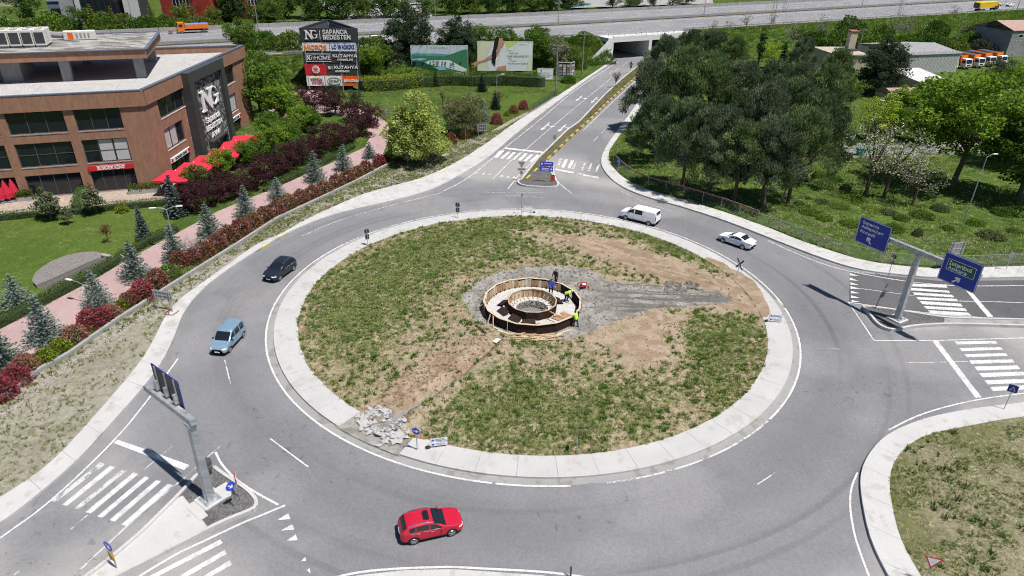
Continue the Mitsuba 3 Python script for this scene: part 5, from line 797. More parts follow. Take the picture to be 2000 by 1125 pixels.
part(st, 'deck_boards', cat(bd), 'deck_wood', kind='stuff')
for i in range(26): p = SA + (SB - SA) * (i + .5) / 26 - sy * .12; part(st, 'fence_board', box((*p, .40), (sr * 2 / 26 * .9, .05, .5), rz(math.atan2(sx[1], sx[0]))), 'deck_wood')
for i in range(3): part(st, 'step', box((*(SB + sx * (.35 + .3 * i) + sy * .7), .45 - .14 * i), (.3, 1.6, .16), rz(math.atan2(sx[1], sx[0]))), 'concrete_grey')
wl_ = thing('planter_wall', 'low stone wall of the garden bed along the verge', 'wall'); ww = resample(WALL_W, 70)
for i in range(69): part(wl_, 'wall_block', prism(line([ww[i], ww[i] + (ww[i + 1] - ww[i]) * .985], .35), .05, .52), 'concrete_grey')
# ================================================================ buildings across the motorway and on the right
def block(name, label, o, ang, L, W, z0, h, mat, roof_mat=None, roof='flat', rise=1.5, wins=(), over=.3):
    """A building with a corner at o, length L along ang, depth W; wins: (face, x0, x1, y0, y1)."""
    k = thing(name, label, 'building'); R = rz(ang); M = np.eye(4); M[:3, :3] = R; M[:3, 3] = [o[0], o[1], z0]
    part(k, 'wall', at(box((L / 2, W / 2, h / 2), (L, W, h)), M), mat)
    if roof == 'flat': part(k, 'roof', at(box((L / 2, W / 2, h + .15), (L + 2 * over, W + 2 * over, .3)), M), roof_mat or mat)
    else:
        v = np.array([(-over, -over, h), (L + over, -over, h), (L + over, W / 2, h + rise), (-over, W / 2, h + rise), (-over, W + over, h), (L + over, W + over, h)]); f = np.array([[0, 1, 2], [0, 2, 3], [3, 2, 5], [3, 5, 4], [0, 3, 4], [1, 5, 2]]); vb = v - [0, 0, .12]
        part(k, 'roof', at((np.vstack([v, vb]), np.vstack([f, f[:, ::-1] + 6, [[0, 6, 7], [0, 7, 1], [4, 5, 11], [4, 11, 10]]])), M), roof_mat)
    FR_ = {'front': M @ np.array([[1, 0, 0, 0], [0, 0, -1, 0], [0, 1, 0, 0], [0, 0, 0, 1.0]]), 'left': M @ np.array([[0, 0, -1, 0], [-1, 0, 0, W], [0, 1, 0, 0], [0, 0, 0, 1.0]]), 'right': M @ np.array([[0, 0, 1, L], [1, 0, 0, 0], [0, 1, 0, 0], [0, 0, 0, 1.0]])}
    for fc, x0, x1, y0, y1 in wins:
        w = part(k, 'window', lbox(FR_[fc], x0, x1, y0, y1, -.05, .06), 'white'); n = max(1, int((x1 - x0) / 1.0))
        for i in range(n): a = x0 + (x1 - x0) * i / n; part(w, 'pane', lbox(FR_[fc], a + .09, a + (x1 - x0) / n - .09, y0 + .09, y1 - .09, .03, .075), 'glass_dark')
    return k, M, FR_
AH = math.atan2(E_H[1], E_H[0])
gb, M_, Fg = block('office_building', 'dark glass office building with grey slab columns beyond the motorway', (-136.5, 152.0), AH, 23.5, 16, 5, 22, 'anthracite', 'grey_dark')
part(gb, 'slab_column', at(box((4.6, -.5, 11), (1.3, 1.6, 22)), M_), 'grey_light'); part(gb, 'slab_column', at(box((18.6, -.9, 11), (4.2, 2.4, 22)), M_), 'grey_light'); part(gb, 'side_wall', at(box((1.9, -.2, 11), (3.9, .8, 22)), M_), 'grey')
cw = part(gb, 'curtain_wall', lbox(Fg['front'], 5.3, 16.4, .3, 21.8, -.1, .06), 'grey_dark')
for i in range(7):
    for j in range(9): part(cw, 'glass_panel', lbox(Fg['front'], 5.4 + i * 1.57, 6.9 + i * 1.57, .4 + j * 2.4, 2.72 + j * 2.4, .065, .1 + .006 * ((i * 3 + j) % 3)), 'glass_dark')
block('red_building', 'red clad building with white window bands beyond the motorway', (-113.5, 166.0), AH - .55, 16, 14, 5, 18, 'red_cladding', 'grey', wins=[('front', 4.0, 9.4, 5.0, 7.6), ('front', 5.5, 9.8, .6, 2.4), ('front', 4.0, 9.4, 10.5, 12.5), ('left', 2, 12, 10, 12)])
block('blue_shed', 'blue grey metal shed between trees at upper left', (-152.04,170.56), .50, 15, 9, 5, 5.0, 'shed_blue', 'coping', wins=[])
block('cream_house', 'cream house with a dark roof at the upper left corner', (-207, 190), .4, 26, 12, 5, 5, 'cream_wall', 'grey_dark', 'gable', 3.0, wins=[('front', 17, 21, .3, 3.0), ('front', 4, 8, 1.2, 3.2)])
block('white_house', 'white house with balconies behind trees at the top left', (-176, 232), .5, 30, 14, 5, 9, 'white_wall', 'terracotta', 'gable', 3.0, wins=[('front', 3 + 6 * i, 7 + 6 * i, 1.5 + 4 * j, 3.8 + 4 * j) for i in range(4) for j in range(2)])
block('red_house', 'small red and white house among dark trees beyond the motorway', (-92, 176), AH, 12, 9, 5, 8, 'red_cladding', 'grey', wins=[('front', 2, 5, 4.5, 6.3), ('front', 6.5, 9.5, 4.5, 6.3), ('front', 2, 5, 1.2, 3), ('front', 6.5, 9.5, 1.2, 3)])
laid('depot_yard', [hwp(-62, 60)[:2], hwp(-34, 58)[:2], hwp(-10, 130)[:2], hwp(-60, 130)[:2]], HZ - .25, 'concrete_grey', 'pale concrete yard beyond the motorway'); laid('depot_yard', [hwp(28, 68)[:2], hwp(100, 62)[:2], hwp(160, 130)[:2], hwp(40, 130)[:2]], HZ - .25, 'concrete_grey', 'pale yard at the top right beyond the motorway')
solo('blue_tarpaulin', cat([box((*hwp(33, 74)[:2], 6.3), (9, 5, .5), rz(.5)), box((*hwp(30, 72)[:2], 6.25), (4, 3, .4), rz(.8))]), 'pool_blue', 'blue tarpaulin on the ground at the top beyond the motorway', 'tarpaulin'); solo('green_tarpaulin', box((*hwp(39.5, 76)[:2], 6.2), (6, 4, .4), rz(.5)), 'teal', 'turquoise tarpaulin beside the blue one', 'tarpaulin')
sh, M_, Fs = block('metal_shed', 'pale grey corrugated metal shed on the right before the parked trucks', (105.35,133.04), .30, 17.5, 20, .1, 5.2, 'grey_light', 'shed_grey', 'gable', 1.3)
for i in range(34): part(sh, 'wall_rib', lbox(Fs['front'], .1 + .5 * i, .22 + .5 * i, .1, 5.9, 0, .06), 'grey_light')
block('white_roofed_house', 'low cream house with a bright white roof below the metal shed', (95.51,107.76), .55, 10, 14, .1, 2.8, 'cream_wall', 'white_matt', 'gable', 1.4, wins=[('front', 6.5, 7.6, 1.3, 2.2)])
block('tiled_house', 'low house with a faded red tile roof behind the big bright tree', (83.76,95.04), .2, 13, 7, .1, 2.0, 'cream_wall', 'tile_pale', 'gable', 1.1)
ch, M_, Fc = block('flat_roofed_house', 'low flat roofed cream house with a square chimney behind the pines', (86.81,136.92), .1, 9.5, 13, .1, 4.0, 'cream_wall', 'cream_wall')
cm = part(ch, 'chimney', at(box((7.6, 7, 6.6), (2.0, 1.8, 5.4)), M_), 'cream_wall'); part(cm, 'cap', at(box((7.6, 7, 9.6), (2.4, 2.2, .35)), M_), 'terracotta'); part(cm, 'base', at(box((7.2, 7, 4.5), (4.0, 3.4, .7)), M_), 'grey_dark')
block('grey_house', 'tall plain grey house with a red roof at the right edge', (153.91,166.72), .25, 16, 14, .1, 8.0, 'grey_wall', 'tile_pale', 'gable', 2.2, wins=[('front', 2.6, 4.4, 5.9, 6.8), ('front', 1.6, 2.3, 4.4, 5.0), ('front', 2.9, 3.5, 4.4, 5.0), ('front', 3.9, 4.5, 4.4, 5.0), ('front', 1.8, 3.2, .6, 1.2)])
# ================================================================ vehicles
from scipy.interpolate import PchipInterpolator as Pch
def wheel(k, x, y, r, w, M, side, spokes=5):
    wk = part(k, 'wheel', cat([mv(tube([(0, -w / 2, 0), (0, -w * .42, 0), (0, w * .42, 0), (0, w / 2, 0)], [r * .93, r, r, r * .93], 22), (x, y, r))]), 'rubber', M=M); o = y + side * (w / 2 + .004)
    rim = [mv(tube([(0, -.012, 0), (0, .012, 0)], [r * .70, r * .66], 22), (x, o, r))]
    part(wk, 'hub_gap', mv(tube([(0, -.004, 0), (0, .004, 0)], [r * .6, r * .6], 18), (x, o + side * .012, r)), 'black', M=M)
    for i in range(spokes):
        a = i * 2 * math.pi / spokes + .3; rim.append(bar((x, o + side * .022, r), (x + math.cos(a) * r * .62, o + side * .022, r + math.sin(a) * r * .62), .03, .085 if spokes < 7 else .05))
    rim.append(mv(tube([(0, -.02, 0), (0, .02, 0)], [r * .16, r * .14], 10), (x, o + side * .02, r))); part(wk, 'rim', cat(rim), 'rim_alloy', M=M)
def car(name, label, cat_, wheels, left_seen, spec, paint, group=None, res=.035):
    """A car from its outline: a loft along x (nose at 0) whose faces are sorted into paint, glass, lamps and trim."""
    L, W = spec['L'], spec['W']; top, belt, hwid = (Pch(*np.array(spec[q]).T) for q in ('top', 'belt', 'plan')); zb = spec.get('zb', .22)
    wf, wr, r = spec['wf'], spec['wr'], spec['r']; front, rear = np.array(wheels[0]), np.array(wheels[1]); h = unit(front - rear); n = np.array([-h[1], h[0]]) * (-1 if left_seen else 1)
    ctr = (front + rear) / 2 + n * (W / 2 - .12); sc = spec.get('scale', 1.0); M = np.eye(4); M[:2, 0] = -h; M[:2, 1] = [h[1], -h[0]]; M[:3, :3] *= sc; M[:2, 3] = ctr + h * (wf + wr) / 2 * sc; M[2, 3] = spec.get('z', 0.0)    # local x runs from the nose to the tail
    k = thing(name, label, cat_, group)
    seams = spec.get('seams', []); xs = np.unique(np.round(np.r_[np.linspace(0, L, int(L / res)), [s + e for s in seams for e in (-.011, .011)], [.015, .04, L - .015, L - .04]], 4))
    S = []
    for x in xs:
        zt = float(top(x)); zl = min(float(belt(x)), zt - .035); hw_ = float(hwid(x)); kk = min(max((zt - zl) / .4, .12), 1); wu = hw_ * (.965 - spec.get('tumble', .30) * (zt - zl)); b = zb + (.10 * max(0, 1 - x / .35) + .14 * max(0, 1 - (L - x) / .4))
        zm = b + (zl - b) * .55; seg = [((0, b), (hw_ * .86, b), 4), ((hw_ * .86, b), (hw_ * .975, b + .09), 3), ((hw_ * .975, b + .09), (hw_, zm), 7), ((hw_, zm), (hw_ * .97, zl), 7), ((hw_ * .97, zl), (wu, zt - .10 * kk), 9), ((wu, zt - .10 * kk), (wu * .90, zt - .028 * kk), 4), ((wu * .90, zt - .028 * kk), (0, zt), 10)]
        pts = [];
        for si, (a, c, m) in enumerate(seg):
            for q in range(m): t = q / m; bow = .018 * kk * math.sin(math.pi * t) if si == 6 else (.02 * math.sin(math.pi * t) if si == 2 else 0); pts.append((a[0] + (c[0] - a[0]) * t + (bow if si == 2 else 0), a[1] + (c[1] - a[1]) * t + (bow if si == 6 else 0)))
        pts.append((0, zt)); S.append(pts)
    S = np.array(S); m = S.shape[1]; V = np.zeros((len(xs), 2 * m - 1, 3)); V[:, :, 0] = xs[:, None]; V[:, :m, 1] = S[:, :, 0]; V[:, :m, 2] = S[:, :, 1]; V[:, m:, 1] = -S[:, -2::-1, 0]; V[:, m:, 2] = S[:, -2::-1, 1]
    seg_id = np.repeat(np.arange(7), [4, 3, 7, 7, 9, 4, 10]); seg_id = np.r_[seg_id, seg_id[::-1]]
    nn = 2 * m - 1; i, j = np.meshgrid(np.arange(len(xs) - 1), np.arange(nn - 1), indexing='ij'); q = np.stack([i * nn + j, i * nn + j + 1, (i + 1) * nn + j + 1, (i + 1) * nn + j], -1).reshape(-1, 4); P = V.reshape(-1, 3); c = P[q].mean(1); sg = np.tile(seg_id, len(xs) - 1)
    x, y, z = c.T; ay = np.abs(y); lab_ = np.full(len(q), 'body', object); tp, bl = top(x), np.minimum(belt(x), top(x) - .035)
    cl = spec.get('clad', .36); d = np.minimum(np.hypot(x - wf, z - r), np.hypot(x - wr, z - r)); lab_[(z < cl) | (d < r + spec.get('arch', .11))] = 'cladding'
    for s in seams: lab_[(np.abs(x - s) < .011) & (z > cl + .04) & (z < tp - .1) & (sg < 5) & (lab_ == 'body')] = 'cladding'
    for (a, b_) in spec['side']: lab_[(sg == 4) & (x > a) & (x < b_) & (z > bl + .035) & (z < tp - .155 + 0 * x)] = 'side_window|%d' % spec['side'].index((a, b_))
    w0, w1 = spec['screen']; lab_[(sg >= 5) & (x > w0) & (x < w1) & (ay < hwid(x) * .80)] = 'windscreen'
    if 'back' in spec: b0, b1 = spec['back']; lab_[(sg >= 5) & (x > b0) & (x < b1) & (ay < hwid(x) * .74)] = 'rear_window'
    if 'sunroof' in spec: b0, b1 = spec['sunroof']; lab_[(sg == 6) & (x > b0) & (x < b1) & (ay < .42)] = 'sunroof'
    for nm, x0, x1, y0, y1, z0, z1 in spec.get('zones', []): lab_[(x > x0) & (x < x1) & (ay > y0) & (ay < y1) & (z > z0) & (z < z1) & (sg > 1)] = nm
    keep = ~((d < r + .035) & (ay > W * .3)); MAT = {'body': paint, 'cladding': spec.get('cladmat', 'black'), 'headlight': 'lamp_lens', 'tail_light': 'tail_lens', 'grille': 'black_gloss', 'bright_strip': 'chrome', 'fog_lamp': 'lamp_lens'}
    for nm in sorted(set(lab_)):
        base = nm.split('|')[0]
        for sgn in ((1, -1) if base in ('side_window', 'headlight', 'tail_light', 'fog_lamp', 'bright_strip') else (0,)):
            s = (lab_ == nm) & keep & ((y * sgn > 0) if sgn else True)
            if not s.any(): continue
            f = q[s]; f = np.vstack([f[:, [0, 1, 2]], f[:, [0, 2, 3]]]); u, inv = np.unique(f, return_inverse=True)
            part(k, base, (P[u], inv.reshape(-1, 3)), MAT.get(base, 'glass_dark'), 40, M=M)
    e = [np.vstack([P[:nn]]), np.vstack([P[-nn:]])]; fan = np.array([[0, a + 1, a] for a in range(1, nn - 1)])
    part(k, 'nose', (e[0], fan[:, ::-1]), spec.get('nosemat', paint), M=M); part(k, 'tail', (e[1], fan), paint, M=M)
    part(k, 'underbody', box((L / 2, 0, .42), (L * .93, W * .80, .36)), 'black', M=M)
    for xx in (wf, wr):
        for s in (1, -1): wheel(k, xx, s * (W / 2 - .135), r, .22, M, s, spec.get('spokes', 5))
    xm, zm = spec['mirror']
    for s in (1, -1): part(k, 'mirror', cat([soft_box((xm, s * (W / 2 + .09), zm), (.12, .20, .15), .04), bar((xm, s * (W / 2 - .08), zm - .05), (xm, s * (W / 2 + .06), zm - .03), .05, .04)]), spec.get('mirrormat', paint), M=M)
    for hx in spec.get('handles', []):
        for s in (1, -1): part(k, 'door_handle', box((hx, s * (float(hwid(hx)) * .985 + .012), min(float(belt(hx)) - .13, .95)), (.2, .03, .035)), 'chrome' if spec.get('rails') else paint, M=M)
    part(k, 'number_plate', box((-.012, 0, .45), (.02, .52, .11)), 'white', M=M); part(k, 'number_plate', box((L + .012, 0, spec.get('platez', .75)), (.02, .52, .11)), 'white', M=M); part(k, 'grille', soft_box((.0, 0, spec.get('gz', .60)), (.05, spec.get('gw', 1.0), spec.get('gh', .14)), .02), 'black_gloss', M=M)
    if spec.get('rails'):
        a, b_ = spec['rails']
        for s in (1, -1): part(k, 'roof_rail', tube([(t, s * float(hwid(t)) * .70, float(top(t)) + .035 - .06 * (i in (0, 6))) for i, t in enumerate(np.linspace(a, b_, 7))], .028, 6), 'chrome', M=M)
    return k, M
SUV = dict(L=4.34, W=1.82, r=.335, wf=.86, wr=3.47, top=[(0, .66), (.05, .80), (.22, .92), (.7, 1.01), (1.12, 1.07), (1.30, 1.13), (2.02, 1.53), (2.5, 1.63), (3.3, 1.61), (3.82, 1.52), (4.12, 1.22), (4.26, 1.0), (4.34, .72)], belt=[(0, .62), (.3, .84), (1.2, 1.0), (2, 1.02), (3.4, 1.10), (4.34, 1.04)], plan=[(0, .58), (.06, .70), (.3, .84), (.8, .905), (3.5, .905), (4.05, .86), (4.28, .74), (4.34, .64)],
    side=[(1.45, 2.32), (2.40, 3.22), (3.30, 3.72)], screen=(1.22, 2.06), back=(3.86, 4.16), seams=[1.30, 2.36, 3.25], handles=[2.15, 3.1], mirror=(1.52, 1.06), rails=(2.0, 3.75), clad=.40, arch=.10, zones=[('headlight', .02, .34, .42, .9, .70, .82), ('tail_light', 4.05, 4.36, .5, .9, .82, .98), ('bright_strip', 1.5, 3.7, .8, .95, 1.01, 1.045)])
RED = {**SUV, 'scale': .94, 'sunroof': (2.28, 2.72)}
car('red_car', 'red compact crossover with black sunroof and silver roof rails at bottom', 'car', ((-5.60,-31.06), (-8.01,-31.83)), False, RED, 'paint_red_car')
NAVY = {**SUV, 'nosemat': 'grey', 'gw': .9, 'gh': .2}
car('dark_car', 'dark navy crossover driving down the left side of the roundabout', 'car', ((-27.50,3.68), (-26.75,6.09)), True, NAVY, 'paint_navy_car')
MPV = dict(L=4.0, W=1.67, r=.30, wf=.80, wr=3.40, top=[(0, .60), (.05, .74), (.2, .86), (.75, 1.0), (.95, 1.07), (1.62, 1.62), (2.0, 1.79), (3.5, 1.80), (3.82, 1.76), (3.93, 1.55), (3.99, 1.0), (4.0, .6)], belt=[(0, .58), (.3, .82), (1, 1.02), (4, 1.06)], plan=[(0, .55), (.06, .68), (.3, .79), (.8, .83), (3.8, .83), (3.96, .79), (4.0, .76)], tumble=.16,
    side=[(1.2, 2.02), (2.12, 2.92), (3.05, 3.72)], screen=(1.0, 1.68), back=(3.87, 3.97), seams=[1.12, 2.07, 2.98], handles=[1.95], mirror=(1.28, 1.08), clad=.44, arch=.06, spokes=7, mirrormat='black', gw=.9, gh=.1, gz=.66, platez=.8, zones=[('headlight', .03, .42, .46, .9, .66, .80), ('tail_light', 3.9, 4.02, .68, .9, .75, 1.15)])
car('blue_car', 'pale blue high roofed small passenger van on the left of the roundabout', 'car', ((-27.69,-10.48), (-27.39,-7.94)), True, MPV, 'paint_blue_car')
VAN = dict(L=5.25, W=1.95, r=.335, wf=.98, wr=4.30, top=[(0, .80), (.05, .95), (.25, 1.08), (.78, 1.22), (.98, 1.30), (1.65, 1.80), (2.1, 1.95), (4.8, 1.94), (5.1, 1.88), (5.2, 1.6), (5.24, 1.1), (5.25, .6)], belt=[(0, .78), (.3, 1.0), (1, 1.16), (5.25, 1.22)], plan=[(0, .62), (.06, .78), (.3, .90), (.9, .965), (5.0, .965), (5.2, .93), (5.25, .90)], tumble=.14,
    side=[(1.28, 2.05), (2.22, 3.28)], screen=(1.04, 1.70), back=(5.12, 5.22), seams=[1.2, 2.13, 3.4], handles=[2.0], mirror=(1.32, 1.2), clad=.44, arch=.05, spokes=7, mirrormat='black', gw=1.1, gh=.14, gz=.72, platez=.7, zones=[('headlight', .03, .45, .56, .98, .82, .98), ('tail_light', 5.14, 5.26, .8, 1.0, .8, 1.45)])
car('white_van', 'white long van with dark side windows at the top of the roundabout', 'van', ((12.89,23.33), (15.88,21.37)), True, VAN, 'paint_white_car')
SED = dict(L=4.62, W=1.82, r=.325, wf=.90, wr=3.61, top=[(0, .56), (.05, .66), (.2, .76), (.9, .92), (1.2, .98), (2.0, 1.36), (2.5, 1.45), (3.05, 1.42), (3.75, 1.12), (4.1, 1.04), (4.48, 1.01), (4.58, .9), (4.62, .6)], belt=[(0, .54), (.3, .72), (1.2, .90), (3.6, .99), (4.62, .96)], plan=[(0, .55), (.06, .68), (.35, .84), (1, .905), (3.7, .905), (4.3, .84), (4.56, .74), (4.62, .66)],
    side=[(1.45, 2.36), (2.44, 3.30)], screen=(1.26, 2.02), back=(3.08, 3.66), seams=[1.28, 2.40, 3.36], handles=[2.2, 3.15], mirror=(1.56, .98), clad=.30, arch=.04, mirrormat='paint_white_car', gw=1.0, gh=.12, gz=.5, zones=[('headlight', .02, .36, .45, .9, .60, .71), ('tail_light', 4.3, 4.64, .45, .9, .80, .91)])
car('white_car', 'white saloon car following the white van round the roundabout', 'car', ((24.30,16.54), (26.23,14.50)), True, SED, 'paint_white_car')
# cars on and beyond the motorway
def hcar(name, label, s, n, fwd, spec, paint, res=.12): f, b = hw(s + fwd * 1.3, n), hw(s - fwd * 1.3, n); return car(name, label, 'car', (f[:2], b[:2]), fwd < 0, {**spec, 'z': HZ}, paint, None, res)
hcar('silver_car', 'silver small van on the motorway right of the sign tower', -69, 10.5, 1, MPV, 'paint_silver_car')
hcar('white_car', 'white car at the right end of the motorway in front of the yellow tipper', 226, 11, 1, SED, 'paint_white_car')
car('parked_car', 'silver parked car half hidden behind the garden trees', 'car', ((-47.67,78.75), (-50.67,80.25)), False, {**SED, 'z': .16}, 'paint_silver_car', None, .1)
car('parked_car', 'white parked car at the left edge beyond the shopping centre roof', 'car', ((-158, 158), (-160.4, 157)), False, {**MPV, 'z': 5.2}, 'paint_white_car', None, .12)
# lorries: cab and body from boxes with softened edges
def lorry(name, label, front, heading, cab, body, z, tarp=None, L=7.6, group=None, up=0.0):
    h = unit(np.array(heading, float)); M = np.eye(4); M[:2, 0] = h; M[:2, 1] = [-h[1], h[0]]; M[:3, 3] = [front[0], front[1], z]; k = thing(name, label, 'truck', group)
    cv = m3.CrossSection([[(0, .55), (0, 1.5), (-.28, 2.75), (-.45, 2.85), (-1.75, 2.85), (-1.85, 2.7), (-1.85, .55)]]).extrude(2.3).to_mesh(); v = np.array(cv.vert_properties[:, :3], float); cb = (np.c_[v[:, 0], v[:, 2] - 1.15, v[:, 1]], np.array(cv.tri_verts)[:, ::-1])
    c = part(k, 'cab', cb, cab, M=M); part(c, 'windscreen', (np.array([(.012, -1.0, 1.62), (.012, 1.0, 1.62), (-.235, .95, 2.66), (-.235, -.95, 2.66)]), np.array([[0, 1, 2], [0, 2, 3]])), 'glass_dark', M=M)
    for s in (1, -1): part(c, 'side_window', box((-.95, s * 1.152, 2.05), (1.05, .02, .75)), 'glass_dark', M=M); part(c, 'mirror', box((.02, s * 1.42, 2.1), (.08, .22, .5)), 'black', M=M); part(c, 'headlight', box((.02, s * .85, .95), (.05, .32, .2)), 'lamp_lens', M=M)
    part(c, 'bumper', soft_box((.03, 0, .68), (.2, 2.34, .4), .05), 'grey_dark', M=M); part(c, 'grille', box((.015, 0, 1.2), (.04, 1.3, .3)), 'black', M=M)
    part(k, 'chassis', cat([box((-L / 2, .4, .75), (L * .96, .15, .25)), box((-L / 2, -.4, .75), (L * .96, .15, .25)), box((-L / 2 - .3, 0, .9), (L * .6, 1.5, .12))]), 'black', M=M)
    b0, b1 = -2.05, -L; bx = [box(((b0 + b1) / 2, s * 1.17, 1.75 + up / 2), (b0 - b1, .08, 1.1 + up)) for s in (1, -1)] + [box((b0 - .04, 0, 1.95 + up / 2), (.08, 2.34, 1.5 + up)), box((b1 + .04, 0, 1.75 + up / 2), (.08, 2.34, 1.1 + up)), box(((b0 + b1) / 2, 0, 1.2), (b0 - b1 - .02, 2.3, .08))]
    b = part(k, 'tipper_body', cat(bx), body, M=M); part(b, 'rib', cat([box((b0 + (b1 - b0) * (i + .5) / 6, s * 1.235, 1.72 + up / 2), (.1, .06, 1.0 + up)) for i in range(6) for s in (1, -1)]), body, M=M)
    if tarp: part(k, 'load_cover', soft_box(((b0 + b1) / 2, 0, 2.28 + up), (b0 - b1 - .2, 2.2, .35), .12), tarp, M=M)
    for x in (-1.15, -L + 1.5):
        for s in (1, -1): wheel(k, x, s * .98, .48, .32, M, s, 7)
    return k, M
e1 = hw(-100, 46.5)
orange, M_ = lorry('sweeper_truck', 'orange tipper truck with a blue covered load and a front sweeper on the motorway', hwp(-115.5, 45.5)[:2], -E_H, 'truck_orange', 'truck_orange', HZ, 'blue_tarp', 8.2)
part(orange, 'front_sweeper', cat([mv(tube([(0, -1.3, 0), (0, 1.3, 0)], [.45, .45], 14), (1.8, 0, .5)), bar((0, .6, .7), (1.7, .9, .6), .12, .12), bar((0, -.6, .7), (1.7, -.9, .6), .12, .12), box((1.8, 0, 1.0), (.8, 2.6, .1))]), 'terracotta', M=M_); part(orange, 'beacon', cyl((-.8, 0, 2.86), (-.8, 0, 3.08), .1), 'amber', M=M_)
for i, (p, lab_) in enumerate((((122.63,140.13), 'first parked white and orange tipper beside the metal shed'), ((127.81,142.25), 'second parked white and orange tipper from the metal shed'), ((132.76,144.37), 'third parked white and orange tipper from the metal shed'), ((137.85,147.34), 'fourth parked white and orange tipper, half hidden by the grey tree'), ((142.52,149.50), 'last parked white and orange tipper beside the tall grey house'))):
    lorry('parked_truck', lab_, p, (.30, -1), 'white', 'truck_orange', .15, 'coping', 9.0, 'parked municipal tippers', 1.0)
yt, M_ = lorry('tipper_truck', 'white tractor with a yellow tipper trailer at the top right of the motorway', hw(202, 3.5)[:2], E_H, 'white', 'grey_dark', HZ, None, 5.2)
part(yt, 'trailer_body', cat([(np.array([(-3.2, -1.2, 1.5), (-3.2, 1.2, 1.5), (-15.2, 1.2, 1.3), (-15.2, -1.2, 1.3), (-2.9, -1.25, 3.6), (-2.9, 1.25, 3.6), (-16.2, 1.25, 3.6), (-16.2, -1.25, 3.6)]), np.array([[0, 2, 1], [0, 3, 2], [4, 5, 6], [4, 6, 7], [0, 1, 5], [0, 5, 4], [2, 3, 7], [2, 7, 6], [1, 2, 6], [1, 6, 5], [3, 0, 4], [3, 4, 7]]))]), 'yellow', M=M_); part(yt, 'tailgate', mv(box((-16.22, 0, 2.4), (.1, 2.4, 1.9)), (0, 0, 0)), 'grey_dark', M=M_)
for x in (-11.6, -12.9, -14.2):
    for s in (1, -1): wheel(yt, x, s * 1.0, .5, .34, M_, s, 7); part(yt, 'mudguard', box((x, s * 1.0, 1.08), (1.1, .45, .06)), 'white', M=M_)
bt, M_ = lorry('blue_truck', 'dark blue box truck half hidden behind the sign tower', hw(-87.5, 16.0)[:2], -E_H, 'navy', 'navy', HZ, None, 8.0); part(bt, 'box_body', soft_box((-5.0, 0, 2.6), (5.9, 2.4, 2.6), .05), 'navy', M=M_)
for i, (s, n, a) in enumerate(((-40, 92, .2), (-28, 96, .6))):
    k = thing('lorry_trailer', ('white', 'grey')[i] + ' covered lorry trailer standing in the yard at the top', 'trailer'); M = M4((*hwp(s, n)[:2], HZ - .2), AH + a); part(k, 'body', soft_box((0, 0, 2.6), (13, 2.5, 2.7), .05), ('white', 'grey')[i], M=M); part(k, 'chassis', box((0, 0, 1.1), (12.8, 1.2, .25)), 'black', M=M)
    for x in (-5.2, -3.9, -2.6):
        for sd in (1, -1): wheel(k, x, sd * 1.0, .5, .34, M, sd, 7)
# ================================================================ sign tower, billboards, traffic signs, lamps, fences
tw = thing('sign_tower', 'tall three sided dark sign tower with five rows of shop names', 'sign')
TO, TD = np.array((-50.15,97.01)), unit(np.array((-37.44,98.25)) - np.array((-50.15,97.01))); FT_ = frame_at((*TO, 0), TD); TA = np.array((-47.77,112.40))
tri = Polygon([tuple(TO + TD * .2 - 0 * TD), tuple(TO + TD * 12.2), tuple(TA)])
part(tw, 'core', prism(tri.buffer(-1.1), 0, 1.4), 'black')
def tri_ring(o): return tri.buffer(o, join_style='mitre').difference(tri.buffer(o - .35, join_style='mitre'))
BANDS = [(10.95, 13.75), (8.75, 10.85), (6.25, 8.6), (3.65, 6.1), (1.15, 3.5)]
for i, (a, b) in enumerate(BANDS): part(tw, 'band', prism(tri_ring((.25, 0, .12, .12, .0)[i]), a, b), 'anthracite')
for q in (TO + TD * .6, TO + TD * 11.8, TO + TD * 4.3, TO + TD * 8.2, TA - (TA - TO - TD * 6) * .12): part(tw, 'post', cyl((*q, 0), (*q, 13.4), .16), 'grey')
part(tw, 'inner_lining', prism(tri.buffer(-.45, join_style='mitre').difference(tri.buffer(-.5, join_style='mitre')), 8, 13.3), 'coping')
def tp(name, x0, x1, y0, y1, mat, off): return part(tw, name, lbox(FT_, x0, x1, y0, y1, off - .15, off), mat)
def tt(s, x, y, h, w, mat, off, bold=True, d=.1): return part(tw, 'lettering', at(mv(text(s, h, d, bold, w), (x, y, 0)), FT_ @ M4((0, 0, off))), mat)
def k_ng(x, y, h, w, off): return ng_at(FT_ @ M4((0, 0, off)), x, y, h, w)
def ng_at(F, x, y, h, w, owner=None):
    g = mall; globals()['mall'] = owner or tw; r = ng(F, x, y, h, w, .1, 'white'); globals()['mall'] = g; return r
k_ng(2.3, 12.35, 1.9, 2.7, .30); part(tw, 'divider', lbox(FT_, 4.2, 4.32, 11.4, 13.3, .3, .38), 'white'); tt('SAPANCA', 7.6, 12.95, .9, 5.4, 'white', .32); tt('BEDESTEN', 7.9, 11.85, .9, 6.0, 'white', .32)
tp('panel', .15, 6.0, 8.85, 10.75, 'white', .14); tp('panel', 6.15, 12.0, 8.85, 10.75, 'white', .14); tt('MiGROS', 3.0, 9.7, 1.0, 4.9, 'text_orange', .14); tt('LC WAIKIKI', 9.1, 9.85, .85, 5.0, 'text_blue', .14)
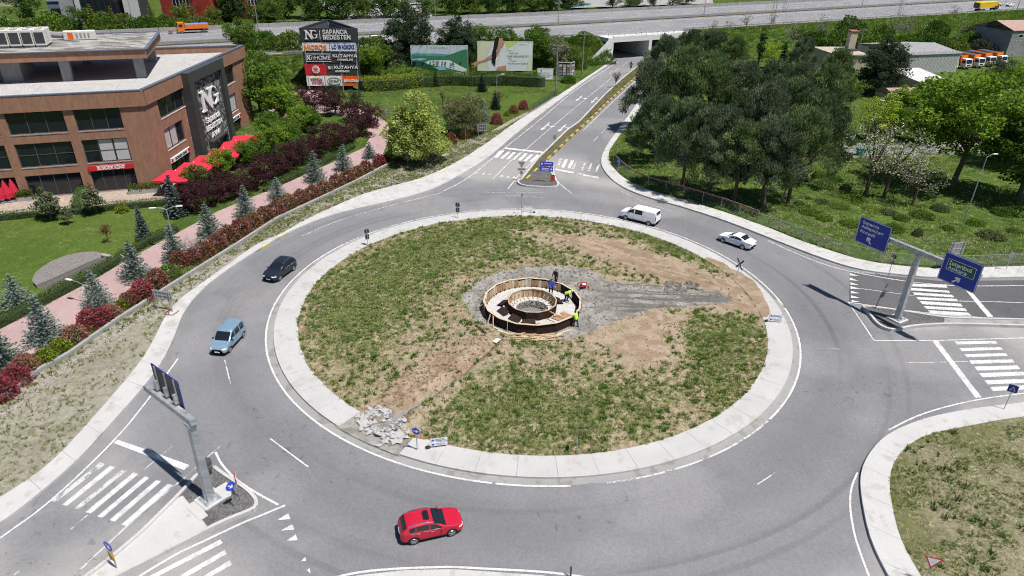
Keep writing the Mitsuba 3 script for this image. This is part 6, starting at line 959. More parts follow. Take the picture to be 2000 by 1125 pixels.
part(tw, 'rule', lbox(FT_, .6, 6.2, 8.18, 8.26, .16, .24), 'white'); part(tw, 'rule', lbox(FT_, .6, 6.2, 6.6, 6.7, .16, .24), 'white'); k_ng(1.35, 7.42, 1.0, 1.2, .16); part(tw, 'divider', lbox(FT_, 2.2, 2.25, 6.9, 7.95, .16, .2), 'white'); tt('HOME', 4.3, 7.42, .85, 3.5, 'white', .16, False); tt('KUTAHYA', 9.3, 7.85, .6, 5.4, 'white', .16); tt('PORSELEN', 9.3, 7.0, .38, 3.4, 'white', .16)
tp('panel', .1, 4.9, 3.75, 6.0, 'sign_red', .16); bkx, bky = 2.5, 4.85
part(tw, 'roundel', at(cyl((bkx, bky, .16), (bkx, bky, .26), .88, n=28), FT_), 'white'); part(tw, 'roundel_ring', at(prism(Point(bkx, bky).buffer(.86).difference(Point(bkx, bky).buffer(.78)).intersection(rect(bkx - 1, bkx + .3, bky - 1, bky + 1)), .262, .29), FT_), 'text_blue')
for sgn in (1, -1): part(tw, 'bun', at(prism(Polygon([(bkx + .52 * math.cos(a), bky + sgn * (.26 + .30 * math.sin(a))) for a in np.linspace(0, math.pi, 14)]), .262, .30), FT_), 'text_orange')
tt('BURGER', bkx, bky + .13, .22, 1.0, 'sign_red', .27, True, .03); tt('KING', bkx, bky - .15, .24, .8, 'sign_red', .27, True, .03)
k_ng(5.6, 5.25, .65, .7, .16); part(tw, 'divider', lbox(FT_, 6.15, 6.2, 4.9, 5.6, .16, .2), 'white'); part(tw, 'divider', lbox(FT_, 6.35, 6.4, 4.9, 5.6, .16, .2), 'white'); tt('KUTAHYA', 9.3, 5.35, .6, 5.3, 'white', .16); tt('SERAMIK', 8.4, 4.5, .38, 3.2, 'white', .16)
tp('panel', .2, 8.3, 1.2, 3.45, 'white', .12); tp('panel', 8.3, 12.1, 1.2, 3.45, 'sign_orange', .121); tt('TOYFUN', 2.4, 2.55, .5, 2.6, 'black', .12); tt('SAPANCA', 2.7, 1.95, .45, 2.6, 'magenta', .12); part(tw, 'lettering', lbox(FT_, 1.6, 3.2, 2.9, 3.1, .12, .16), 'yellow')
ov = lambda rx_, ry_: Polygon([(6.35 + rx_ * math.cos(a), 2.3 + ry_ * math.sin(a)) for a in np.linspace(0, 6.28, 40)])
part(tw, 'oval_frame', at(prism(ov(1.55, .85).difference(ov(1.43, .74)), .12, .2), FT_), 'grey'); tt('KAPTANLAR', 6.35, 2.45, .34, 2.2, 'grey', .12); part(tw, 'rule', lbox(FT_, 5.5, 7.2, 1.95, 2.0, .12, .15), 'grey'); tt('koçtaş', 10.3, 2.35, .62, 2.4, 'white', .121); tt('fix', 11.75, 2.2, .32, .5, 'white', .121); part(tw, 'house_mark', at(prism([(8.55, 2.05), (9.0, 2.05), (9.0, 2.5), (8.775, 2.75), (8.55, 2.5)], .121, .18), FT_), 'white')
# billboards ---------------------------------------------------------------
def board(k, F, w, h, mat, x0=0, y0=0): part(k, 'panel', lbox(F, x0, x0 + w, y0, y0 + h, -.25, 0), mat); part(k, 'frame', cat([lbox(F, x0 - .08, x0, y0 - .08, y0 + h + .08, -.26, .05), lbox(F, x0 + w, x0 + w + .08, y0 - .08, y0 + h + .08, -.26, .05), lbox(F, x0, x0 + w, y0 + h, y0 + h + .08, -.26, .05), lbox(F, x0, x0 + w, y0 - .08, y0, -.26, .05)]), 'grey_light')
def printed(k, F, name, pts, mat, off): return part(k, name, at(prism(pts, off, off + .012), F), mat)
for nm, c in dict(print_sky=(.50, .60, .66), print_far=(.12, .30, .38), print_hill=(.05, .20, .10), print_forest=(.018, .085, .045), print_lime=(.50, .62, .18), print_pale=(.66, .72, .70), print_cream=(.62, .64, .45), print_skin=(.50, .26, .17), print_hair=(.008, .006, .006), print_water=(.25, .48, .66), print_text=(.12, .12, .12)).items(): flat(nm, c, .5)
b1 = thing('billboard', 'wide billboard with green hills and a lakeside housing picture', 'billboard'); d1 = unit(np.array([1.0, .1])); F1 = frame_at((*(np.array((-28.24,115.95)) - .4 * d1), .4), d1); W1, H1 = 14.2, 7.2
board(b1, F1, W1, H1, 'print_pale'); printed(b1, F1, 'picture_sky', rect(.05, W1 - .05, 3.8, H1 - .05), 'print_sky', .002)
rg = rnd(8); xx = np.linspace(.05, W1 - .05, 40); ridge = lambda y, a, s: np.c_[xx, y + a * (meshkit.fbm(np.c_[xx * s, xx * 0 + y, xx * 0], 3) - .5)]
hill = lambda y, a, s, y0: [*map(tuple, ridge(y, a, s)), (W1 - .05, y0), (.05, y0)]
printed(b1, F1, 'picture_far_hill', hill(5.1, 1.0, .3, .8), 'print_far', .016); r_ = ridge(4.7, .7, .4); r_[:, 1] += np.clip((xx - 8) * .28, 0, 1.6); printed(b1, F1, 'picture_hill', [*map(tuple, r_), (W1 - .05, .8), (.05, .8)], 'print_hill', .030)
printed(b1, F1, 'picture_lake', [(.05, 3.9), (2.5, 4.2), (4, 4.0), (2.6, 3.6), (.05, 3.5)], 'print_water', .044); printed(b1, F1, 'picture_forest', [(.05, .62), (.05, 3.6), (1.5, 3.7), (3.6, 3.0), (6, 1.8), (9, 1.0), (11, .62)], 'print_forest', .046)
printed(b1, F1, 'picture_road', [(3.4, 3.2), (5.0, 3.7), (9.5, 3.7), (13.9, 1.5), (13.9, .62), (12, 1.1), (8, 2.0), (4.2, 2.7)], 'print_pale', .060)
printed(b1, F1, 'picture_pool', [(5.6, 2.0), (7.6, 2.1), (9.0, 1.4), (7.0, 1.2)], 'print_water', .074)
for i in range(26): x, y = 5.2 + (i % 9) * .72 + rg.random() * .2, 3.35 - (i // 9) * .42 - (i % 9) * .12; printed(b1, F1, 'picture_house', rect(x, x + .5, y, y + .3), ('print_text', 'print_far', 'print_pale')[i % 3], .076)
part(b1, 'lettering', at(mv(text('ELITE WORLD', .42, .02, True, 4.4), (7.0, 6.6, .004)), F1), 'grey')
for x in (.7, 3.2, 9.0, 11.2, 13.6): part(b1, 'leg', lbox(F1, x - .12, x + .12, -.6, -.09, -.35, -.1), 'grey_light')
for i in range(8): x = .5 + i * 1.9; part(b1, 'lamp_arm', at(tube([(x, H1, -.1), (x, H1 + .35, .8), (x, H1 + .25, 1.3)], .035, 5), F1), 'grey'); part(b1, 'lamp', at(soft_box((x, H1 + .2, 1.35), (.4, .12, .25), .04), F1), 'grey')
b2 = thing('billboard', 'billboard with a woman stretching her arm and lines of lettering', 'billboard'); F2 = frame_at((*(np.array((-2.55,112.25)) - 9.2 * d1), 2.75), d1); W2, H2 = 13.5, 6.8
board(b2, F2, W2, H2, 'print_pale'); printed(b2, F2, 'picture_light', [(.05, .05), (.05, H2 - .05), (3.4, H2 - .05), (2.2, 3), (3, .05)], 'print_cream', .002); printed(b2, F2, 'picture_leaf', [(6.4, H2 - .05), (9.8, H2 - .05), (8.4, 5.6), (7.2, 5.0)], 'print_lime', .002); printed(b2, F2, 'picture_glow', [(11.8, .05), (13.45, .05), (13.45, 4), (12.2, 2.2)], 'print_cream', .0025)
fig = {'figure_torso': ([(4.7, .05), (6.9, .05), (6.8, 1.2), (6.2, 3.0), (5.4, 4.7), (4.6, 4.3), (4.3, 3.0)], 'white'), 'figure_waist': ([(4.7, .06), (7.1, .06), (6.9, 1.2), (4.9, .8)], 'print_skin'), 'figure_arm': ([(5.4, 4.5), (4.6, 4.5), (1.4, 2.5), (-.6, 2.0), (-1.6, 1.4), (-.9, 1.5), (-.7, .9), (-.2, 1.5), (.6, 1.9), (2.2, 2.4), (4.9, 3.4)], 'print_skin'), 'figure_hair': ([(5.4, 7.75), (4.7, 7.85), (4.2, 7.2), (4.0, 5.6), (3.6, 4.2), (3.5, 2.2), (4.2, 1.2), (4.5, 3.2), (4.6, 4.9), (4.95, 6.2), (5.4, 7.2)], 'print_hair'), 'figure_head': ([(5.3, 7.6), (5.9, 7.6), (6.3, 6.9), (6.5, 6.5), (6.3, 6.2), (6.2, 5.8), (5.6, 5.6), (5.5, 4.7), (4.9, 4.7), (5.0, 6.0)], 'print_skin')}
for i, (nm, (p, mt)) in enumerate(fig.items()): part(b2, nm, at(prism(Polygon(p).buffer(.12).buffer(-.12).buffer(.05), .02 + .015 * i, .06 + .015 * i), F2), mt)
for s, x, y, h, w, mt in (('Durun...', 7.9, 4.75, .42, 1.7, 'grey'), ('Nefes alin...', 9.0, 4.1, .42, 2.6, 'grey'), ('Fark edeceksiniz!', 9.9, 3.4, .55, 5.2, 'print_text'), ('Stop...', 8.1, 2.75, .36, 1.2, 'grey'), ('Breathe...', 9.0, 2.25, .36, 1.9, 'grey'), ('You will soon realise!', 9.9, 1.65, .42, 5.0, 'print_text'), ('Hedefiniz', 11.0, 6.1, .32, 1.9, 'grey')): part(b2, 'lettering', at(mv(text(s, h, .012, True, w), (x, y, .004)), F2), mt)
part(b2, 'post', lbox(F2, 8.9, 9.4, -2.7, -.09, -.6, -.2), 'grey')
for i in range(5): x = .6 + i * 3.0; part(b2, 'lamp_arm', at(tube([(x, H2, -.1), (x, H2 + .35, 1.0), (x, H2 + .2, 1.5)], .035, 5), F2), 'grey')
b3 = thing('small_billboard', 'small white billboard left of the utility pole', 'billboard'); F3 = frame_at((*(np.array((-2.55,112.25)) + d1 * 5.7), .7), d1); board(b3, F3, 3.9, 2.5, 'white')
for i in range(5): printed(b3, F3, 'printed_line', rect(.4 + .3 * (i % 2), 3.0 + .3 * (i % 3), .3 + i * .28, .42 + i * .28), ('grey', 'print_far')[i % 2], .002)
printed(b3, F3, 'printed_mark', Point(.9, 2.0).buffer(.25), 'print_far', .002); part(b3, 'post', lbox(F3, 1.8, 2.05, -.6, -.09, -.4, -.15), 'grey')
b4 = thing('small_billboard', 'black billboard with photo tiles in two angled faces by the utility pole', 'billboard'); F4 = frame_at((*(np.array((-2.55,112.25)) + d1 * 10.9), 1.5), (.98, -.15)); F5 = frame_at(at((np.array([[3.0, 0, 0]]), 0), F4)[0][0], (.55, .83)); rg = rnd(5)
for F_, w in ((F4, 3.0), (F5, 2.0)):
    board(b4, F_, w, 3.2, 'black')
    for i in range(3):
        for j in range(4): printed(b4, F_, 'photo_tile', rect(w / 3 * i + .12, w / 3 * (i + 1) - .1, .2 + j * .68, .75 + j * .68), ('grey_light', 'off_white', 'terracotta', 'grey')[int(rg.random() * 4)], .002)
for x in (.4, 2.4): part(b4, 'post', lbox(F4, x, x + .15, -1.4, -.09, -.45, -.2), 'grey'); part(b4, 'brace', at(bar((x, -1.3, -1.4), (x, 1.6, -.3), .08, .08), F4), 'timber')
# traffic signs ---------------------------------------------------------------
def gantry(name, label, base, beam_dir, b0, b1, zc, panels, hp, face):
    k = thing(name, label, 'road sign'); b = np.array([*base, 0.0]); d = np.array([*beam_dir, 0.0]); d /= np.linalg.norm(d)
    bp = part(k, 'base_plate', box((*base, .32), (1.1, 1.1, .06), rz(math.atan2(d[1], d[0]))), 'galvanised'); R = rz(math.atan2(d[1], d[0]))
    for i in range(4):
        for s in (-.45, .45): part(bp, 'bolt', cyl(tuple(b + R @ [-.45 + .3 * i, s, .35]), tuple(b + R @ [-.45 + .3 * i, s, .47]), .035, n=6), 'grey_light')
    part(k, 'footing', box((*base, .24), (1.5, 1.5, .16), R), 'concrete'); part(k, 'pole', (np.vstack([b + R @ [sx * w, sy * w, z] for z, w in ((.34, .27), (hp, .21)) for sx, sy in ((-1, -1), (1, -1), (1, 1), (-1, 1))]), np.array([[0, 1, 5], [0, 5, 4], [1, 2, 6], [1, 6, 5], [2, 3, 7], [2, 7, 6], [3, 0, 4], [3, 4, 7], [4, 5, 6], [4, 6, 7]])), 'galvanised')
    for i in range(4): a = i * math.pi / 2; part(k, 'gusset', (np.array([b + R @ (rz(a) @ q) for q in ([.27, -.01, .35], [.48, -.01, .35], [.26, -.01, .75], [.27, .01, .35], [.48, .01, .35], [.26, .01, .75])]), np.array([[0, 1, 2], [3, 5, 4], [0, 3, 4], [0, 4, 1], [1, 4, 5], [1, 5, 2], [2, 5, 3], [2, 3, 0]])), 'galvanised')
    part(k, 'beam', bar(b + d * b0 + [0, 0, zc], b + d * b1 + [0, 0, zc], .40, .42), 'galvanised'); part(k, 'collar', box((*base, zc - .32), (.62, .62, .2), R), 'galvanised')
    for i, (p0, p1, z0, z1, draw) in enumerate(panels):
        F = frame_at(b + d * p0 + [0, 0, z0] + np.array([*face, 0]) * .36, d if np.cross(d, [0, 0, 1])[:2] @ np.array(face) > 0 else -d)
        if np.cross(d, [0, 0, 1])[:2] @ np.array(face) <= 0: F = frame_at(b + d * p1 + [0, 0, z0] + np.array([*face, 0]) * .36, -d)
        w, h = p1 - p0, z1 - z0; pn = part(k, 'sign_panel', at(prism(rect(0, w, 0, h).buffer(-.12).buffer(.12), -.05, 0), F), 'sign_blue'); part(pn, 'rear_sheet', at(prism(rect(.01, w - .01, .01, h - .01), -.056, -.051), F), 'grey_dark')
        part(pn, 'border', at(prism(rect(.03, w - .03, .03, h - .03).buffer(-.1).buffer(.1).difference(rect(.08, w - .08, .08, h - .08).buffer(-.1).buffer(.1)), .001, .006), F), 'white')
        for x in (.5, w / 2, w - .5): part(pn, 'stiffener', cat([lbox(F, x - .05, x + .05, .05, h - .05, -.13, -.057), lbox(F, x - .1, x + .1, h * .5 - .35, h * .5 + .35, -.34, -.13)]), 'galvanised')
        draw(pn, F, w, h)
    return k
def sign_text(pn, F, s, x, y, h, w=None, mat='white'): m = text(s, h, .006, True, w); v = m[0].copy(); v[:, 0] += x - v[:, 0].min(); part(pn, 'lettering', at(mv((v, m[1]), (0, y, .004)), F), mat)
def sign_arrow(pn, F, x, y, a, s=1.0): g = Polygon([(-.07, -.42), (.07, -.42), (.07, .08), (.24, -.06), (.24, .14), (0, .40), (-.24, .14), (-.24, -.06), (-.07, .08)]); m = prism(g, .003, .008); part(pn, 'arrow', at(mv(m, (x, y, 0), rz(a) * s), F), 'white')
def d_s1(pn, F, w, h):
    for i, (t, tw_) in enumerate((('Sapanca', 1.85), ('Adapazarı', 2.45), ('Kocaeli', 1.7))): sign_text(pn, F, t, .38, h - .52 - .47 * i, .30, tw_)
    sign_arrow(pn, F, 1.55, .62, math.radians(40), 1.05)
def d_s2(pn, F, w, h):
    part(pn, 'green_panel', at(prism(rect(.45, w - .45, h - 1.62, h - .5), .002, .008), F), 'sign_green'); part(pn, 'green_border', at(prism(rect(.45, w - .45, h - 1.62, h - .5).difference(rect(.49, w - .49, h - 1.58, h - .54)), .008, .012), F), 'white')
    F_ = F @ M4((0, 0, .006)); sign_text(pn, F_, 'İstanbul', .62, h - .83, .36, 2.1); sign_text(pn, F_, 'Ankara', .62, h - 1.33, .34, 1.75); sign_arrow(pn, F, 1.7, .55, math.radians(-45), 1.1)
gantry('direction_sign', 'double blue direction sign on a grey T shaped mast at right', (37.12, -2.25), (.486, -.874), -6.6, 5.9, 7.75, [(-6.6, -3.05, 6.36, 9.12, d_s1), (2.5, 5.98, 6.16, 8.95, d_s2)], 7.55, (-.874, -.486))
gantry('direction_sign', 'grey sign gantry seen from behind at bottom left', (-22.2, -28.6), (-.795, .606), -.5, 5.35, 7.1, [(1.15, 4.5, 6.35, 9.25, d_s1)], 6.9, (.606, .795))
def sign_post(name, label, xy, h, parts_, dirn, z0=.17, cat_='road sign', r=.035, lean=(0, 0), mat='galvanised'):
    """A post and flat sign faces; dirn: where the faces look; each part: draws with F at the post's foot."""
    k = thing(name, label, cat_); d = unit(np.array([*dirn, 0.0])); rt_ = np.cross([0, 0, 1.0], d); F = frame_at((*xy, z0), rt_); F[:3, 3] += d * (r + .012)
    part(k, 'post', cyl((*xy, z0 - .05), (xy[0] + lean[0], xy[1] + lean[1], z0 + h), r, n=8), mat)
    for f in parts_: f(k, F)
    return k
def disc(y, r, mat, back=None): return lambda k, F: part(k, 'sign_face', at(cyl((0, y, 0), (0, y, .02), r, n=26), F), mat)
def plate(x0, x1, y0, y1, mat, name='sign_plate'): return lambda k, F: part(k, name, lbox(F, x0, x1, y0, y1, 0, .02), mat)
def shape(pts, mat, z=.021, name='sign_mark', t=.006): return lambda k, F: part(k, name, at(prism(pts, z, z + t), F), mat)
def arrow_mark(y, a, s=.5): g = Polygon([(-.09, -.5), (.09, -.5), (.09, .1), (.32, -.05), (.32, .15), (0, .5), (-.32, .15), (-.32, -.05), (-.09, .1)]); c, q = math.cos(a) * s, math.sin(a) * s; return shape([(x * c - yy * q, x * q + yy * c + y) for x, yy in g.exterior.coords], 'white')
def chev(x0, x1, y0, y1, n, a, b, slant=.5): return lambda k, F: [plate(x0, x1, y0, y1, a)(k, F)] + [shape(Polygon([(x0 + w * (i + .1), y0), (x0 + w * (i + .6), y0), (x0 + w * (i + .6) + slant * (y1 - y0), y1), (x0 + w * (i + .1) + slant * (y1 - y0), y1)]).intersection(rect(x0 + .005, x1 - .005, y0 + .005, y1 - .005)), b)(k, F) for w in [(x1 - x0) / n] for i in range(-1, n) if Polygon([(x0 + w * (i + .1), y0), (x0 + w * (i + .6), y0), (x0 + w * (i + .6) + slant * (y1 - y0), y1), (x0 + w * (i + .1) + slant * (y1 - y0), y1)]).intersection(rect(x0 + .005, x1 - .005, y0 + .005, y1 - .005)).area > 1e-4]
cam = lambda xy: unit(np.array([EYE[0] - xy[0], EYE[1] - xy[1]]))
p = (-8.92,-23.17); sign_post('arrow_sign', 'round blue arrow sign over a striped board at the lower island edge', p, 2.25, [disc(1.82, .29, 'sign_blue_light'), arrow_mark(1.82, -math.pi / 2, .4), chev(-.62, -.02, 1.18, 1.44, 5, 'yellow', 'black', 0), chev(.0, .62, 1.18, 1.44, 5, 'sign_orange', 'white', 0)], (-.25, -1))
p = (-25.59,-34.22); sign_post('arrow_sign', 'round blue arrow sign over a black and yellow board at bottom left', p, 2.2, [disc(1.95, .36, 'sign_blue_light'), arrow_mark(1.95, -2.2, .5), chev(-.26, .26, .75, 1.5, 3, 'yellow', 'black', -.6)], (-.5, -1))
for i, (p, d) in enumerate((((-9.54,22.27), (.2, 1)), ((-19.67,12.93), (-.6, 1)), ((2.96,-23.08), (1, -.25)), ((23.41,6.90), (1, .6)))):
    sign_post('keep_right_sign', ('sign seen from behind at the upper left edge of the island, nearer the top', 'sign seen from behind at the left edge of the island', 'lone sign seen edge on at the bottom edge of the island', 'dark crossed sign boards at the right edge of the island')[i], p, 2.2, [disc(1.85, .32, 'grey_dark'), plate(-.24, .24, .8, 1.45, 'grey_dark')] if i < 2 else [disc(1.9, .32, 'grey_dark')] if i == 2 else [shape([(-.55, .9), (-.4, .8), (.55, 2.0), (.4, 2.1)], 'grey_dark'), shape([(-.55, 2.0), (-.4, 2.1), (.55, .9), (.4, .8)], 'black', .03)], d)
sign_post('round_sign', 'tall thin post with a small round sign at the top edge of the island', (-1.06,24.01), 3.0, [disc(2.85, .26, 'grey_dark')], (1, .1))
def banner(name, label, xy, a, front):
    k = thing(name, label, 'banner'); M = np.eye(4); M[:3, :3] = rz(a) * .66; M[:3, 3] = [*xy, .17]; F = M @ np.array([[1, 0, 0, 0], [0, 0, -1, 0], [0, 1, 0, 0], [0, 0, 0, 1.0]])
    for x in (-.85, .85): part(k, 'leg', at(bar((x, 0, 0), (x, .15, 1.45), .05, .05), M), 'grey_light'); part(k, 'leg', at(bar((x, .8, 0), (x, .15, 1.4), .05, .05), M), 'grey_light')
    for i, (a_, b) in enumerate(((.25, .7), (.85, 1.3))):
        pn = part(k, 'board', lbox(F, -.95, .95, a_, b, .03, .07), 'white')
        if front:
            part(pn, 'emblem', at(cyl((-.7, (a_ + b) / 2, .07), (-.7, (a_ + b) / 2, .08), .14, n=12), F), 'sign_blue_light')
            for j in range(2): part(pn, 'printed_line', lbox(F, -.42, .75 - .2 * j, a_ + .1 + .17 * j, a_ + .18 + .17 * j, .07, .078), 'text_blue' if i else 'grey')
    part(k, 'foot_weight', soft_box((xy[0] - .85 * math.cos(a), xy[1] - .85 * math.sin(a), .26), (.34, .26, .16), .06, rz(.4)), 'black')
banner('notice_stand', 'white notice stand with two boards beside the arrow sign on the island', (-7.32,-22.78), .22, True); banner('notice_stand', 'white notice stand with two boards at the right edge of the island', (24.35,-3.30), -.12, True); banner('notice_stand', 'white notice stand seen from behind at the top edge of the island', (-0.15,24.80), math.pi - .1, False)
ped = lambda y, s: [plate(-s, s, y - s, y + s, 'sign_blue'), shape([(-s * .62, y - s * .55), (s * .62, y - s * .55), (0, y + s * .6)], 'white'), shape([(-.05, y - s * .5), (.05, y - s * .5), (.09, y - s * .1), (0, y + s * .2), (-.09, y - s * .1)], 'black', .028)]
sign_post('crossing_sign', 'blue pedestrian crossing sign on the pavement by the pine grove', (14.30,42.12), 2.35, ped(2.05, .30), (-.3, -1)); sign_post('crossing_sign', 'blue pedestrian crossing sign on the pavement at the right edge', (38.89,-16.76), 2.5, ped(2.15, .34), (-.7, -1), lean=(.0, .0))
tri_ = [(-.5, 2.15), (.5, 2.15), (0, 1.25)]; tr2 = [(-.36, 2.07), (.36, 2.07), (0, 1.42)]
sign_post('yield_sign', 'red edged white yield sign at the bottom right edge', (23.27,-33.95), 2.2, [shape(tri_, 'sign_red', 0, 'sign_face', .02), shape(tr2, 'white')], (-.3, -1))
sign_post('yield_sign', 'grey back of a yield sign on the gravel nose below the underpass road', (-1.03,38.21), 2.9, [shape([(-.6, 2.9), (.6, 2.9), (0, 1.9)], 'grey', 0, 'sign_face', .02), plate(-.6, .6, 1.5, 1.85, 'grey'), disc(1.15, .3, 'grey')], (0, -1)); sign_post('yield_sign', 'grey back of a yield sign under the big pale tree', (-19.38,44.00), 2.5, [shape([(-.45, 2.5), (.45, 2.5), (0, 1.75)], 'grey', 0, 'sign_face', .02), plate(-.35, .35, 1.25, 1.5, 'grey')], (0, -1)); sign_post('yield_sign', 'red edged yield sign beside the mast of the left gantry', (-20.37,-28.28), 2.2, [shape(tri_, 'sign_red', 0, 'sign_face', .02), shape(tr2, 'white')], (.95, .35))
sign_post('round_sign', 'round blue sign on the gravel beside the left gantry', (-20.37,-29.11), 2.1, [disc(1.85, .33, 'sign_blue_light'), arrow_mark(1.85, -2.4, .45)], (.8, -.6))
k = sign_post('direction_boards', 'two stacked blue direction boards on the gravel nose of the strip', (2.73,37.27), 3.2, [plate(-1.0, 1.0, 2.55, 3.25, 'sign_blue_light'), plate(-1.0, 1.0, 1.75, 2.45, 'sign_blue_light'), shape(Point(-.72, 2.9).buffer(.16), 'white'), shape(Point(.72, 2.1).buffer(.16), 'white')] + [shape(rect(-.4, .75, y, y + .12), 'white') for y in (2.92,)] + [shape(rect(-.4, .6, y, y + .12), 'sign_red') for y in (2.68,)] + [shape(rect(-.75, .4, y, y + .12), 'white') for y in (1.9, 2.14)], (-.15, -1)); part(k, 'post', cyl(((2.73,37.27)[0] + .6, (2.73,37.27)[1], .15), ((2.73,37.27)[0] + .6, (2.73,37.27)[1], 3.3), .035), 'galvanised')
sign_post('chevron_board', 'yellow and black chevron board on the gravel nose', (3.76,37.57), 1.0, [plate(-.32, .32, .15, 1.1, 'sign_orange')] + [shape([(-.31, .2 + i * .3), (0, .42 + i * .3), (.31, .2 + i * .3), (.31, .33 + i * .3), (0, .55 + i * .3), (-.31, .33 + i * .3)], 'black') for i in range(3)], (-.1, -1))
sign_post('round_sign', 'small grey signs on a post in the strip of the underpass road', (4.77,55.08), 2.5, [plate(-.28, -.02, 1.7, 2.4, 'grey'), plate(.04, .3, 1.7, 2.4, 'grey')], (0, -1)); sign_post('warning_sign', 'grey back of a triangular sign near the underpass portal', (28.53,127.56), 2.8, [shape([(-.55, 1.9), (.55, 1.9), (0, 2.85)], 'grey_dark', 0, 'sign_face', .02), plate(-.3, .3, 1.1, 1.8, 'grey_dark')], (0, -1)); sign_post('limit_sign', 'round red edged sign on the white underpass lintel', hw(14, -6.15)[:2], 1.0, [disc(.7, .4, 'sign_red'), shape(Point(0, .7).buffer(.3), 'white')], (.474, -.88), z0=4.9)
sign_post('marker_post', 'low grey marker post at the bottom pavement', (1.82,-34.01), .9, [], (0, -1), .02, 'post', .06, mat='grey_dark'); sign_post('marker_post', 'plain thin post on the verge left of the white board', (-11.06,58.68), 2.2, [], (0, -1), .15, 'post')
sign_post('round_sign', 'sign post on the right pavement below the left blue panel', (40.96,7.71), 2.9, [disc(2.4, .28, 'grey_dark'), shape([(-.3, 1.5), (.3, 1.5), (0, 2.0)], 'grey_dark', 0, 'sign_face', .02)], (.9, .4)); sign_post('round_sign', 'round grey sign back on the far right pavement', (55.74,9.84), 2.3, [disc(2.0, .36, 'grey')], (.1, -1))
k = thing('bent_sign', 'bent leaning sign post wrapped in black on the right island', 'road sign'); p = (35.83,-0.14); part(k, 'post', tube([(*p, .15), (p[0] + .1, p[1], 1.0), (p[0] + .35, p[1] + .1, 1.9), (p[0] + .7, p[1] + .3, 3.0)], .045, 6), 'grey_dark'); part(k, 'sign_plate', box((p[0] + .35, p[1], 1.9), (.35, .06, .7), ry(.3)), 'grey_dark'); part(k, 'sign_plate', cyl((p[0] + .45, p[1] - .05, 2.3), (p[0] + .47, p[1] + .05, 2.3), .25), 'grey')
for nm, lab_, p, w, h0, h1, a, legs in (('sign_board', 'dark back of a board on two pale posts on the upper verge', (-8.06,59.56), 1.7, 1.6, 2.9, .1, 'galvanised'), ('sign_board', 'grey framed back of a board at the corner of the hedge', (-36.71,-3.41), 2.2, 1.2, 2.2, -.25, 'galvanised'), ('sign_board', 'grey back of a board behind the right blue panel', (48.95,9.52), 2.0, 2.0, 3.6, .25, 'galvanised')):
    k = thing(nm, lab_, 'road sign'); M = np.eye(4); M[:3, :3] = rz(a); M[:3, 3] = [*p, .14]; part(k, 'panel', at(box((0, 0, (h0 + h1) / 2), (w, .05, h1 - h0)), M), 'grey_dark' if 'dark' in lab_ else 'grey'); part(k, 'frame_bar', cat([at(box((x, -.04, (h0 + h1) / 2), (.06, .04, h1 - h0)), M) for x in np.linspace(-w / 2 + .05, w / 2 - .05, 5)] + [at(box((0, -.045, z), (w, .03, .05)), M) for z in (h0 + .1, (h0 + h1) / 2, h1 - .1)]), 'grey_light')
    for x in (-w * .38, w * .38): part(k, 'post', at(cyl((x, -.1, -.1), (x, -.1, h1 + .1), .045), M), legs)
    if 'corner' in lab_: part(k, 'base_frame', cat([at(bar(q, r_, .05, .05), M) for q, r_ in (((.4, -.8, .1), (1.4, -.8, .1)), ((1.4, -.8, .1), (1.4, .2, .1)), ((.4, -.8, .1), (.4, .2, .1)), ((.9, -.8, .1), (.85, -.1, 1.2)))]), 'terracotta')
k = thing('litter_bin', 'dark grey barrel on a post behind the left gantry', 'bin'); p = (-23.20,-26.27); part(k, 'barrel', tube([(*p, .75), (*p, .8), (*p, 1.5), (*p, 1.55)], [.30, .34, .34, .33], 20), 'grey_dark'); part(k, 'band', tube([(*p, 1.1), (*p, 1.16)], [.35, .35], 20), 'grey'); part(k, 'post', cyl((p[0] + .1, p[1], .1), (p[0] + .1, p[1], .8), .05), 'grey')
k = thing('wheeled_bin', 'green wheeled rubbish container beside the pale lane', 'bin'); p = (58.47,54.97); part(k, 'body', (np.array([(sx * w + p[0], sy * d_ + p[1], z) for z, w, d_ in ((.35, .5, .4), (1.35, .7, .55)) for sx, sy in ((-1, -1), (1, -1), (1, 1), (-1, 1))]), np.array([[0, 1, 5], [0, 5, 4], [1, 2, 6], [1, 6, 5], [2, 3, 7], [2, 7, 6], [3, 0, 4], [3, 4, 7], [4, 5, 6], [4, 6, 7]])), 'teal'); part(k, 'lid', soft_box((*p, 1.42), (1.45, 1.15, .14), .05), 'teal')
for sx in (-.4, .4): part(k, 'wheel', cyl((p[0] + sx, p[1] - .38, .25), (p[0] + sx + .06, p[1] - .38, .25), .12), 'rubber')
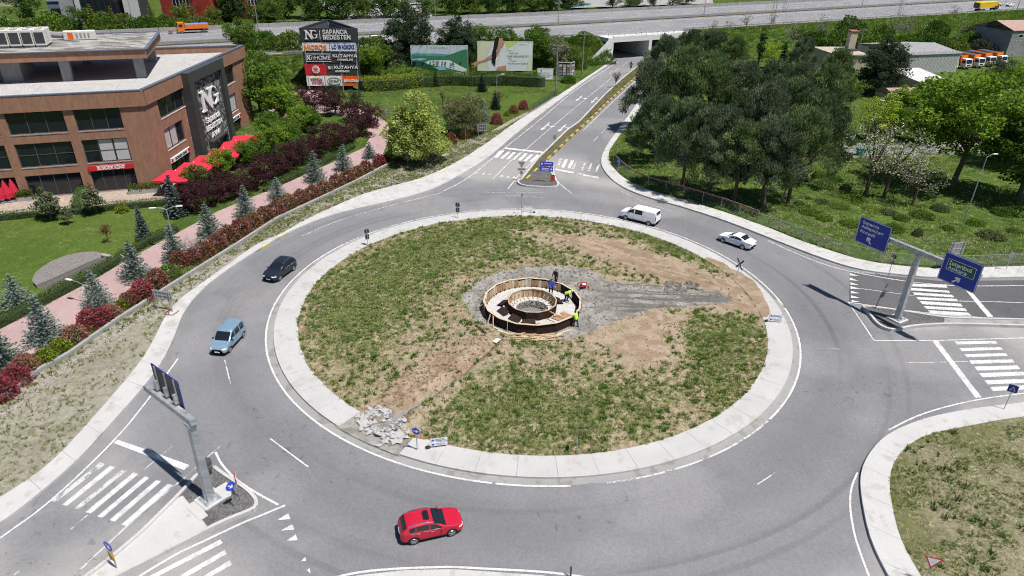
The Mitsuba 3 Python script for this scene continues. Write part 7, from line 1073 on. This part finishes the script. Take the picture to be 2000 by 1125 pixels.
# lamps and poles -------------------------------------------------------------
def lamp(label, xy, h, arm, z=.14, double=False):
    k = thing('street_lamp', label, 'street lamp'); a = np.array([*arm, 0.0]); part(k, 'pole', cyl((*xy, z - .1), (*xy, z + h), .085, .05, 8), 'galvanised'); t = np.array([*xy, z + h])
    for s in ((1, -1) if double else (1,)): part(k, 'arm', tube([t, t + a * s * .5 + [0, 0, .25], t + a * s + [0, 0, .32]], .04, 6), 'galvanised'); part(k, 'lamp_head', mv(soft_box((0, 0, 0), (.75, .3, .14), .06), t + a * s * 1.25 + [0, 0, .32], rz(math.atan2(a[1], a[0]))), 'off_white')
lamp('street lamp with one arm in the green field at right', (58.39,23.32), 9.5, (1.0, .35)); lamp('street lamp standing among the white flowering trees', (57.82,52.86), 9.8, (.5, -.4)); lamp('garden lamp with two arms beside the promenade below the plum hedge', (-42.21,11.06), 4.9, (1.1, .3), double=True); lamp('garden lamp hidden behind the fourth blue spruce of the promenade', (-44.65,-2.71), 2.2, (-1.5, .5)); lamp('lamp post on the lawn below the billboard with the woman', (-6.28,87.43), 6.0, (1.0, .3))
def utility(label, xy, h, z=0.0, arms=1):
    k = thing('utility_pole', label, 'utility pole'); part(k, 'pole', cyl((*xy, z - .1), (*xy, z + h), .20, .12, 8), 'bark_pale')
    for i in range(arms): part(k, 'crossarm', bar((xy[0] - 1.1, xy[1], z + h - .35 - .7 * i), (xy[0] + 1.1, xy[1], z + h - .35 - .7 * i), .1, .12), 'grey')
    for x in (-.9, 0, .9): part(k, 'insulator', cyl((xy[0] + x, xy[1], z + h - .28), (xy[0] + x, xy[1], z + h + .05), .07, .05, 8), 'off_white')
utility('pale utility pole right of the small white billboard', (7.08,99.29), 11.0, .1, 2); utility('utility pole between the black billboard and the underpass portal', (14.97,121.91), 10.5, .1); utility('utility pole with a crossarm beside the metal shed', (141.73,174.80), 10.5, .5); utility('utility pole behind the pines right of the cypress', (98.30,148.69), 9.5, .3); utility('slim pole on the bank behind the metal shed', (129.06,173.16), 8.0, .5)
for i, (s, n, h) in enumerate(((-97, 24.6, 12), (-4, 24.6, 12), (60, 25, 12), (98, 26.5, 12), (158, 30, 12), (-126, 56, 9), (-78, 58, 8), (-34, 56, 9), (206, -2, 10), (63, -3, 12))):
    xy = hwp(s, n)[:2]; k = thing('motorway_lamp', 'tall grey lamp mast along the motorway, %s' % ('%s from the left on its middle strip' % ORD[i] if i < 5 else ('beyond the road above the roof units', 'beyond the road left of the sign tower', 'beyond the road at the pale yard', 'on the near bank at the right edge', 'on the near bank behind the pines')[i - 5]), 'lamp mast'); part(k, 'pole', cyl((*xy, HZ - .6), (*xy, HZ + h), .14, .07, 8), 'grey'); part(k, 'arm', bar((xy[0] - 1.2, xy[1] - .6, HZ + h), (xy[0] + 1.2, xy[1] + .6, HZ + h), .08, .08), 'grey')
for i, s in enumerate((103, 138)):
    k = thing('lattice_mast', ('left', 'right')[i] + ' leg of the lattice sign frame over the motorway', 'mast'); o = np.array([*hwp(s, 25 if i == 0 else 4)[:2], HZ]); q = [o + [x * .6, y * .6, 0] for x, y in ((-1, -1), (1, -1), (1, 1), (-1, 1))]; br = [bar(a, a + [0, 0, 11.0], .1, .1) for a in q]
    for j in range(9):
        for a in range(4): br.append(bar(q[a] + [0, 0, 1.2 * j], q[(a + 1) % 4] + [0, 0, 1.2 * j + 1.2], .06, .06))
    part(k, 'lattice', cat(br), 'grey_light')
# fences ------------------------------------------------------------------------
def mesh_fence(label, pts, h, z, step, tops=None, mat='grey', wire='grey'):
    k = thing('mesh_fence', label, 'fence'); ls = LineString(pts); n = int(ls.length / step); P = [np.array([*ls.interpolate(i / n, normalized=True).coords[0], z]) for i in range(n + 1)]; W_ = []
    for i, a in enumerate(P): part(k, 'post', cyl(a - [0, 0, .1], a + [0, 0, h], .045, n=6), mat if not tops else tops[i % len(tops)])
    for a, b in zip(P[:-1], P[1:]):
        L_ = np.linalg.norm(b - a); W_ += [bar(a + [0, 0, zz], b + [0, 0, zz], .012, .012) for zz in np.arange(.1, h, .16)]; W_ += [bar(a + (b - a) * t, a + (b - a) * t + [0, 0, h - .03], .011, .011) for t in np.arange(.1, L_, .12) / L_]
    part(k, 'wire_mesh', cat(W_), wire, kind='stuff'); part(k, 'top_rail', cat([bar(a + [0, 0, h], b + [0, 0, h], .05, .05) for a, b in zip(P[:-1], P[1:])]), mat); return k, P
flat('fence_green', (.03, .075, .055), .6); flat('fence_red', (.30, .04, .03), .7)
k, P = mesh_fence('green wire fence along the pavement below the pine grove', [(14.16,47.07),(14.62,44.70),(15.12,42.18),(16.22,38.59),(18.12,35.71),(21.41,32.85),(24.57,29.91),(27.45,26.93),(30.51,22.69)], 1.75, .15, 2.8, None, 'grey', 'fence_green'); part(k, 'red_strip', cat([bar(a + [0, 0, 1.6], b + [0, 0, 1.6], .02, .12) for a, b in zip(P[:-1], P[1:])]), 'fence_red', label='faded red strip along the top of the fence')
mesh_fence('grey wire fence along the pavement on the right', [(30.51,22.69),(32.46,20.72),(34.10,18.32),(36.94,14.88),(40.15,11.70),(44.85,10.54),(48.48,10.31),(54.71,11.01),(59.04,11.49),(66.97,12.29)], 1.4, .15, 3.2); mesh_fence('green wire fence at the foot of the lawn below the billboards', [(0.65,80.33),(2.82,85.90),(5.00,91.36),(7.36,97.71)], 1.5, .15, 3.0, None, 'fence_green', 'fence_green')
# ================================================================ building site on the island
FC = np.array([-.03, -2.2]); gz = .42
fo = thing('fountain_formwork', 'round double ring of timber formwork for a fountain in the middle of the island', 'formwork')
def ring_pt(r, a, z): return np.array([FC[0] + r * math.cos(a), FC[1] + r * math.sin(a), z])
rg = rnd(77)
part(fo, 'floor_slab', prism(Point(*FC).buffer(4.6, 48).difference(Point(*FC).buffer(1.62, 24)), gz - .1, gz + .14), 'concrete'); part(fo, 'pit_floor', prism(Point(*FC).buffer(1.3, 20), -.2, -.03), 'concrete')
NO, NI = 16, 13; zt = gz + 1.02
for i in range(NO):
    a0, a1 = i * 2 * math.pi / NO + .08, (i + 1) * 2 * math.pi / NO + .08; zt_ = zt + .05 * rg.random()
    part(fo, 'outer_panel', bar(ring_pt(4.86, a0, (gz + zt_) / 2), ring_pt(4.86, a1, (gz + zt_) / 2), .03, zt_ - gz), 'ply_dark')
    for j in range(5):
        zj = zt_ - .22 + .2 * rg.random(); c0, c1 = ring_pt(4.80, a0, (gz + zj) / 2), ring_pt(4.80, a1, (gz + zj) / 2); part(fo, 'outer_board', bar(c0 + (c1 - c0) * j / 5, c0 + (c1 - c0) * (j + .93) / 5, .05, zj - gz), ('timber', 'plywood', 'timber_pale')[int(rg.random() * 3)] if math.sin(a0) > -.15 and math.cos(a0) < .75 else 'ply_dark')
    part(fo, 'top_batten', bar(ring_pt(4.90, a0, zt_ + .03), ring_pt(4.90, a1, zt_ + .03), .19, .05), 'timber_pale')
    for j in range(3):
        a = a0 + (a1 - a0) * (j + .3 + .3 * rg.random()) / 3
        if math.sin(a) > -.25 or j == 1 and math.cos(a) < -.2: part(fo, 'stud', bar(ring_pt(4.97, a, gz - .05), ring_pt(4.95, a, zt + .05 + .25 * rg.random() * (math.sin(a) > 0)), .08, .07), 'timber')
        part(fo, 'tie', box(ring_pt(4.55, a, gz + .22), (.07, .07, .2), rz(a)), 'ply_dark')
for i, (a, r, tl) in enumerate(((2.2, 3.0, .2), (2.9, 3.05, -.3), (3.5, 3.1, .25), (4.1, 3.0, -.2), (1.3, 3.0, .3), (.5, 3.1, -.2), (4.6, 3.2, .15))): part(fo, 'leaning_sheet', box(ring_pt(r, a, gz + .34), (.8, 1.3, .03), rz(a + tl) @ ry(.42)), 'ply_dark')
for i in range(7): a = 4.0 + i * .22; part(fo, 'white_beam', box(ring_pt(5.35 + .16 * (i % 2), a, gz + .1), (.16, 1.7, .14), rz(a + .05 * (i % 3 - 1))), 'timber_pale')
for i in range(NI):
    a0, a1 = i * 2 * math.pi / NI + .1, (i + 1) * 2 * math.pi / NI + .1
    part(fo, 'inner_panel', bar(ring_pt(2.52, a0, (gz + zt) / 2), ring_pt(2.52, a1, (gz + zt) / 2), .03, zt - gz), 'ply_dark'); part(fo, 'inner_board', bar(ring_pt(2.465, a0, (gz + zt) / 2), ring_pt(2.465, a1, (gz + zt) / 2), .04, zt - gz - .05), ('timber', 'timber_pale', 'plywood')[i % 3]); part(fo, 'inner_batten', bar(ring_pt(2.46, a0, zt + .03), ring_pt(2.46, a1, zt + .03), .12, .06), 'timber')
    for j in range(2): a = a0 + (a1 - a0) * (j + .5) / 2; part(fo, 'inner_stud', bar(ring_pt(2.40, a, gz + .1), ring_pt(2.40, a, zt), .07, .08), 'timber'); part(fo, 'strut', bar(ring_pt(1.85, a + .06, gz + .15), ring_pt(2.36, a, zt - .25), .05, .06), 'timber')
for q, r_ in ((ring_pt(2.2, 5.3, zt + .05), ring_pt(3.6, 5.75, gz + .2)), (ring_pt(4.9, 3.3, zt), ring_pt(5.9, 3.25, gz)), (ring_pt(5.0, 3.75, zt), ring_pt(5.6, 3.8, gz)), (ring_pt(5.0, 3.85, zt), ring_pt(5.5, 3.95, gz)), (ring_pt(4.95, 2.9, zt), ring_pt(5.8, 2.85, gz))): part(fo, 'brace', bar(q, r_, .10, .06), 'timber')
for a, r, l, w, tl in ((5.6, 3.5, 1.7, .55, .1), (5.75, 3.3, 1.5, .6, .6), (4.9, 3.5, .9, .5, .3), (5.35, 3.0, 1.9, .06, .2), (5.95, 3.6, 1.2, .5, -.3)): part(fo, 'loose_board', box(ring_pt(r, a, gz + .2 + .03 * tl), (l, w, .03), rz(a + tl)), 'plywood')
for a in np.linspace(3.4, 5.4, 13): part(fo, 'rebar_end', box(ring_pt(4.35, a, gz + .24), (.08, .08, .2)), 'black')
pw_ = []
for i in range(170): a = rg.random() * 3.9 - .4; r = 1.22 + .45 * rg.random(); s = .07 + .12 * rg.random(); m = trimesh.creation.icosphere(subdivisions=0); v = np.array(m.vertices) * s * (.7 + .6 * rg.random((12, 1))); pw_.append((v + ring_pt(r, a, .0 + (r - 1.22) * .95), np.array(m.faces)))
part(fo, 'pit_rubble', cat(pw_), 'dark_clod', kind='stuff')
for i in range(26):
    p = np.array([-1.6 + 3.9 * rg.random(), -8.25 + 1.15 * rg.random()]); L_ = 1.2 + 2.4 * rg.random(); a = rg.normal() * .1 + (.5 if i % 6 == 0 else 0); solo('plank', box((*p, gz + .06 + .05 * (i % 5)), (L_, .12, .045), rz(a) @ rx(rg.normal() * .05)), 'timber', 'pale loose planks heaped in front of the fountain formwork', 'plank', 'loose planks before the formwork')
solo('lying_board', box((-5.0, -6.9, gz + .12), (2.4, .6, .06), rz(-.95) @ rx(.25)), 'ply_dark', 'dark film faced board lying left of the formwork', 'board'); solo('lying_board', box((.6, -8.75, gz + .06), (2.9, .5, .05), rz(-.04)), 'ply_dark', 'long dark board lying below the heap of planks', 'board'); solo('white_sheet', box((-3.7, -8.1, gz + .05), (1.1, .8, .04), rz(-.6)), 'white_matt', 'white sheet lying at the lower left of the formwork', 'board')
solo('dark_bar', bar((5.3, -5.2, gz + .05), (6.5, -7.2, gz + .08), .07, .07), 'ply_dark', 'dark bar lying right of the formwork', 'bar')
k = thing('compactor', 'small red framed machine on the grey rubble behind the formwork', 'machine'); p = np.array((5.49,2.33)); part(k, 'frame', cat([bar(p_, q_, .06, .06) for p_, q_ in (((-.5, -.4, .1), (.5, -.4, .1)), ((.5, -.4, .1), (.5, .4, .1)), ((.5, .4, .1), (-.5, .4, .1)), ((-.5, .4, .1), (-.5, -.4, .1)), ((-.5, -.4, .1), (-.5, -.4, .6)), ((.5, -.4, .1), (.5, -.4, .6)), ((.5, .4, .1), (.5, .4, .6)), ((-.5, .4, .1), (-.5, .4, .6)), ((-.5, -.4, .6), (.5, -.4, .6)), ((-.5, .4, .6), (.5, .4, .6)))]), 'sign_red', M=M4((*p, gz), .2)); part(k, 'engine', soft_box((0, 0, .36), (.6, .45, .4), .08), 'black', M=M4((*p, gz), .2)); part(k, 'tank', soft_box((.1, 0, .62), (.4, .3, .14), .05), 'white', M=M4((*p, gz), .2))
p = (6.12,7.95); solo('wooden_stake', bar((*p, gz), (p[0] + .35, p[1] + .1, gz + 1.6), .12, .1), 'timber', 'leaning wooden stake behind the formwork', 'stake')
# ---------------------------------------------------------------- broken concrete, clods
def chunk(rg, s): m = m3.Manifold.hull_points(rg.normal(size=(11, 3)) * s).to_mesh(); return np.array(m.vert_properties[:, :3], float), np.array(m.tri_verts)
RUB = [(-13.99,-20.01),(-13.69,-20.25),(-13.53,-19.87),(-13.19,-20.36),(-13.00,-20.11),(-13.48,-20.74),(-13.15,-20.97),(-12.79,-20.78),(-12.41,-21.31),(-12.87,-21.20),(-13.90,-19.63),(-13.48,-19.49),(-11.52,-22.11),(-11.33,-21.87),(-11.05,-22.15),(-10.88,-21.74),(-11.21,-21.39),(-10.68,-21.49),(-10.39,-21.84),(-10.96,-21.26),(-10.67,-21.07),(-10.31,-21.36),(-11.29,-22.33),(-10.84,-22.43),(-10.57,-22.19),(-11.23,-21.03),(-10.28,-22.07),(-10.10,-21.71),(-11.62,-22.46),(-11.79,-22.81),(-10.98,-20.90),(-10.56,-21.25)]
rg = rnd(91)
for i, p in enumerate(RUB): v, f = chunk(rg, np.array([.24, .20, .09]) * (.35 + .5 * rg.random()) * [1.25, 1.15, .45]); solo('concrete_chunk', mv((v, f), (*p, .20 + .04 * rg.random()), rz(rg.random() * 6)), 'rubble', 'broken pale concrete lump where the trench cuts the lower left island edge', 'rubble', 'broken concrete at the trench')
def scatter(name, label, n, area, size, mat, zf, seed, cat_='stones', flat_=.6):
    rg = rnd(seed); g = poly(area); x0, y0, x1, y1 = g.bounds; p = rg.random((n * 6, 2)) * [x1 - x0, y1 - y0] + [x0, y0]; p = p[shapely.contains(g, shapely.points(p))][:n]; base = [chunk(rg, np.array([1, 1, flat_])) for _ in range(6)]; z = zf(p)
    ms = [mv((base[i % 6][0] * size * (.35 + 1.0 * rg.random() ** 2), base[i % 6][1]), (*q, z[i]), rz(rg.random() * 6)) for i, q in enumerate(p)]; solo(name, cat(ms), mat, label, cat_, kind='stuff')
scatter('clods', 'crumbs of brown earth along the trench', 900, Polygon(DIRT[2]).buffer(.3), .09, 'clod', island_h, 5, 'earth clods'); scatter('clods', 'crumbs of brown earth on the track across the island', 500, Polygon(DIRT[0]).union(Polygon(DIRT[3]).buffer(0)), .06, 'clod', island_h, 6, 'earth clods'); scatter('stones', 'grey stones round the formwork', 1500, Polygon(GREY[0]).buffer(.4).difference(Point(*FC).buffer(5.1)), .07, 'dark_clod', island_h, 7); scatter('stones', 'dark heap of lumps beside the gravel track', 90, Polygon([(14.23,4.13),(18.33,4.80),(18.17,2.89),(14.47,2.38)]), .17, 'dark_clod', island_h, 8); scatter('stones', 'pale rubble scattered at the mouth of the trench', 260, Polygon([(-14.54,-19.34),(-12.95,-17.98),(-10.42,-19.52),(-9.76,-21.34),(-11.79,-22.12)]), .10, 'rubble', lambda p: island_h(p) + .02, 9)
scatter('stones', 'small pale stones on the verge', 1500, verge, .08, 'gravel_light', lambda p: np.full(len(p), .15), 10)
# ---------------------------------------------------------------- grass tufts: one mesh of many blades for each area
def tufts(name, label, pts, z, h, spread, blades, col, other, share, seed, cat_='grass'):
    rg = rnd(seed); n = len(pts); b = np.repeat(np.arange(n), blades); m = len(b); s = .6 + .8 * rg.random(n); a = rg.random(m) * 6.283; o = np.c_[np.cos(a), np.sin(a)] * (spread * rg.random(m) ** .6 * s[b])[:, None]
    root = np.c_[pts[b] + o * .45, z[b] - .02]; tip = np.c_[pts[b] + o * 1.25, z[b] + h * s[b] * (.45 + .75 * rg.random(m))]; w = np.c_[-np.sin(a), np.cos(a), a * 0] * (.034 * (h / .2) ** .5 * (.7 + .6 * rg.random((m, 1))))
    v = np.stack([root - w, root + w, tip], 1).reshape(-1, 3); tone = np.repeat(np.clip(1 + .22 * rg.normal(size=n), .5, 1.6)[b], 1)[:, None]; c = np.where((rg.random(n) < share)[b][:, None], np.asarray(other, float), np.asarray(col, float)) * tone * (1 + .12 * rg.normal(size=(m, 1)))
    solo(name, mikit.ply((v, np.arange(3 * m).reshape(-1, 3)), 'mat_leaf', False, color=np.repeat(np.clip(c, .004, .8), 3, 0)), None, label, cat_, kind='stuff')
rg = rnd(500); q = (rg.random((120000, 2)) * 2 - 1) * R_G; r = np.hypot(*q.T); q = q[r < R_G - .05]; w = amount(q, DIRT, 4.5) + amount(q, GREY, 1.2); f = amount(q, FIELD, 5.0); q3 = np.c_[q * .35, q[:, 0] * 0]
nz = meshkit.fbm(q3, 4, 3); nz2 = meshkit.fbm(np.c_[q * 1.6, q[:, 0] * 0 + 9], 3, 4)
u_ = rg.random(len(q)); fine = meshkit.fbm(np.c_[q * 2.6, q[:, 0] * 0 + 4], 2, 6)
dens = np.clip(.30 + .75 * f - .9 * w + 1.1 * (nz - .5) + 1.3 * (nz2 - .5) + 1.2 * (fine - .5), 0, 1); ok = u_ < dens * .72; qq = q[ok][:34000]
tufts('island_grass', 'green weeds and grass tufts all over the central island', qq, island_h(qq), .17, .17, 8, (.20, .285, .075), (.30, .345, .13), .45, 11)
ok = (nz2 + .25 * rg.random(len(q)) - .5 * w > .50); qq = q[ok][:16000]; tufts('dry_grass', 'dry straw coloured grass between the weeds of the island', qq, island_h(qq), .10, .16, 6, (.50, .42, .29), (.38, .31, .18), .4, 12)
ok = (fine > .60) & (w < .6) & (u_ < .35) & (nz2 > .42); qq = q[ok][:3200]; tufts('broad_weeds', 'darker broad leaved weed clumps dotted over the island', qq, island_h(qq), .24, .24, 13, (.10, .20, .04), (.135, .25, .05), .4, 13)
def tuft_area(name, label, area, n, z, h, spread, blades, col, other, share, seed, thr=.46, s=.4):
    rg = rnd(seed); g = poly(area); x0, y0, x1, y1 = g.bounds; p = rg.random((n * 4, 2)) * [x1 - x0, y1 - y0] + [x0, y0]; p = p[shapely.contains(g, shapely.points(p))]; p = p[meshkit.fbm(np.c_[p * s, p[:, 0] * 0 + seed], 3, seed) > thr][:n]; tufts(name, label, p, np.full(len(p), z), h, spread, blades, col, other, share, seed)
se_v = se.intersection(Polygon([(20, -45), (62, -45), (62, -5), (20, -5)])); tuft_area('corner_grass', 'grass tufts of the bottom right corner', se_v, 9000, .2, .16, .17, 8, (.20, .265, .075), (.31, .335, .15), .35, 21, .47); tuft_area('corner_dry_grass', 'dry grass of the bottom right corner', se_v, 11000, .2, .10, .17, 6, (.46, .43, .33), (.34, .31, .20), .4, 22, .30, .9); tuft_area('corner_weeds', 'dark weed clumps of the bottom right corner', se_v, 260, .2, .34, .36, 16, (.06, .12, .028), (.08, .155, .035), .4, 23, .60, .5)
tuft_area('verge_grass', 'thin grass tufts on the stony verge', verge, 15000, .145, .20, .20, 8, (.20, .235, .09), (.36, .34, .21), .45, 24, .42, .7); tuft_area('upper_verge_grass', 'greener grass at the upper end of the verge', verge.intersection(Polygon([(-34, 10), (40, 10), (40, 160), (-34, 160)])), 5200, .145, .24, .22, 8, (.19, .27, .07), (.30, .31, .14), .4, 29, .38, .5); tuft_area('verge_edge_grass', 'greener grass along the garden wall', line(WALL_W, 3.2).intersection(west), 3600, .145, .22, .18, 8, (.17, .23, .06), (.30, .30, .15), .3, 25, .42)
ef = east.intersection(Polygon([(10, 18), (125, 5), (150, 120), (20, 120)])); tuft_area('field_grass', 'rough tall grass of the field under the trees', ef, 34000, .14, .34, .42, 8, (.18, .28, .06), (.31, .34, .13), .35, 26, .40, .25); tuft_area('field_dry_grass', 'bleached dry grass near the right pavement fence', Polygon([*map(tuple, be[be[:, 0] > 22]), *map(tuple, (be[be[:, 0] > 22] + [2, 9])[::-1])]).buffer(0), 9000, .14, .25, .3, 8, (.44, .41, .30), (.32, .31, .17), .4, 27, .42, .4)
gd = west.intersection(Polygon([(-75, 20), (20, 20), (20, 150), (-75, 150)])).difference(verge).difference(shapely.union_all([poly(x) for x in PAVED])); tuft_area('garden_grass', 'rough grass between the garden plants', gd, 9000, .13, .25, .35, 7, (.13, .215, .04), (.20, .26, .065), .4, 28, .47, .3)
def on_bank(s0, s1, n, seed, col, other, label):
    rg = rnd(seed); s, v = s0 + (s1 - s0) * rg.random(n), rg.random(n); w = np.where(s < 0, 12.0, 13 + 29 * np.clip(s / 120, 0, 1)); nn_ = -w * v - .5; p = O_H + np.outer(s, E_H) + np.outer(nn_, N_H); z = np.array([bank_z(*a) for a in p]); tufts('bank_scrub', label, p, z + .1, .75, .75, 9, col, other, .4, seed, 'scrub')
on_bank(-130, -6, 6000, 31, (.125, .215, .035), (.085, .16, .03), 'tangled green scrub on the left motorway bank'); on_bank(26, 260, 15000, 32, (.155, .26, .04), (.10, .18, .032), 'tangled green scrub on the right motorway bank')
ms_ = Polygon([*MED_L[:5], *MED_R[:5][::-1]]).buffer(-.3); tuft_area('median_grass', 'short grass on the strip of the underpass road', ms_, 1500, .24, .18, .2, 7, (.12, .13, .045), (.22, .19, .10), .4, 33, .3)
# ---------------------------------------------------------------- people
def person(label, xy, z, a, top_, bottom, head, vest=None, lean=0.0, arms=((.15, -.1), (.15, -.1)), stride=.12, turn=0.0):
    """A figure from jointed, tapering limbs; lean bends the upper body forward over the hips."""
    k = thing('person', label, 'person'); R = ry(lean); P = lambda q: tuple((R @ (np.array(q, float) - [0, 0, .95]) + [0, 0, .95])); H_ = {}
    hip = lambda s: (0, s * .10, .93); knee = lambda s: (.05 + s * stride * .6 + .10 * (lean > .5), s * .11, .50); ank = lambda s: (s * stride - .02, s * .11, .08); toe = lambda s: (s * stride + .17, s * .12, .045)
    sh = lambda s: P((0, s * .20, 1.43)); hd = np.array(P((.03, 0, 1.67))); nk = P((0, 0, 1.50))
    def elb(s): f, _ = arms[0 if s > 0 else 1]; q = np.array(sh(s)); return tuple(q + [math.sin(f) * .28, s * .06, -math.cos(f) * .28])
    def wri(s): f, e = arms[0 if s > 0 else 1]; q = np.array(elb(s)); return tuple(q + [math.sin(f + e) * .25, -s * .02, -math.cos(f + e) * .25])
    ball = lambda c, r, n=10: m3.Manifold.sphere(r, n).translate([float(x) for x in c])
    bone = lambda a_, ra, b_, rb: m3.Manifold.batch_hull([ball(a_, ra), ball(b_, rb)])
    def limbset(gr, parts_):
        B = []
        if 'torso' in parts_: B += [m3.Manifold.batch_hull([ball(P((0, s * .10, .98)), .105 + gr) for s in (1, -1)] + [ball(P((0, s * .11, 1.18)), .10 + gr) for s in (1, -1)]), m3.Manifold.batch_hull([ball(P((0, s * .11, 1.18)), .10 + gr) for s in (1, -1)] + [ball(P((0, s * .15, 1.40)), .085 + gr) for s in (1, -1)]), bone(P((0, 0, 1.40)), .08 + gr, nk, .055 + gr * .5)]
        for s in (1, -1):
            if 'arms' in parts_: B += [bone(sh(s), .062 + gr, elb(s), .046 + gr), bone(elb(s), .046 + gr, wri(s), .032 + gr)]
            if 'legs' in parts_: B += [bone(hip(s), .098 + gr, knee(s), .066 + gr), bone(knee(s), .066 + gr, ank(s), .045 + gr)]
        return B
    B = limbset(0, ('torso', 'arms', 'legs')) + [bone(nk, .052, tuple(hd - [0, 0, .06]), .058), m3.Manifold.batch_hull([ball(hd + [0, 0, .035], .092, 14), ball(hd + [.025, 0, -.05], .066), ball(hd + [.045, 0, -.085], .035)]), m3.Manifold.batch_hull([ball(hd + [.10, 0, .0], .012), ball(hd + [.118, 0, -.028], .016)])] + [ball(hd + [-.005, s * .093, -.005], .024) for s in (1, -1)] + [bone(ank(s), .045, toe(s), .035) for s in (1, -1)]
    for s in (1, -1):
        w = np.array(wri(s)); d = unit(w - np.array(elb(s))); sd = np.array([0, 1.0, 0]) - d * d[1]; sd = unit(sd); pal = w + d * .085; B.append(m3.Manifold.batch_hull([ball(w, .026), ball(pal + sd * .03, .016), ball(pal - sd * .03, .016)])); cu = unit(np.cross(d, sd) * s + d * .4)
        for i, l in enumerate((.066, .076, .070, .054)): b0 = pal + sd * (.03 - .02 * i); b1 = b0 + d * l * .6; B += [bone(b0, .0095, b1, .009), bone(b1, .009, b1 + (d * .7 + cu * .5) * l * .5, .008)]
        t0 = w + d * .035 + sd * .028; B += [bone(t0, .011, t0 + sd * .035 + d * .03, .010), bone(t0 + sd * .035 + d * .03, .010, t0 + sd * .04 + d * .062, .009)]
    def emit(nm, bl, mat, owner=k): m = m3.Manifold.batch_boolean(bl, m3.OpType.Add).to_mesh(); return part(owner, nm, (np.array(m.vert_properties[:, :3], float), np.array(m.tri_verts)), mat, 50, M=M4((*xy, z), a))
    emit('body', B, 'skin'); emit('trousers', limbset(.017, ('legs',)) + [m3.Manifold.batch_hull([ball(hip(s), .115) for s in (1, -1)] + [ball(P((0, s * .09, 1.0)), .115) for s in (1, -1)])], bottom); emit('shirt', limbset(.022, ('torso', 'arms')), top_)
    if vest: emit('vest', limbset(.036, ('torso',)), vest)
    emit('cap' if head != 'hair' else 'hair', [m3.Manifold.batch_hull([ball(hd + [-.012, 0, .055], .098, 14), ball(hd + [-.03, 0, .01], .088)])], head)
    for s in (1, -1): emit('shoe', [m3.Manifold.batch_hull([ball((ank(s)[0] - .04, ank(s)[1], .05), .048), ball(toe(s), .045)])], 'black')
person('worker in dark clothes standing on the rim at the back of the formwork', ring_pt(4.95, 1.02, 0)[:2], gz + .85, -2.0, 'dark_cloth', 'dark_cloth', 'hair', None, .35, ((.5, .4), (.6, .3)))
person('worker in a blue shirt standing inside the formwork ring', ring_pt(3.75, 1.0, 0)[:2], gz + .14, -1.2, 'blue_shirt', 'dark_cloth', 'hair', None, .15, ((.3, .8), (.3, .9)))
person('bending worker in a white shirt and yellow vest inside the ring', ring_pt(3.8, .42, 0)[:2], gz + .14, -.3, 'white_cloth', 'jeans', 'hi_vis', 'hi_vis', 1.05, ((.2, .2), (.3, .3)), .16)
person('worker in a yellow green vest walking outside the ring at lower right', ring_pt(5.35, 5.62, 0)[:2], gz, 2.4, 'hi_vis', 'jeans', 'hair', 'hi_vis', .25, ((.5, .5), (.4, .7)), .2)
